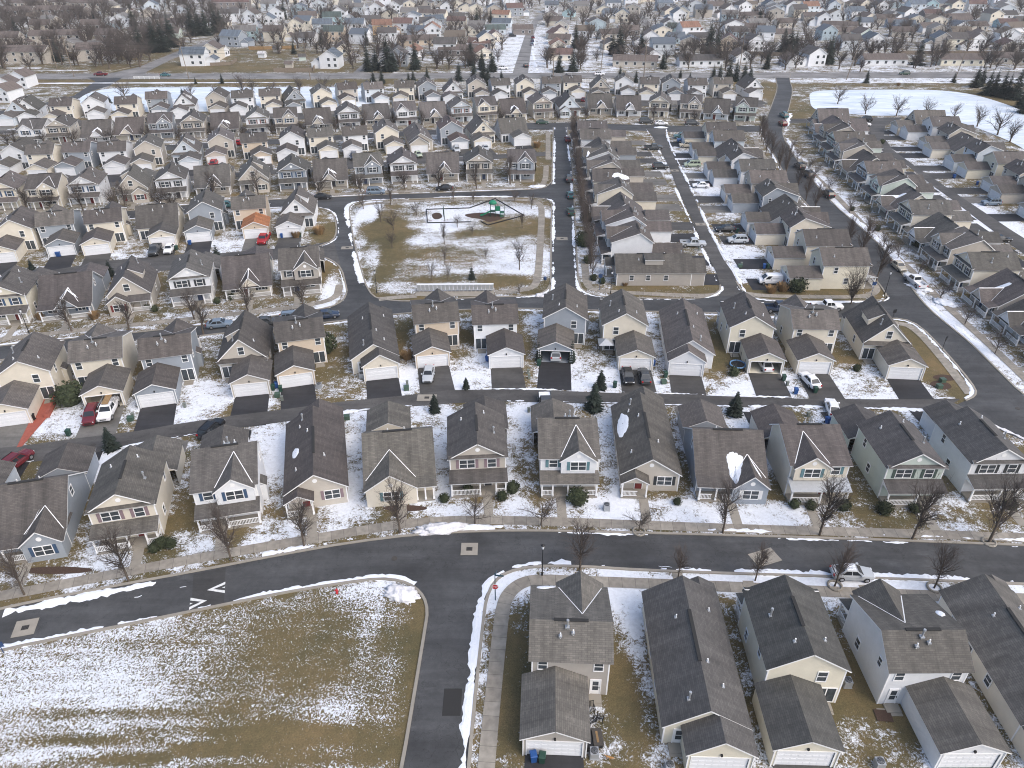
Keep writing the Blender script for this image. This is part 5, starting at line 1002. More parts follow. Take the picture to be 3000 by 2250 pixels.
# ------------------------------------------------------------------ houses and woods beyond the main road
def far_kit(t):
    W, D, ze, zr, al = dict(G=(9, 10, 5.4, 8.2, 'y'), S=(11.5, 9, 5.4, 8.0, 'x'), g=(8.5, 11, 2.9, 5.3, 'y'), s=(12, 8.5, 2.9, 5.2, 'x'), R=(21, 8.5, 2.8, 4.9, 'x'), T=(27, 9, 5.4, 7.7, 'x'), h=(3.4, 2.8, 2.0, 3.0, 'x'))[t]
    h = W / 2; a = MB(); gwall(a, -h, h, 0, D, ze, zr, al); r = MB(); groof(r, -h, h, 0, D, ze, zr, al, .4)
    K = []
    if t != 'h':
        lvls = (1.6, 4.2) if ze > 5 else (1.6,); n = {'T': 6, 'R': 5}.get(t, 3)
        wl = cached(('fw',), lambda: fwin())
        for z in lvls:
            for k in range(n):
                if (k + int(z)) % 3 != 1 or n > 3: K.append(('window', wl, (-h + W * (k + .5) / n, -.02, z), 0, None, []))
    if t in 'GS':
        gw = MB(); x0 = -h - 4.4 if t == 'G' else h; gwall(gw, x0, x0 + 5, 1.0, 7.5, 2.7, 4.2, 'y'); gr = MB(); groof(gr, x0, x0 + 5, 1.0, 7.5, 2.7, 4.2, 'y', .3)
        d = MB(); d.box(x0 + .5, x0 + 4.5, .93, .99, 0, 2.1)
        K.append(('garage', gw.mesh('garage', ['siding']), (0, 0, 0), 0, 'wall', [('garage_roof', gr.mesh('garage_roof', ['roof', 'trim']), (0, 0, 0), 0, 'roof', []), ('garage_door', d.mesh('garage_door', ['gdoor']), (0, 0, 0), 0, None, [])]))
    return a.mesh('wall', ['siding']), [('roof', r.mesh('roof', ['roof', 'trim']), (0, 0, 0), 0, 'roof', [])] + K
def fwin():
    a = MB(); a.box(-.75, .75, -.05, 0, -.75, .75); a.poly([(-.62, -.06, -.62), (.62, -.06, -.62), (.62, -.06, .62), (-.62, -.06, .62)], 1); return a.mesh('window', ['trim', 'glass'])
FW = dict(WC, o=(.50, .36, .22), d=(.20, .18, .17), T=(.36, .50, .54)); FN = dict(WN, o='ochre', d='brown', T='teal')
FR = dict(k=(.085, .08, .078), b=(.10, .125, .155), o=(.21, .12, .085), r=(.13, .085, .075), g=(.17, .165, .16), n=(.12, .10, .09), G=(.07, .095, .09))
RN = dict(k='dark', b='blue', o='orange', r='red brown', g='pale grey', n='brown', G='green grey')
FAR = """45,137,T,g,n 125,99,T,g,n 195,132,S,g,n 231,98,S,d,n 277,118,g,g,n 58,24,T,g,n 30,42,T,d,n 90,40,T,d,n 150,22,T,g,n 195,24,T,g,n 231,31,G,c,g 145,40,T,d,n 392,81,g,p,n 328,28,G,l,b 268,38,s,d,r 42,190,G,w,n 14,206,G,w,n 5,222,G,w,n 533,89,S,T,g 592,90,S,c,n 578,61,G,w,b 639,72,G,c,n 667,55,S,d,n 657,93,s,w,k 698,73,S,l,b 721,90,S,t,G 718,56,S,T,G 733,44,G,w,k 766,72,S,w,b 775,46,s,w,n 827,75,S,o,o 870,71,S,l,r 712,149,G,w,b 744,118,g,c,n 490,122,g,w,n 456,131,G,c,n 418,143,S,w,b 498,101,S,b,b 597,113,h,k,k 654,131,h,p,k 624,147,h,g,n 565,125,h,w,w 540,50,G,w,n 598,44,G,w,k 500,22,T,d,r 812,33,G,w,n 852,29,G,w,k 900,77,s,b,b 935,83,G,w,o 903,98,R,t,n 940,52,s,b,b 985,56,s,c,r 930,38,R,c,n 965,31,G,w,k 1080,41,s,c,o 1113,35,S,b,r 1082,60,s,l,b 1071,75,s,l,G 1071,90,g,c,r 1052,105,G,c,b 1047,127,g,c,o 1035,106,s,d,r 990,121,R,d,n 961,119,S,w,k 885,124,g,w,o 860,144,G,b,k 1212,131,s,c,r 1206,110,g,c,o 1207,97,s,c,n 1206,86,g,c,r 1213,79,g,c,r 1212,64,g,g,g 1215,54,g,c,n 1187,44,g,g,n 1227,37,g,T,b 1343,49,G,c,b 1360,77,s,d,n 1405,101,G,w,n 1412,131,g,w,n 1371,145,R,g,n 1514,144,R,w,k 1607,135,g,w,n 1571,112,G,t,r 1632,112,G,w,k 1717,145,g,w,n 1763,143,G,w,k 1492,80,S,w,o 1462,71,s,T,G 1467,48,G,w,b 1448,33,g,c,n 1437,24,S,b,b 1545,31,S,w,n 1576,38,G,w,n 1608,61,s,d,n 1638,61,s,w,g 1629,72,s,d,n 1618,44,R,d,n 1664,27,G,b,b 1710,29,G,w,n 1752,31,S,l,o 1755,46,s,g,n 1800,28,G,l,b 1852,43,S,w,b 1880,47,g,c,n 1868,25,G,c,n 1903,29,G,w,k 1963,45,G,w,k 1933,41,s,w,g 1981,26,S,l,b 2011,25,G,T,b 2015,39,s,d,r 2066,26,G,c,n 2108,26,S,w,r 2178,42,s,w,k 2178,61,s,T,r 2067,48,R,l,n 2077,55,s,g,n 2093,65,s,l,b 2113,67,s,g,n 1938,60,s,b,n 1955,64,s,b,b 1913,51,s,g,n 1813,66,R,g,n 1779,57,G,w,n 1830,80,s,g,n 1869,96,G,p,n 1890,108,G,w,b 2034,106,G,k,b 2065,107,S,y,k 2108,108,G,w,n 2190,107,s,g,r 1912,142,R,w,n 2078,142,R,y,n 2190,139,R,g,n 1948,80,s,g,n 2130,85,s,g,n 2010,70,s,w,n 1700,60,s,g,n 1690,85,s,k,n 1320,85,s,g,n 1295,60,s,d,k 1130,75,s,d,n 370,60,s,d,n 300,80,s,g,n 200,75,S,d,n 90,75,S,g,n 20,105,S,g,n""".split()
FARP = [f.split(',') for f in FAR]; FARP = [(float(a), float(b), t, c, r) for a, b, t, c, r in FARP]
seenl = {}
def far_name(f):
    u, v, t, c, r = f; kind = dict(G='two storey gabled house', S='wide two storey house', g='low gabled house', s='low house', R='long ranch house', T='row of joined town homes', h='garden shed')[t]
    return f"{FN[c]} {kind} with {RN.get(r, 'white')} roof " + ('beside the main road' if v > 115 else 'past the roadside lots' if v > 60 else 'near the skyline') 
for f in sorted(FARP): seenl.setdefault(far_name(f), []).append(f)
for u, v, t, c, r in sorted(FARP, key=lambda f: (-f[1], f[0])):
    me, kit = cached(('far', t), lambda: far_kit(t)); x, y = G(u, v)
    nm_ = far_name((u, v, t, c, r)); same = seenl[nm_]; nm_ += f', {NTH[same.index((u, v, t, c, r))]} from the left' if len(same) > 1 else ''
    o = tag(link('house' if t != 'h' else 'shed', me, None, (x, y, 0), R(RNG.uniform(-14, 14) + (90 if t in 'gs' and RNG.random() < .15 else 0)), FW[c]), nm_, 'house' if t != 'h' else 'shed', 'houses beyond the main road' if t != 'h' else 'garden sheds')
    if u < 60 and v > 180: o.scale = (.82, .82, .82)
    k = RNG.uniform(.9, 1.15); put(kit, o, dict(wall=FW[c], roof=tuple(q * k for q in FR.get(r, (.6, .6, .62)))))
occ = [G(f[0], f[1]) for f in FARP]
# the hundreds of smaller houses behind, seen only as a mass
HC = [mat('far siding %d' % k, c, .6) for k, c in enumerate([(.70, .72, .75), (.62, .58, .50), (.52, .56, .60), (.42, .39, .35), (.34, .42, .47)])]; HR_ = [mat('far roof %d' % k, c, .8) for k, c in enumerate([(.085, .08, .078), (.10, .12, .145), (.13, .11, .09), (.16, .155, .15), (.155, .10, .08)])]
fr_ = random.Random(17); dm_ = MB(); occ2 = list(occ); got = 0; tries = 0
while got < 190 and tries < 9000:
    tries += 1; v = fr_.uniform(-6, 118) if fr_.random() < .8 else fr_.uniform(-6, 40); u = fr_.uniform(-60, 2270)
    if u < 480 and fr_.random() < .45 or 300 < u < 760 and v > 70 or 1095 < u < 1170 and v > 18 or 1372 < u < 1420 and 20 < v < 125: continue
    x, y = G(u, v)
    if any(abs(x - a) < 12.5 and abs(y - b) < 14 for a, b in occ2): continue
    occ2.append((x, y)); got += 1; ax = fr_.choice('xy'); two = fr_.random() < .5; h_ = fr_.uniform(4.5, 6); D_ = fr_.uniform(8, 10); ze_ = 5.2 if two else 2.8; a_ = fr_.uniform(-.25, .25)
    t_ = MB(); gwall(t_, -h_, h_, 0, D_, ze_, ze_ + fr_.uniform(2.0, 2.8), ax); zr_ = max(p_[2] for p_ in t_.v); w_ = fr_.choice([0, 0, 1, 1, 2, 3, 4]); r_ = 5 + fr_.choice([0, 0, 0, 0, 1, 1, 2, 2, 3, 3, 3, 3]); t_.m = [w_] * len(t_.f); n0 = len(t_.f)
    groof(t_, -h_, h_, 0, D_, ze_, zr_, ax, .4); t_.m[n0:] = [r_ if q_ == 0 else 0 for q_ in t_.m[n0:]]
    for k in range(3):
        if fr_.random() < .8: xx = -h_ + 2 * h_ * (k + .5) / 3; t_.poly([(xx - .5, -.05, ze_ - 1.9), (xx + .5, -.05, ze_ - 1.9), (xx + .5, -.05, ze_ - .7), (xx - .5, -.05, ze_ - .7)], 10)
    i0 = len(dm_.v); dm_.v += [(x + p_[0] * math.cos(a_) - p_[1] * math.sin(a_), y + p_[0] * math.sin(a_) + p_[1] * math.cos(a_), p_[2]) for p_ in t_.v]; dm_.f += [tuple(i0 + q_ for q_ in f_) for f_ in t_.f]; dm_.m += t_.m; dm_.uv += [None] * len(t_.f)
me = bpy.data.meshes.new('distant_housing'); me.from_pydata(dm_.v, [], dm_.f); [me.materials.append(m_) for m_ in HC + HR_ + [M['glass']]]; me.polygons.foreach_set('material_index', dm_.m); link('distant_housing', me, kind='stuff'); occ = occ2
# individual bare trees between those houses, then the rest of the woods as one mass
wr = random.Random(5); cand = []
def dens(u, v):
    if u < 480: return .68 if v < 150 else .25
    if v > 150: return .12
    return .45 if v > 105 else .42 if u < 1300 else .36
while len(cand) < 820:
    v = 158 - 158 * wr.random() ** .8; u = wr.uniform(-40, 2250)
    if wr.random() > dens(u, v): continue
    if 1090 < u < 1170 and v > 20: continue
    if 480 < u < 700 and v > 118 and wr.random() < .9: continue
    if 300 < u < 480 and 80 < v < 165 and (u - 220) * .42 + v > 158 and wr.random() < .9: continue
    x, y = G(u, v)
    if any(abs(x - a) < 6.5 and -3 < y - b < 11 for a, b in occ): continue
    cand.append((u, v, x, y))
cand.sort(key=lambda c: c[3])
for k, (u, v, x, y) in enumerate(cand[:150]):
    tree(FARB, 0, 0, 'bare grey brown shade tree among the houses beyond the main road', 'bare trees beyond the main road', xy=(x, y), sc=TR.uniform(.7, 1.2) * (1.15 if u < 500 else 1))
lo = bare_tree(66, 11, 3.6, 'round', 11, 6, 3, 2.5); nv, nf = [], []
pv = np.empty(len(lo[1].vertices) * 3); lo[1].vertices.foreach_get("co", pv); pv = pv.reshape(-1, 3); pt = np.empty(len(lo[0].vertices) * 3); lo[0].vertices.foreach_get("co", pt); pt = pt.reshape(-1, 3)
pv = np.vstack([pv, pt]); pf = [list(p.vertices) for p in lo[1].polygons] + [[i + len(lo[1].vertices) for i in p.vertices] for p in lo[0].polygons]
pf = np.array([f if len(f) == 4 else f + [f[-1]] for f in pf if len(f) == 4])
off = 0
for u, v, x, y in cand[150:]:
    s = wr.uniform(.65, 1.15) * (1.2 if u < 500 else 1); a = wr.uniform(0, 6.28); c_, s_ = math.cos(a) * s, math.sin(a) * s
    q = np.stack([pv[:, 0] * c_ - pv[:, 1] * s_ + x, pv[:, 0] * s_ + pv[:, 1] * c_ + y, pv[:, 2] * s], 1); nv.append(q); nf.append(pf + off); off += len(q)
nv = np.vstack(nv); nf = np.vstack(nf); wm = bpy.data.meshes.new('woodland'); wm.vertices.add(len(nv)); wm.vertices.foreach_set("co", nv.ravel()); wm.loops.add(nf.size); wm.loops.foreach_set("vertex_index", nf.ravel().astype(np.int32))
wm.polygons.add(len(nf)); wm.polygons.foreach_set("loop_start", np.arange(0, nf.size, 4)); wm.polygons.foreach_set("loop_total", np.full(len(nf), 4)); wm.update(); wm.validate(); wm.materials.append(M['twig'])
link('woodland', wm, kind='stuff')
# ------------------------------------------------------------------ vehicles (nose towards +X)
def wheel_m(r):
    a = MB(); a.tube((0, -.11, 0), (0, .11, 0), r, r, 16, 0, True); t = a.mesh('wheel', ['tyre'])
    b = MB(); b.tube((0, -.125, 0), (0, .125, 0), r * .62, r * .62, 10, 0, True); return t, b.mesh('rim', ['rim'])
def sect(x, hw, zl, zh): return [(x, -hw * .9, zl), (x, -hw, zl + .16), (x, -hw, zh - .22), (x, -hw * .9, zh - .03), (x, -hw * .4, zh + .03), (x, hw * .4, zh + .03), (x, hw * .9, zh - .03), (x, hw, zh - .22), (x, hw, zl + .16), (x, hw * .9, zl)]
VEH = dict(  # length sections, cabin (x windscreen foot, x windscreen top, x rear top, x rear foot, z belt, z roof, half width belt, half width roof)
    sedan=([(2.3, .62, .42, .66), (2.18, .8, .28, .78), (1.2, .89, .2, .93), (.4, .9, .2, .96), (-1.3, .9, .2, .98), (-2.1, .85, .26, .98), (-2.32, .72, .4, .86)], (1.05, .25, -1.05, -1.85, .93, 1.44, .82, .62), .33, (1.4, -1.38)),
    suv=([(2.3, .7, .45, .85), (2.2, .86, .3, 1.0), (1.2, .95, .24, 1.08), (.4, .95, .24, 1.1), (-1.3, .95, .24, 1.1), (-2.2, .92, .3, 1.08), (-2.35, .84, .42, 1.0)], (1.15, .45, -1.85, -2.25, 1.06, 1.72, .88, .70), .37, (1.42, -1.4)),
    minivan=([(2.5, .7, .4, .8), (2.38, .88, .28, .92), (1.5, .97, .22, 1.05), (.4, .98, .22, 1.08), (-1.3, .98, .22, 1.08), (-2.4, .95, .26, 1.06), (-2.52, .86, .4, .98)], (1.75, .75, -2.1, -2.45, 1.04, 1.74, .9, .72), .35, (1.6, -1.5)),
    pickup=([(2.85, .8, .5, .95), (2.72, .94, .36, 1.08), (1.7, .98, .32, 1.14), (.9, .98, .32, 1.14), (-.75, .98, .32, 1.14)], (1.45, .85, -.5, -.72, 1.12, 1.82, .92, .74), .41, (1.85, -1.8)),
    van=([(2.35, .72, .4, .75), (2.25, .86, .28, .92), (1.5, .9, .24, 1.1), (.4, .92, .24, 1.2), (-2.2, .92, .24, 1.2), (-2.35, .9, .3, 1.1)], (1.75, .85, -2.22, -2.32, 1.1, 1.92, .89, .80), .33, (1.5, -1.45)))
def veh_kit(kind):
    secs, (xf, xt, xr, xb, zb, zt, hb, ht), wr_, (wf, wb) = VEH[kind]; K = []; a = MB()
    a.loft([sect(*s) for s in secs])
    ring = lambda f: [Vector(p) for p in ((xf + (xt - xf) * f, -hb + (hb - ht) * f, zb + (zt - zb) * f), (xb + (xr - xb) * f, -hb + (hb - ht) * f, zb + (zt - zb) * f), (xb + (xr - xb) * f, hb - (hb - ht) * f, zb + (zt - zb) * f), (xf + (xt - xf) * f, hb - (hb - ht) * f, zb + (zt - zb) * f))]
    b0, t0 = ring(-.1), ring(1); top = [p.lerp(sum(t0, Vector()) / 4, .1) + Vector((0, 0, .05)) for p in t0]; a.loft([b0, t0, top])
    if kind == 'pickup':
        a.box(-2.85, -.75, -.96, .96, .42, .62); a.box(-2.85, -.75, -.98, -.88, .62, 1.12); a.box(-2.85, -.75, .88, .98, .62, 1.12); a.box(-2.9, -2.8, -.98, .98, .5, 1.1)
    for s in (-1, 1): a.box(xf - .45, xf - .2, *sorted((s * (hb + .06), s * (hb + .28))), zb + .02, zb + .2)
    K.append(('body', a.mesh('body', ['carpaint']), (0, 0, 0), 0, 'paint', []))
    def pane(nm, i, j, u0, u1, f0=.12, f1=.9):
        A, B = ring(f0), ring(f1); p = [A[i].lerp(A[j], u0), A[i].lerp(A[j], u1), B[i].lerp(B[j], u1), B[i].lerp(B[j], u0)]
        n = (p[1] - p[0]).cross(p[3] - p[0]).normalized(); c = Vector((0, 0, 1.2)); n = n if n.dot(p[0] - Vector(((xf + xb) / 2, 0, zb))) > 0 else -n
        m = MB(); m.poly([q + n * .018 for q in p]); K.append((nm, m.mesh(nm, ['carglass']), (0, 0, 0), 0, None, []))
    pane('windscreen', 0, 3, .06, .94); pane('rear_window', 1, 2, .08, .92)
    for i, j in ((0, 1), (3, 2)):
        if kind == 'van': pane('side_window', i, j, .08, .32)
        else:
            for u0, u1 in ((.1, .46), (.5, .88)) if kind in ('sedan', 'pickup') else ((.08, .36), (.4, .66), (.7, .93)): pane('side_window', i, j, u0, u1)
    wm_, rm = cached(('wh', wr_), lambda: wheel_m(wr_)); hw = secs[2][1]
    for x in (wf, wb):
        for s in (-1, 1): K.append(('wheel', wm_, (x, s * (hw - .07), wr_), 0, None, [('rim', rm, (0, 0, 0), 0, None, [])]))
    fx, rx = secs[0][0], (secs[-1][0] if kind != 'pickup' else -2.9); zf = (secs[0][2] + secs[0][3]) / 2 + .08
    for s in (-1, 1):
        m = MB(); m.box(fx - .16, fx - .02, *sorted((s * secs[0][1] * .72, s * (secs[0][1] + .1))), zf - .02, zf + .14); K.append(('headlight', m.mesh('headlight', ['lightglass']), (0, 0, 0), 0, None, []))
        zz = .82 if kind in ('sedan', 'pickup') else 1.0; hr = secs[-1][1] if kind != 'pickup' else .96
        m = MB(); m.box(rx - .03, rx + .1, *sorted((s * hr * .72, s * (hr + .04))), zz - .12, zz + .12); K.append(('tail_light', m.mesh('tail_light', ['redglass']), (0, 0, 0), 0, None, []))
    m = MB(); m.box(fx - .05, fx + .015, -.45, .45, zf - .2, zf - .02); K.append(('grille', m.mesh('grille', ['black']), (0, 0, 0), 0, None, []))
    if kind == 'suv' or kind == 'minivan':
        for s in (-1, 1): m = MB(); m.box(xr + .1, xt - .1, s * (ht - .06) - .025, s * (ht - .06) + .025, zt + .05, zt + .11); K.append(('roof_rail', m.mesh('roof_rail', ['black']), (0, 0, 0), 0, None, []))
    return K
CC = dict(silver=(.42, .45, .48), white=(.74, .75, .77), black=(.015, .016, .018), charcoal=(.06, .065, .07), navy=(.03, .045, .08), blue=(.035, .13, .33), red=(.33, .02, .025), maroon=(.13, .018, .025), teal=(.05, .13, .14), champagne=(.44, .40, .32), green=(.04, .08, .06), mint=(.36, .42, .32), slate=(.16, .21, .27))
CATN = dict(sedan='car', suv='car', minivan='minivan', pickup='pickup truck', van='van')
def car(u, v, kind, col, hdg, label, group=None, snow_on=0):
    kit = cached(('veh', kind), lambda: veh_kit(kind)); o = thing('parked_car' if kind in ('sedan', 'suv') else kind if kind != 'pickup' else 'pickup_truck', label, CATN[kind], (*G(u, v), .07), R(hdg), group)
    put(kit, o, dict(paint=CC[col]))
    if snow_on:
        _, (xf, xt, xr, xb, zb, zt, hb, ht), _, _ = VEH[kind]; m = MB()
        m.slab((xr + .15, -ht + .08, zt + .09), (xt - .15, -ht + .12, zt + .09), (xt - .1, ht - .2, zt + .09), (xr + .2, ht - .1, zt + .09), .04, 0, 0); link('roof_snow', m.mesh('roof_snow', ['snowy']), o)
    return o
def along(u0, v0, u1, v1): a, b = G(u0, v0), G(u1, v1); return math.degrees(math.atan2(b[1] - a[1], b[0] - a[0]))
S = 'cars along the streets'
car(1838, 1246, 'sedan', 'silver', -3, 'silver sedan with patchy snow on its roof, parked alone on the wide street', S, 1)
t4 = along(467, 722, 703, 698)
for u, v, k, c, l in ((476, 706, 'sedan', 'slate', 'blue grey sedan half hidden behind the steep gabled roof'), (577, 701, 'sedan', 'charcoal', 'dark grey sedan parked between two cars on the street below the park corner'), (634, 692, 'suv', 'slate', 'grey blue wagon with roof rails parked below the park corner'), (707, 686, 'sedan', 'navy', 'dark blue sedan parked at the end of the kerb below the park corner'), (1680, 672, 'pickup', 'navy', 'dark blue pickup truck behind the cream gabled roofs'), (1785, 669, 'pickup', 'white', 'white pickup truck parked under the broad bare tree')): car(u, v, k, c, t4 if u < 900 else 2, l, S)
car(1940, 581, 'sedan', 'champagne', -88, 'champagne sedan parked before the white pickup on the right hand street', S); car(1975, 614, 'pickup', 'white', 96, 'white pickup truck with its tailgate to us on the right hand street', S)
for u, v, k, c, l in ((1726, 364, 'suv', 'charcoal', 'dark wagon, farther of two under bare trees on the right hand street'), (1745, 382, 'minivan', 'charcoal', 'dark minivan under bare trees on the right hand street'), (1787, 425, 'suv', 'black', 'black wagon parked beside deep kerb snow on the right hand street'), (1693, 253, 'minivan', 'teal', 'teal van at the top of the right hand street'), (1690, 271, 'suv', 'maroon', 'dark red wagon at the top of the right hand street')): car(u, v, k, c, 95, l, S)
for u, v, k, c, l in ((1396, 266, 'minivan', 'charcoal', 'black minivan on the cross street beside the buried car'), (1495, 270, 'minivan', 'charcoal', 'black minivan on the cross street before the blue roofed house'), (1171, 268, 'sedan', 'green', 'dark green sedan on the cross street near the line of narrow trees')): car(u, v, k, c, 0, l, S)
o = car(1428, 270, 'sedan', 'white', 0, 'car buried white under snow on the cross street', S, 1)
A8 = 'cars in the alley drives'
for u, v, k, c, h, l in ((1411, 323, 'pickup', 'charcoal', 2, 'dark pickup truck beside the pale blue garage wall'), (1426, 365, 'suv', 'black', 3, 'black wagon in the drive left of the alley drain'), (1496, 532, 'pickup', 'silver', -3, 'silver pickup truck nose out beside the white garage'), (1473, 299, 'pickup', 'teal', 180, 'grey green pickup truck behind the bright blue car'), (1477, 307, 'suv', 'blue', 180, 'bright blue car in the drive beside the right alley'), (1482, 318, 'suv', 'champagne', 180, 'cream wagon in the drive below the bright blue car'), (1495, 360, 'minivan', 'mint', 180, 'pale green minivan in the drive beside the white garage'), (1513, 405, 'sedan', 'white', 176, 'white sedan in the snowy drive beside the right alley'),
                         (1566, 500, 'sedan', 'black', 180, 'black sedan in the drive above the silver wagon'), (1592, 524, 'suv', 'silver', 180, 'silver wagon with roof rails before the cream garage'), (1868, 262, 'suv', 'black', 170, 'black wagon above the white wagon by the pond alley'), (1865, 273, 'suv', 'white', 0, 'white wagon by the pond alley'), (2139, 443, 'suv', 'slate', 180, 'grey wagon in the drive on the far right alley'), (2160, 522, 'sedan', 'black', 0, 'black sedan behind the white ranch roof on the right')): car(u, v, k, c, h, l, A8)
va = car(1662, 612, 'van', 'white', 180, 'white panel van with a grey swoosh beside the corner garage', A8)
for s in (-1, 1):
    m = MB(); pts = [(.35 - .25 * math.cos(t) * 1.6, .95 + .5 * math.sin(t)) for t in [math.pi * k / 14 for k in range(8)]]
    for k in range(7): (x0, z0), (x1, z1) = pts[k], pts[k + 1]; m.poly([(x0, s * .935, z0), (x1, s * .935, z1), (x1 + .12, s * .935, z1), (x0 + .06, s * .935, z0)])
    m.box(-1.5, -.1, *sorted((s * .925, s * .934)), 1.38, 1.44); m.box(-1.2, -.2, *sorted((s * .925, s * .934)), 1.28, 1.31); link('swoosh_mark', m.mesh('swoosh_mark', ['metal']), va)
A3 = 'cars at the middle alley'
car(201, 905, 'suv', 'maroon', -78, 'dark red wagon nose out before the open cream garage', A3); pk = car(237, 893, 'pickup', 'white', -80, 'white pickup truck with a ladder rack and tan box before the open garage', A3)
m = MB()
for y in (-.85, .85): [m.box(x - .03, x + .03, y - .03, y + .03, 1.1, 1.95) for x in (-2.7, -.9)]; m.box(-2.8, 1.2, y - .03, y + .03, 1.95, 2.0)
link('ladder_rack', m.mesh('ladder_rack', ['metal']), pk); m = MB(); m.box(-2.6, .6, -.45, .45, 2.0, 2.14); link('roof_box', m.mesh('roof_box', ['dry']), pk)
for u, v, k, c, h, l in ((926, 815, 'sedan', 'silver', -90, 'silver sedan nose out before the tan garage'), (1356, 819, 'sedan', 'black', -90, 'black sedan nose out before the cream garage'), (1391, 819, 'sedan', 'charcoal', 90, 'dark grey sedan beside the black sedan with red tail lights'), (1748, 828, 'sedan', 'white', 100, 'white sedan nose in beside the green wheeled bin'), (1796, 888, 'sedan', 'white', 80, 'white hatchback by the alley behind the cream house'), (1178, 880, 'pickup', 'charcoal', -88, 'dark pickup truck with snow in its bed by the alley'), (459, 935, 'suv', 'black', 75, 'black wagon by the alley behind the white porch house'), (40, 1004, 'suv', 'maroon', 75, 'dark red wagon between two garages at the lower alley edge'), (1199, 770, 'suv', 'silver', 90, 'silver car inside the open blue garage'), (1651, 793, 'sedan', 'white', 90, 'white car inside the open yellow garage')): car(u, v, k, c, h, l, A3)
m = MB(); m.slab((-2.75, -.85, 1.0), (-.85, -.85, 1.0), (-.85, .85, 1.0), (-2.75, .85, 1.0), .1, 0, 0); link('bed_snow', m.mesh('bed_snow', ['snowy']), [o for o in C.objects if o.get('label', '').startswith('dark pickup truck with snow')][0])
A5 = 'cars above and beside the park'
for u, v, k, c, h, l in ((336, 546, 'pickup', 'charcoal', -80, 'dark grey pickup truck beside a white sedan on the side alley'), (367, 543, 'sedan', 'white', -82, 'white sedan beside the dark pickup on the side alley'), (571, 522, 'pickup', 'red', -88, 'bright red pickup truck before the orange roofed garage'), (812, 419, 'minivan', 'slate', 4, 'grey blue minivan on the park top street'), (960, 411, 'sedan', 'black', 182, 'black sedan on the park top street'), (698, 430, 'sedan', 'black', 4, 'black sedan on the street at the park corner beside the white gabled house'), (493, 447, 'sedan', 'teal', 10, 'teal sedan between two roofs on the cross street'), (1232, 426, 'sedan', 'teal', 90, 'dark teal car, middle of the line beside the narrow trees'), (1233, 462, 'sedan', 'green', 90, 'dark green car lowest in the line beside the narrow trees'), (1229, 391, 'suv', 'charcoal', 90, 'charcoal wagon by the snow bulge beside the narrow trees'), (1226, 305, 'sedan', 'maroon', 90, 'maroon sedan topmost beside the narrow trees'),
                         (462, 360, 'suv', 'red', -85, 'red car before the beige garage in the second row'), (764, 343, 'suv', 'navy', -85, 'navy wagon before the white garage in the second row'), (904, 338, 'sedan', 'mint', -70, 'grey green sedan before the beige one storey house'), (987, 328, 'suv', 'silver', -80, 'silver wagon before the blue garage in the second row'), (1049, 324, 'sedan', 'silver', -80, 'silver sedan before the cream dormer house'), (517, 313, 'sedan', 'red', 0, 'red sedan on the street between the second rows'), (1260, 219, 'sedan', 'maroon', 80, 'red sedan in the top garage row'), (568, 354, 'van', 'white', -85, 'white box van before the tan garage')): car(u, v, k, c, h, l, A5)
for u, v, k, c, h, l in ((218, 164, 'pickup', 'maroon', 178, 'dark red pickup truck turning at the left junction of the main road'), (358, 165, 'sedan', 'teal', 0, 'dark teal car on the main road'), (1295, 163, 'suv', 'white', 0, 'white wagon on the main road'), (1953, 162, 'suv', 'green', 180, 'dark green wagon on the main road above the large pond'), (1136, 145, 'suv', 'black', 100, 'black wagon at the foot of the far side street'), (1087, 150, 'suv', 'white', 0, 'white wagon in a drive by the far side street'), (1151, 83, 'sedan', 'maroon', 95, 'maroon car high on the far side street'), (1150, 91, 'sedan', 'navy', 95, 'navy car on the far side street'), (1149, 98, 'sedan', 'slate', 95, 'blue grey car on the far side street'), (1107, 80, 'suv', 'black', 0, 'black wagon in a far drive'), (768, 122, 'sedan', 'white', 10, 'white car before the far cream house'), (1690, 138, 'suv', 'silver', 20, 'grey wagon in the far snowy lot'), (1883, 137, 'sedan', 'silver', 0, 'silver car on the curved far drive')): car(u, v, k, c, h, l, 'cars beyond the rows')
# ------------------------------------------------------------------ small things
def bin_kit():
    a = MB(); a.loft([[(x * s, y * s2 - .02, z) for x, y in ((-.29, -.33), (.29, -.33), (.29, .33), (-.29, .33))] for z, s, s2 in ((.06, .8, .78), (.95, 1, 1))])
    b = MB(); b.loft([[(x, y, z) for x, y in ((-.31 * s, -.36 * s), (.31 * s, -.36 * s), (.31 * s, .36 * s), (-.31 * s, .36 * s))] for z, s in ((.95, 1), (1.02, 1), (1.08, .8))]); b.box(-.28, .28, .33, .42, .9, .97)
    w = MB(); w.tube((-.3, .26, .12), (-.22, .26, .12), .12, .12, 10, 0, True); w.tube((.22, .26, .12), (.3, .26, .12), .12, .12, 10, 0, True)
    return [('body', a.mesh('body', ['plastic']), (0, 0, 0), 0, 'c', []), ('lid', b.mesh('lid', ['plastic']), (0, 0, 0), 0, 'c', []), ('wheel', w.mesh('wheel', ['tyre']), (0, 0, 0), 0, None, [])]
BK = bin_kit(); BC = dict(blue=(.02, .075, .24), green=(.022, .06, .045), black=(.02, .021, .022))
def wbin(u, v, c, l, rz=0): o = thing('wheeled_bin', l, 'trash bin', (*G(u, v), .03), R(rz), 'wheeled bins'); put(BK, o, dict(c=BC[c]))
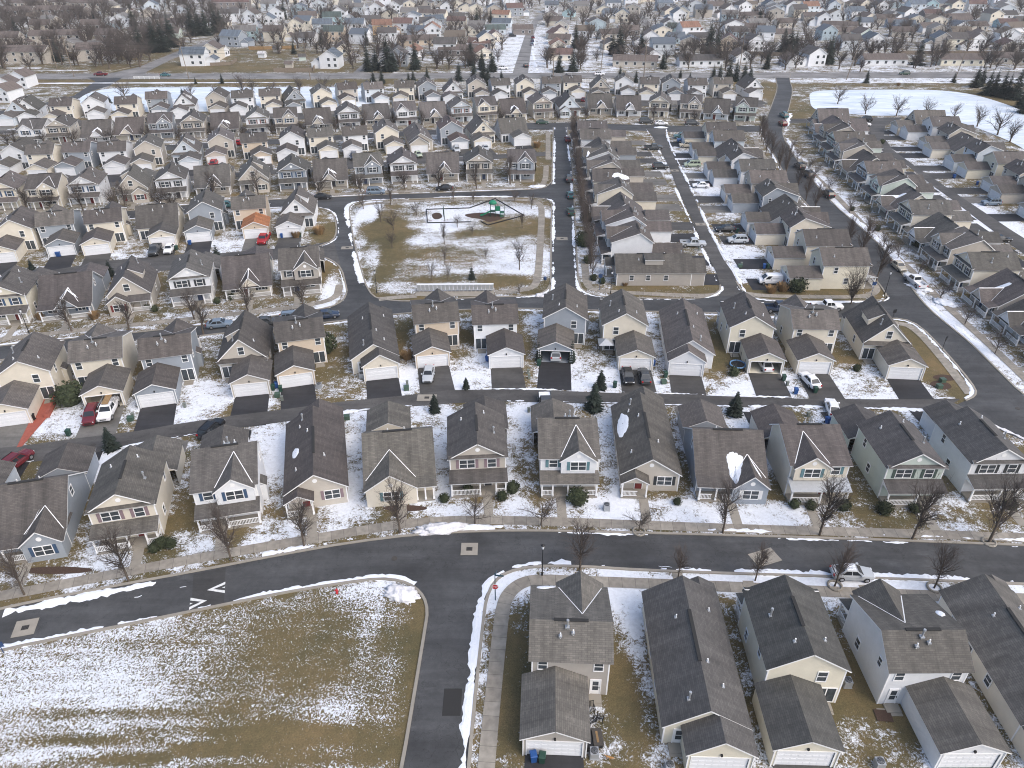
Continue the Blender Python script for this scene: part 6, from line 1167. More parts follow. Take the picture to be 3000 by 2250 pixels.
for u, v, c, l in [(1152, 1643, 'blue', 'blue wheeled bin with white stickers at the corner garage'), (1171, 1645, 'green', 'dark green wheeled bin beside the blue one at the corner garage'), (72, 908, 'black', 'black wheeled bin with snow on its lid beside the red deck'), (150, 941, 'green', 'green wheeled bin alone in the snow near the red deck'), (591, 843, 'green', 'dark green wheeled bin at the tan garage corner'), (607, 846, 'green', 'green wheeled bin in front of its twin by the tan garage'), (598, 838, 'blue', 'blue wheeled bin between the beige and tan garages'), (1053, 780, 'blue', 'blue wheeled bin by the white garage wall'), (1164, 790, 'green', 'green wheeled bin below the cypress'), (1328, 837, 'green', 'green wheeled bin beside the black sedan'), (1410, 790, 'blue', 'blue wheeled bin beside the cream garage'), (1437, 815, 'green', 'green wheeled bin with its lid up by the white ranch garage'), (1515, 806, 'black', 'black wheeled bin at the white one storey house'), (1692, 822, 'green', 'green wheeled bin between the open garage and the white sedan'), (1718, 851, 'blue', 'blue wheeled bin standing in the snow at the alley edge'), (1760, 848, 'green', 'green wheeled bin behind the white sedan'), (1786, 914, 'blue', 'blue wheeled bin behind the white hatchback'),
                 (125, 554, 'blue', 'blue wheeled bin at the blue grey garage'), (129, 554, 'blue', 'second blue wheeled bin at the blue grey garage'), (411, 529, 'blue', 'blue wheeled bin before the grey blue garage on the side alley'), (609, 514, 'blue', 'blue wheeled bin between the orange and white garages'), (649, 512, 'green', 'green wheeled bin at the white garage'), (382, 540, 'green', 'green wheeled bin beside the white sedan'), (1650, 580, 'blue', 'blue wheeled bin lying by the cream garage wall'), (1657, 580, 'green', 'green wheeled bin by the cream garage wall'), (1592, 503, 'green', 'green wheeled bin at the white ranch garage'), (2060, 385, 'blue', 'blue wheeled bin at the far right alley'), (2110, 400, 'blue', 'blue wheeled bin lower on the far right alley'), (2145, 430, 'green', 'green wheeled bin by the grey wagon'), (1893, 315, 'green', 'dark green wheeled bin at the bend of the pond alley')]: wbin(u, v, c, l, RNG.uniform(-20, 20))
def ac(u, v, l):
    t = thing('air_conditioner', l, 'air conditioner', (*G(u, v), 0), 0, 'air conditioners'); a = MB(); a.box(-.42, .42, -.42, .42, 0, .08); a.box(-.38, .38, -.38, .38, .08, .85); link('cabinet', a.mesh('cabinet', ['metal']), t)
    b = MB(); b.tube((0, 0, .85), (0, 0, .9), .33, .33, 16, 0, True); [b.tube((0, 0, .9), (0, 0, .905), .28 - .09 * k, .26 - .09 * k, 14, 1, False) for k in range(3)]; link('fan_guard', b.mesh('fan_guard', ['black', 'metal']), t)
for u, v, l in ((1283, 1633, 'grey air conditioner beside the corner garage near the dog'), (1445, 1662, 'air conditioner at the long cream house wall'), (1897, 1655, 'air conditioner on the snow by the white garage'), (690, 838, 'air conditioner at the tan garage wall'), (356, 1058, 'air conditioner at the cream gabled side wall'), (1310, 1130 - 30, 'air conditioner at the white porch house wall'), (62 + 720, 815, 'air conditioner by the cream ranch step'), (1828, 1480, 'air conditioner between the gabled houses')): ac(u, v, l)
# utility pedestals in the yards
pm = MB(); pm.box(-.18, .18, -.18, .18, 0, .75); pm.box(-.21, .21, -.21, .21, .75, .82); PED = pm.mesh('utility_pedestal', ['plastic']); bm_ = MB(); bm_.box(-.4, .4, -.36, .36, 0, .62); bm_.box(-.43, .43, -.39, .39, .62, .67); TRF = bm_.mesh('transformer_box', ['plastic'])
for k, (u, v, w, t) in enumerate([(288, 902, 0, 'by the white pickup'), (283, 908, 1, 'beside the pale drive'), (600, 857, 1, 'between two dark drives'), (610, 865, 0, 'between two dark drives'), (880, 832, 0, 'by the cream ranch drive'), (878, 842, 1, 'by the cream ranch drive'), (1141, 807, 0, 'below the white house'), (1143, 818, 0, 'beside the black sealed drive'), (1433, 828, 1, 'by the white ranch garage'), (1700, 833, 0, 'beside the dry grass clump'), (1142, 890, 0, 'near the snowy bed pickup'), (1150, 888, 0, 'beside its twin near the pickup'), (750, 905, 1, 'at the alley behind the long roof'), (1745, 900, 0, 'behind the porch house'), (2028, 838, 1, 'in the round mulch bed'), (2035, 825, 1, 'at the upper mulch bed'), (1601, 574, 0, 'in the snow by the cream garage'), (1598, 577, 1, 'in the snow by the cream garage'), (1510, 541, 0, 'below the silver pickup'), (400, 880, 0, 'in the snowy yard corner')]):
    o = tag(link('transformer_box' if w else 'utility_pedestal', TRF if w else PED, None, (*G(u, v), 0), R(10), (.055, .095, .07) if w else (.16, .18, .16)), ('green low transformer box ' if w else 'grey green utility pedestal ') + t + (' (second)' if k in (3, 7, 17) else ''), 'utility box', 'utility boxes in the yards')
def lamp(u, v, l, h=4.2):
    t = thing('street_lamp', l, 'street lamp', (*G(u, v), 0), 0, 'street lamps'); a = MB(); a.tube((0, 0, 0), (0, 0, h), .07, .045, 8); a.tube((0, 0, 0), (0, 0, .5), .12, .1, 8); link('pole', a.mesh('pole', ['black']), t)
    b = MB(); b.tube((0, 0, h), (0, 0, h + .5), .12, .2, 8, 1); b.tube((0, 0, h + .5), (0, 0, h + .7), .26, .04, 8, 0, True); link('lantern', b.mesh('lantern', ['black', 'lightglass']), t)
for u, v, l in ((1171, 1243, 'dark green lamp post on the corner verge behind the stop sign'), (814, 633, 'black lamp post at the park corner'), (63, 720, 'black lamp post by the dark blue broad roofed house'), (1911, 635, 'black lamp post on the rounded corner of the right hand street'), (1319, 634, 'black lamp post before the greige corner house'), (1565, 205, 'black lamp post by the entry street')): lamp(u, v, l)
def text(body, size, parent, loc, rot, m, name='lettering'):
    cu = bpy.data.curves.new(name, 'FONT'); cu.body = body; cu.size = size; cu.align_x = 'CENTER'; cu.align_y = 'CENTER'; cu.extrude = .004
    o = bpy.data.objects.new(name, cu); C.objects.link(o); dg = bpy.context.evaluated_depsgraph_get(); me = bpy.data.meshes.new_from_object(o.evaluated_get(dg)); bpy.data.objects.remove(o); bpy.data.curves.remove(cu)
    me.materials.clear(); me.materials.append(M[m]); q = link(name, me, parent, loc); q.rotation_euler = rot; return q
M['signred'] = mat("sign red", (.45, .02, .03), .4); M['signgreen'] = mat("street sign teal", (.02, .06, .085), .4); M['signblue'] = mat("sign blue", (.02, .05, .13), .5)
t = thing('stop_sign', 'red stop sign with street name blades on a dark post at the snowy corner', 'sign', (*G(1070, 1296), 0)); a = MB(); a.tube((0, 0, 0), (0, 0, 4.0), .06, .05, 8); a.tube((0, 0, 4.0), (0, 0, 4.25), .09, .02, 8, 0, True); link('post', a.mesh('post', ['signgreen']), t)
a = MB(); a.loft([[(.39 * math.cos(R(22.5 + 45 * k)), y, 2.15 + .39 * math.sin(R(22.5 + 45 * k))) for k in range(8)] for y in (-.09, -.07)], 1); a.loft([[(.355 * math.cos(R(22.5 + 45 * k)), y, 2.15 + .355 * math.sin(R(22.5 + 45 * k))) for k in range(8)] for y in (-.094, -.08)], 0); sp = link('sign_plate', a.mesh('sign_plate', ['signred', 'trim']), t)
text('STOP', .27, sp, (0, -.098, 2.15), (math.pi / 2, 0, 0), 'trim')
for z, rz in ((3.75, -8), (3.5, 78)): a = MB(); a.box(.06, .95, -.02, .02, z, z + .2); o = link('street_name_blade', a.mesh('street_name_blade', ['signgreen']), t); o.rotation_euler = (0, 0, R(rz))
for u, v, l, h, rz in ((2035, 756, 'back of a square dark sign on a post beside the right hand street', 2.6, 40), (1928, 688, 'short dark post sign at the corner walk of the right hand street', 1.8, 20), (1880, 644, 'blue street sign post at the walk corner', 3.4, 0), (1295, 627, 'blue street sign post before the greige corner house', 3.4, 0), (8, 1410, 'blue sign at the edge of the open field beside the street', 1.6, 10)):
    t = thing('road_sign', l, 'sign', (*G(u, v), 0), R(rz)); a = MB(); a.tube((0, 0, 0), (0, 0, h), .045, .045, 8); link('post', a.mesh('post', ['signblue' if 'blue' in l else 'black']), t); a = MB(); a.box(-.4, .4, -.06, -.04, h - .65, h + .1); link('sign_plate', a.mesh('sign_plate', ['signblue' if 'blue' in l else 'black']), t)
t = thing('litter_bin', 'rounded dark blue bin on a thin post beside the park walk', 'bin', (*G(1177, 612), 0)); a = MB(); a.tube((0, 0, 0), (0, 0, 1.2), .05, .05, 8); link('post', a.mesh('post', ['black']), t)
a = MB(); a.loft([[(r * math.cos(6.283 * k / 12), r * math.sin(6.283 * k / 12), z) for k in range(12)] for z, r in ((.75, .2), (.85, .32), (1.3, .34), (1.45, .24), (1.5, .1))]); link('drum', a.mesh('drum', ['signblue']), t)
t = thing('fire_hydrant', 'small red hydrant at the top edge of the open field', 'hydrant', (*G(728, 1282), 0)); a = MB(); a.tube((0, 0, 0), (0, 0, .6), .13, .12, 10); a.tube((0, 0, .6), (0, 0, .78), .14, .03, 10, 0, True); a.tube((-.22, 0, .45), (.22, 0, .45), .07, .07, 8, 0, True); link('barrel', a.mesh('barrel', ['signred']), t)
# mailbox row
a = MB(); a.box(-.36, .36, -.22, .22, .35, 1.5); a.box(-.40, .40, -.27, .27, 1.5, 1.58); MBX = a.mesh('cabinet', ['gdoor']); b = MB(); b.box(-.14, .14, -.12, .12, 0, .35); MPD = b.mesh('pedestal', ['metal']); d = MB()
for c_ in range(3):
    for r_ in range(5): d.box(-.31 + .215 * c_, -.12 + .215 * c_, -.235, -.22, .45 + .2 * r_, .62 + .2 * r_)
MDR = d.mesh('mail_doors', ['metal'])
p0, p1 = Vector(G(906, 630)), Vector(G(1062, 629))
for k in range(19):
    p = p0.lerp(p1, k / 18); t = thing('mailbox_cabinet', f"pale cluster mailbox cabinet, {NTH[k]} from the left in the park mailbox row", 'mailbox', (*p, .05), 0, 'mailbox cabinets at the park edge'); link('cabinet', MBX, t); link('pedestal', MPD, t); link('door_panel', MDR, t)
# playground
M['pgreen'] = mat("playground green", (.015, .19, .105), .4); M['pdark'] = mat("playground dark green", (.012, .05, .035), .5)
x0, y0 = G(1070, 466); t = thing('playground_set', 'green playground set with dome roof, slide and climbers on the snowy play area', 'playground', (x0, y0, 0))
PP = [(-1.6, -1), (0, -1), (1.6, -1), (-1.6, 1), (0, 1), (1.6, 1), (3.0, 0), (3.0, 1.5)]
for k, (x, y) in enumerate(PP): a = MB(); a.tube((x, y, 0), (x, y, 4.2 if k in (0, 1, 3, 4) else 2.9), .08, .08, 8, 0, True); link('post', a.mesh('post', ['pdark']), t)
for x, z in ((-.8, 1.5), (.8, 1.9), (2.3, 1.2)): a = MB(); a.box(x - .8, x + .7, -1, 1, z, z + .1); link('deck', a.mesh('deck', ['pdark']), t)
a = MB(); a.loft([[(-.8 + 1.35 * r * math.cos(6.283 * k / 16), 1.35 * r * math.sin(6.283 * k / 16), z) for k in range(16)] for z, r in ((4.0, 1), (4.45, .92), (4.8, .7), (5.0, .35), (5.05, .05))]); link('dome_roof', a.mesh('dome_roof', ['pgreen'], True), t)
a = MB(); q = [(-1.6, 1.55), (-2.4, 1.3), (-3.4, .75), (-4.3, .38), (-5.0, .3)]
for k in range(4): (xa, za), (xb_, zb_) = q[k], q[k + 1]; a.poly([(xa, -.9, za), (xb_, -1.15, zb_), (xb_, -.45, zb_), (xa, -.2, za)]); [a.poly([(xa, yy, za), (xb_, yy - .25, zb_), (xb_, yy - .25, zb_ + .28), (xa, yy, za + .28)]) for yy in (-.9, -.2)]
link('slide', a.mesh('slide', ['pgreen']), t)
for y in (-1, 1): a = MB(); a.box(0, 1.6, y - .04, y + .04, 2.0, 2.8); link('side_panel', a.mesh('side_panel', ['pgreen']), t)
a = MB(); [a.tube((1.8 + .3 * k, -1.6 + .1 * k, 0), (1.7 + .3 * k, -.9, 1.8), .04, .04, 6) for k in range(4)]; [a.tube((1.75, -1.5 + .15 * k, .3 + .35 * k), (2.8, -1.3 + .1 * k, .3 + .35 * k), .035, .035, 6) for k in range(4)]; link('climber', a.mesh('climber', ['pgreen']), t)
t.scale = (.74, .74, .78)
t = thing('swing_post', 'slender dark swing frame in the left part of the play area', 'swing', (*G(960, 475), 0), R(8)); a = MB(); [a.tube((0, s * .9, 0), (0, s * .15, 2.6), .06, .06, 8) for s in (-1, 1)]; [a.tube((0, 3.4 + s * .9, 0), (0, 3.4 + s * .15, 2.6), .06, .06, 8) for s in (-1, 1)]; a.tube((0, 0, 2.6), (0, 3.4, 2.6), .06, .06, 8); link('frame', a.mesh('frame', ['pdark']), t)
for k in range(2):
    a = MB(); [a.tube((s * .02, 1 + 1.4 * k + s * .2, .6), (0, 1 + 1.4 * k + s * .2, 2.6), .02, .02, 5) for s in (-1, 1)]; a.box(-.15, .15, .8 + 1.4 * k, 1.2 + 1.4 * k, .55, .6); link('seat', a.mesh('seat', ['black']), t)
E_ = [(921, 453), (1014, 450), (1052, 436), (1070, 430), (1132, 466), (1054, 487), (1039, 479)]; E2 = [(1018, 480), (924, 482), (921, 453)]
t = thing('play_area_edging', 'black raised edging around the playground mulch', 'edging', (*G(1020, 465), 0))
for seg in (E_, E2):
    for p, q in zip(seg, seg[1:]):
        A, B = Vector(G(*p)) - Vector(G(1020, 465)), Vector(G(*q)) - Vector(G(1020, 465)); n = (B - A).normalized(); n = Vector((-n.y, n.x)) * .09; a = MB(); a.loft([[(*(A + n), z), (*(B + n), z), (*(B - n), z), (*(A - n), z)] for z in (0, .22)]); link('border_board', a.mesh('border_board', ['black']), t)
for pts in ([(930, 462), (950, 458), (958, 470), (938, 476)], [(1000, 462), (1060, 458), (1100, 468), (1055, 482), (1045, 474), (1010, 470)]): sheet('play_mulch', 'mulch', pts, .012, 2)
# utility poles and wires along the main road, white rail fences
POLES = [(160, 166, 17, 0), (124, 150, 14, 0), (408, 170, 15, -1), (671, 173, 16, -1), (895, 150, 13, 0), (1195, 173, 12, 0), (1298, 150, 14, 1), (1390, 173, 16, 0), (1597, 151, 16, 0), (1828, 173, 17, 3), (2064, 169, 17, 2)]; TOPS = []
for k, (u, v, h, ln) in enumerate(POLES):
    x, y = G(u, v); t = thing('utility_pole', f"tall wooden utility pole along the main road, {NTH[k]} from the left", 'utility pole', (x, y, 0), 0, 'utility poles along the main road'); a = MB(); a.tube((0, 0, 0), (ln * .8, 0, h), .19, .13, 8, 0, True); link('pole', a.mesh('pole', ['wood']), t)
    a = MB(); a.box(ln * .8 - 1.2, ln * .8 + 1.2, -.08, .08, h - 1.1, h - .9); link('crossarm', a.mesh('crossarm', ['wood']), t); TOPS.append((x + ln * .8, y, h - .9))
ch = [TOPS[i] for i in (0, 2, 3, 5, 7, 8, 9, 10)]; ch = [(-330, ch[0][1], 15)] + ch + [(330, ch[-1][1], 16)]
for dz in (0, -1.6, -3.0):
    t = MB()
    for p, q in zip(ch, ch[1:]):
        p, q = Vector(p), Vector(q); prev = None
        for k in range(13): f = k / 12; c_ = p.lerp(q, f) + Vector((0, 0, dz - 4 * 1.0 * f * (1 - f))); (t.tube(prev, c_, .05, .05, 4) if prev else None); prev = c_
    tag(link('power_line', t.mesh('power_line', ['black'])), {0: 'topmost power line strung along the main road', -1.6: 'middle power line strung along the main road', -3.0: 'lowest power line strung along the main road'}[dz], 'power line', 'power lines')
def fence(pts, label, hh=1.2, m='trim', solid=False, step=2.4):
    w = [Vector(G(*p)) for p in pts]; o0 = w[0]; t = thing('fence', label, 'fence', (*o0, 0)); P_ = MB(); r = MB()
    for A, B in zip(w, w[1:]):
        A, B = A - o0, B - o0; n = max(1, round((B - A).length / step)); d = (B - A).normalized(); q = Vector((-d.y, d.x)) * .05
        for k in range(n + 1): c_ = A.lerp(B, k / n); P_.box(c_.x - .08, c_.x + .08, c_.y - .08, c_.y + .08, 0, hh + .08)
        for z0, z1 in (((.05, hh),) if solid else ((.3, .45), (.68, .83), (1.05, 1.2))): r.loft([[(*(A + q), z), (*(B + q), z), (*(B - q), z), (*(A - q), z)] for z in (z0, z1)])
    link('fence_post', P_.mesh('fence_post', [m]), t)['kind'] = 'stuff'; link('fence_rail', r.mesh('fence_rail', [m]), t)
fence([(1095, 178), (1180, 178), (1300, 178), (1480, 178)], 'long white rail fence behind the top garage row'); fence([(930, 184), (1010, 183)], 'white rail fence piece beside the tall conifers'); fence([(850, 196), (900, 190), (930, 186)], 'short white rail fence at the end of the narrow pond'); fence([(290, 171), (345, 171)], 'short white rail fence by the left entry bed'); fence([(545, 208), (570, 207)], 'white rail fence piece on the narrow pond shore')
fence([(538, 108), (570, 108), (640, 106)], 'orange brown board fence behind the teal house', 1.8, 'dry', True); fence([(592, 156), (676, 155), (690, 130)], 'brown board fence along the main road by the white house', 1.8, 'wood', True); fence([(455, 143), (500, 141), (512, 132)], 'grey board fence beside the far cream house', 1.6, 'wood', True); fence([(1530, 118), (1600, 118), (1700, 122)], 'dark board fence behind the ranch lots', 1.8, 'wood', True); fence([(1930, 118), (2060, 118), (2190, 119)], 'weathered board fence behind the yellow ranch', 1.8, 'wood', True)
# yard things near the bottom of the view
def chair(u, v, rz, l):
    t = thing('patio_chair', l, 'chair', (*G(u, v), .03), R(rz), 'patio chairs in the corner yard'); a = MB()
    for k in range(5): a.box(-.28 + .125 * k, -.22 + .125 * k, -.3, .3, .42, .45)
    link('seat', a.mesh('seat', ['black']), t); b = MB()
    for k in range(5): b.loft([[(-.28 + .125 * k + e, .3 + (z - .45) * .3 + f, z) for e, f in ((0, 0), (.06, 0), (.06, .03), (0, .03))] for z in (.45, 1.0)])
    b.box(-.32, .32, .45, .5, .98, 1.03); link('backrest', b.mesh('backrest', ['black']), t)
    for sx in (-1, 1):
        for sy in (-1, 1): c_ = MB(); c_.box(sx * .29 - .025, sx * .29 + .025, sy * .27 - .025, sy * .27 + .025, 0, .62 if sy < 0 else .5); link('leg', c_.mesh('leg', ['black']), t)
    for sx in (-1, 1): c_ = MB(); c_.box(sx * .31 - .035, sx * .31 + .035, -.3, .38, .62, .65); link('armrest', c_.mesh('armrest', ['black']), t)
chair(1277, 1538, 8, 'black slatted patio chair nearest the back step'); chair(1296, 1556, 160, 'black slatted patio chair farther from the garage wall'); chair(1278, 1562, 200, 'black slatted patio chair by the garage wall near the fire table')
t = thing('fire_table', 'dark patio fire table with a burner slot beside the corner garage', 'table', (*G(1289, 1601), .02), R(4)); a = MB(); a.box(-.42, .42, -.75, .75, .1, .62); link('base', a.mesh('base', ['black']), t); a = MB(); a.box(-.5, .5, -.85, .85, .62, .68); link('tabletop', a.mesh('tabletop', ['rust']), t); a = MB(); a.box(-.1, .1, -.55, .55, .68, .70); link('burner', a.mesh('burner', ['dry']), t)
t = thing('storage_chest', 'dark storage chest against the corner garage wall', 'chest', (*G(1271, 1606), .02), R(2)); a = MB(); a.box(-.35, .35, -.8, .8, 0, .6); link('chest', a.mesh('chest', ['rust']), t); a = MB(); a.box(-.38, .38, -.84, .84, .6, .68); link('lid', a.mesh('lid', ['black']), t)
rectm('doormat', 'maroon' if 'maroon' in M else 'mulch', 1908, 1547, 1.5, 1.2, .1, -5, 'maroon patterned mat at the back door of the white house', 'mat'); flat('patio', 'conc', [G(1893, 1530), G(1924, 1532), G(1924, 1550), G(1893, 1548)], .05)
# dog
def dog(u, v, rz):
    t = [((-.34, 0, .50), .115), ((-.12, 0, .52), .135), ((.12, 0, .53), .155), ((.30, 0, .55), .14), ((.42, 0, .62), .10), ((.55, 0, .66), .10), ((.68, 0, .62), .06), ((.76, 0, .60), .045), ((-.46, 0, .55), .05), ((-.62, 0, .68), .045), ((-.74, 0, .80), .025)]
    E = [(0, 1), (1, 2), (2, 3), (3, 4), (4, 5), (5, 6), (6, 7), (0, 8), (8, 9), (9, 10)]; n = len(t)
    for s in (-1, 1):
        off = .09 * s
        t += [((.24 + off * .8, .09 * s, .36), .065), ((.22 + off * 1.6, .095 * s, .18), .042), ((.26 + off * 1.8, .095 * s, .03), .038)]; E += [(3, n), (n, n + 1), (n + 1, n + 2)]; n += 3
        t += [((-.30 - off * .8, .09 * s, .36), .08), ((-.42 - off, .095 * s, .22), .045), ((-.36 - off * 1.4, .095 * s, .03), .036)]; E += [(0, n), (n, n + 1), (n + 1, n + 2)]; n += 3
        t += [((.50, .09 * s, .68), .035), ((.49, .12 * s, .60), .022)]; E += [(5, n), (n, n + 1)]; n += 2
    me = bpy.data.meshes.new('dog'); me.from_pydata([p for p, _ in t], E, []); o = bpy.data.objects.new('dog', me); C.objects.link(o); sk = o.modifiers.new('s', 'SKIN'); ss = o.modifiers.new('u', 'SUBSURF'); ss.levels = 2; ss.render_levels = 2
    for k, (_, r) in enumerate(t): me.skin_vertices[0].data[k].radius = (r, r)
    me.skin_vertices[0].data[1].use_root = True; me.skin_vertices[0].data[0].use_root = False
    dg = bpy.context.evaluated_depsgraph_get(); m2 = bpy.data.meshes.new_from_object(o.evaluated_get(dg)); bpy.data.objects.remove(o); m2.materials.clear(); m2.materials.append(M['fur']); m2.polygons.foreach_set("use_smooth", [True] * len(m2.polygons))
    tag(link('dog', m2, None, (*G(u, v), 0), R(rz)), 'golden furred dog walking on the grass beside the air conditioner', 'dog').scale = (.64, .64, .68)
dog(1315, 1640, -22)
# red deck by the first garage, trampoline, gazebo, pergola table, pool
ring = lambda pts: [G(*p) for p in pts]
sheet('deck_walk', 'deck', [(88, 862), (128, 852), (100, 905), (78, 930), (48, 965), (36, 967), (62, 915)], .06)
t = thing('deck_bench', 'long red painted bench wall along the red deck', 'bench', (*G(112, 880), 0), math.atan2(G(128, 853)[1] - G(102, 905)[1], G(128, 853)[0] - G(102, 905)[0])); a = MB(); a.box(-2.9, 2.9, -.3, .3, 0, .55); link('bench_box', a.mesh('bench_box', ['deck']), t); a = MB(); a.box(-2.9, 2.9, -.42, -.3, 0, 1.0); link('back_rail', a.mesh('back_rail', ['deck']), t)
t = thing('trampoline', 'round trampoline with blue rim in the grassy yard by the open yellow garage', 'trampoline', (*G(1592, 795), 0)); a = MB(); a.tube((0, 0, .72), (0, 0, .74), 1.1, 1.1, 20, 0, True); link('mat', a.mesh('mat', ['black']), t); a = MB(); [a.tube((1.25 * math.cos(k * .314), 1.25 * math.sin(k * .314), .75), (1.25 * math.cos(k * .314 + .314), 1.25 * math.sin(k * .314 + .314), .75), .13, .13, 6) for k in range(20)]; link('rim', a.mesh('rim', ['plastic']), t, (0, 0, 0), 0, (.12, .25, .42))
for k in range(6): a = MB(); x, y = 1.4 * math.cos(k * 1.047), 1.4 * math.sin(k * 1.047); a.tube((x, y, 0), (x, y, 2.4), .04, .04, 6); link('leg', a.mesh('leg', ['black']), t)
t = thing('gazebo', 'small grey canopy gazebo behind the cream gabled house', 'gazebo', (*G(1307, 762), 0)); a = MB(); [a.poly([(s[0] * 1.3, s[1] * 1.3, 2.1), (s[2] * 1.3, s[3] * 1.3, 2.1), (0, 0, 2.8)]) for s in ((-1, -1, 1, -1), (1, -1, 1, 1), (1, 1, -1, 1), (-1, 1, -1, -1))]; link('canopy', a.mesh('canopy', ['metal']), t)
for sx in (-1, 1):
    for sy in (-1, 1): a = MB(); a.tube((sx * 1.2, sy * 1.2, 0), (sx * 1.2, sy * 1.2, 2.1), .05, .05, 6); link('leg', a.mesh('leg', ['black']), t)
t = thing('patio_umbrella', 'tan folded oval table top beside the blue grey side wall', 'table', (*G(268, 1068), 0)); a = MB(); a.loft([[(1.2 * math.cos(.35 * k) * r, .75 * math.sin(.35 * k) * r, z) for k in range(18)] for z, r in ((.72, 1), (.8, 1), (.86, .8))]); link('tabletop', a.mesh('tabletop', ['plastic']), t, (0, 0, 0), 0, (.58, .44, .34))
for sx in (-1, 1): a = MB(); a.tube((sx * .6, 0, 0), (sx * .5, 0, .75), .06, .06, 6); link('leg', a.mesh('leg', ['metal']), t)
for u, v, rx, ry in ((2032, 832, 1.6, 1.3), (2040, 816, 1.8, 1.0), (120, 1232, 4.2, .6), (875, 1098, 2.8, .6)):
    x, y = G(u, v); sheet('mulch_bed', 'mulch', [(x + rx * math.cos(k * .45) * (1 + .08 * math.sin(k * 2.1)), y + ry * math.sin(k * .45)) for k in range(14)], .014, 1, True)
for u, v in ((1380, 1149), (2018, 1270), (2136, 1172), (1803, 1266)):
    t = MB(); x, y = G(u, v); [t.tube((.75 * math.cos(k * .5236), .75 * math.sin(k * .5236), .1), (.75 * math.cos(k * .5236 + .5236), .75 * math.sin(k * .5236 + .5236), .1), .14, .14, 6) for k in range(12)]; tag(link('tree_ring', t.mesh('tree_ring', ['conc']), None, (x, y, 0)), 'round stone edging ring at the foot of a street tree', 'tree ring', 'stone rings under street trees')
# ------------------------------------------------------------------ snow lying on roofs: (house row, index, dx, dy across/along, size) set on the slope of the roof
def roof_patch(o, typ, gs, pts, seed=0):
    """irregular blanket of snow on a roof slope; pts in house coordinates (x, y) projected on the roof"""
    W, D, ze, zr, GL = DIM[typ]; h = W / 2; hits = []
    rf = [c for c in o.children if c.name.startswith('roof')][0]; me = rf.data; from mathutils.bvhtree import BVHTree
    bv = cached(('bvh', me.name), lambda: BVHTree.FromPolygons([v.co for v in me.vertices], [tuple(p.vertices) for p in me.polygons]))
    rg = random.Random(seed); q = smooth(pts, 2, True); cx, cy = sum(p[0] for p in q) / len(q), sum(p[1] for p in q) / len(q); q = [(a_[0] + (b_[0] - a_[0]) * f_, a_[1] + (b_[1] - a_[1]) * f_) for a_, b_ in zip(q, q[1:] + q[:1]) for f_ in (0, .5)]; w_ = 0; q2 = []
    for x, y in q: w_ = w_ * .8 + rg.uniform(-.085, .07); q2.append((cx + (x - cx) * (1 + w_), cy + (y - cy) * (1 + w_)))
    q = q2; a = MB(); rings = []
    for f, dz in ((1, .012), (.9, .05), (.5, .07), (.05, .08)):
        r = []
        for x, y in q:
            X_, Y_ = cx + (x - cx) * f, cy + (y - cy) * f; hit = bv.ray_cast(Vector((X_, Y_, 20)), Vector((0, 0, -1)))
            r.append((X_, Y_, (hit[0].z if hit[0] else ze) + dz))
        rings.append(r)
    a.loft(rings, 0, False); link('roof_snow', a.mesh('roof_snow', ['snowy'], True), o)
HR = {}
for o, P, rz, typ, gx in SPOTS: HR.setdefault(o['group'], []).append((o, typ, gx))
gh = HR['porch houses along the wide street']; gg = HR['garage fronted houses above the middle alley']; gi = HR['houses south of the wide street']; gf = HR['porch houses west of the park']
roof_patch(*gh[3], [(-3.0, 5.6), (-2.0, 6.0), (-1.9, 7.6), (-2.9, 8.0)], 1); roof_patch(*gh[7], [(-3.4, 7), (-2.6, 7.6), (-1.9, 9.5), (-2.3, 12.3), (-3.0, 12.6), (-3.6, 10)], 2)
roof_patch(*gh[8], [(.3, -1.6), (-.4, .2), (-.6, 2.4), (.6, 2.6), (1.7, 2.2), (1.3, .9), (.9, -.8)], 3); roof_patch(*gh[8], [(2.3, 2.3), (2.9, .9), (3.6, -1.0), (3.3, -1.1), (2.7, .2)], 4)
roof_patch(*gh[0], [(.3, -1.2), (1.1, 1.2), (1.7, 2.2), (1.5, 2.0), (.9, .4)], 5); roof_patch(*gi[0], [(1.0, -.15), (3.2, -.2), (3.4, .3), (2.6, .45), (1.9, .2)], 6)
roof_patch(*gf[1], [(-1.2, .4), (-.2, 1.9), (.4, 2.2), (1.5, 1.3), (2.6, .2), (1.4, 1.0), (.4, 1.6), (-.4, .9)], 7); roof_patch(*gi[3], [(-3.5, 2.6), (-2.7, 2.8), (-2.9, 3.9), (-3.7, 3.5)], 8)
for i, (grp, idx_, pts) in enumerate([('porch houses above the park', (5, 8, 11), [(-1.4, .3), (-.2, 2.0), (.6, 2.2), (1.9, .5), (.5, 1.4), (-.5, 1.2)]), ('porch houses below the pond row', (2, 6, 9, 11, 13, 16, 19, 20), [(-1.6, .3), (-.4, 2.1), (.7, 2.3), (2.2, .5), (.5, 1.6), (-.5, 1.4)])]):
    for k in idx_:
        if k < len(HR[grp]): roof_patch(*HR[grp][k], pts, 20 + k)
we = HR['houses east of the park street']; roof_patch(*we[5], [(1.0, 5.5), (1.6, 7.5), (2.6, 9.6), (3.3, 9.4), (3.2, 6.2), (2.4, 4.6)], 40); roof_patch(*we[7], [(-.5, .6), (.2, 1.2), (2.4, .4), (3.0, -.2), (1.2, .1)], 41)
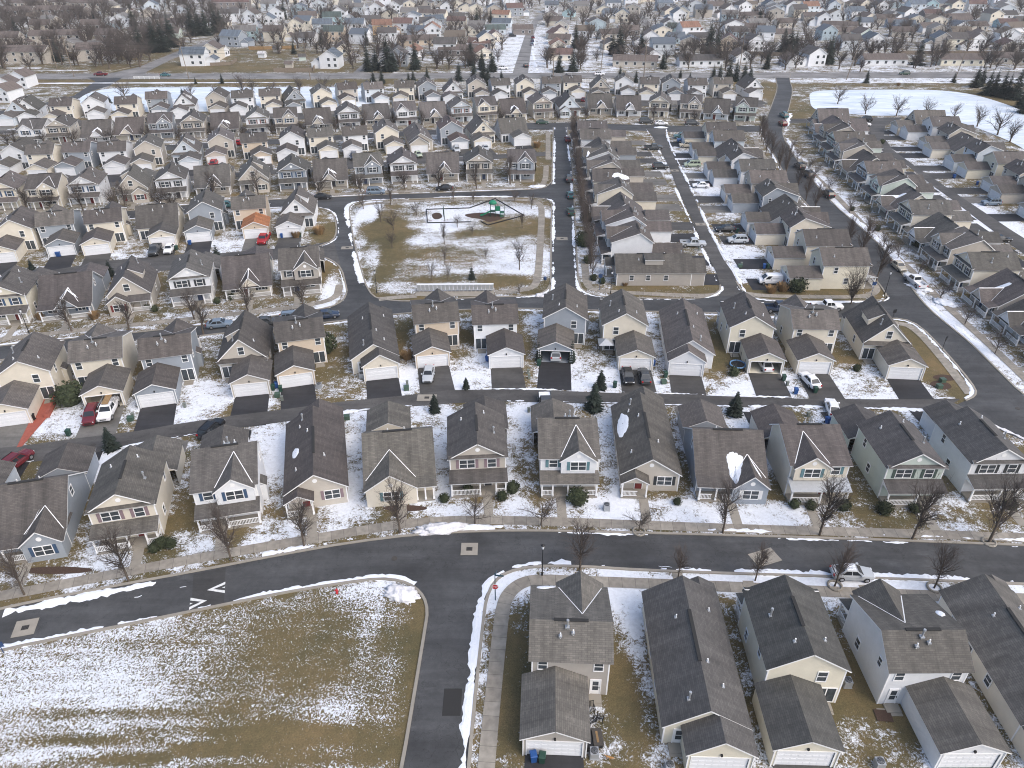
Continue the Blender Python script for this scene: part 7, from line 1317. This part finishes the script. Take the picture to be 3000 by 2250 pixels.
xe = HR['porch houses on the far side of the right hand street']; roof_patch(*xe[2], [(-1.2, .3), (-.4, 3.6), (.2, 4.0), (.7, 3.6), (-.3, .2)], 42); roof_patch(*xe[7], [(-1.2, .3), (-.4, 3.4), (.2, 3.8), (.7, 3.4), (-.3, .2)], 43)
# ------------------------------------------------------------------ air, sky and sun
hz = MB(); hz.box(-3200, 3200, -300, 4200, -1.2, HCAM + 12); me = hz.mesh('haze', []); hm = bpy.data.materials.new('pale winter air'); hm.use_nodes = True; nt = hm.node_tree; nt.nodes.remove(nt.nodes['Principled BSDF'])
pv_ = nt.nodes.new('ShaderNodeVolumePrincipled'); pv_.inputs['Color'].default_value = (.93, .95, .98, 1); pv_.inputs['Density'].default_value = .00012; pv_.inputs['Anisotropy'].default_value = 0; nt.links.new(pv_.outputs[0], nt.nodes['Material Output'].inputs['Volume']); me.materials.append(hm)
HAZE = True
if HAZE: link('haze', me, kind='stuff')
AZ, EL = R(128), R(46)      # low winter sun behind thin cloud, from the right and behind the camera
w = bpy.data.worlds.new("World"); SC.world = w; w.use_nodes = True; nt = w.node_tree; sky = nt.nodes.new("ShaderNodeTexSky"); sky.sky_type = 'NISHITA'; sky.sun_disc = False; sky.sun_elevation = EL; sky.sun_rotation = AZ; sky.air_density = 1.0; sky.dust_density = 4.0; sky.ozone_density = 1.0
bg = nt.nodes["Background"]; bg.inputs["Strength"].default_value = .15; nt.links.new(sky.outputs["Color"], bg.inputs["Color"])
sl = bpy.data.lights.new("sun", 'SUN'); sl.energy = .85; sl.angle = R(80); sl.color = (1, .99, .975); so = bpy.data.objects.new("sun", sl); C.objects.link(so)
d = Vector((math.sin(AZ) * math.cos(EL), math.cos(AZ) * math.cos(EL), math.sin(EL))); so.rotation_euler = d.to_track_quat('Z', 'Y').to_euler()
SC.view_settings.view_transform = 'Standard'; SC.view_settings.look = 'None'; SC.view_settings.exposure = .70
SC.cycles.filter_width = 1.05; SC.cycles.max_bounces = 5; SC.cycles.diffuse_bounces = 2; SC.cycles.glossy_bounces = 2; SC.cycles.volume_bounces = 0; SC.cycles.use_denoising = True
SC.cycles.caustics_reflective = False; SC.cycles.caustics_refractive = False
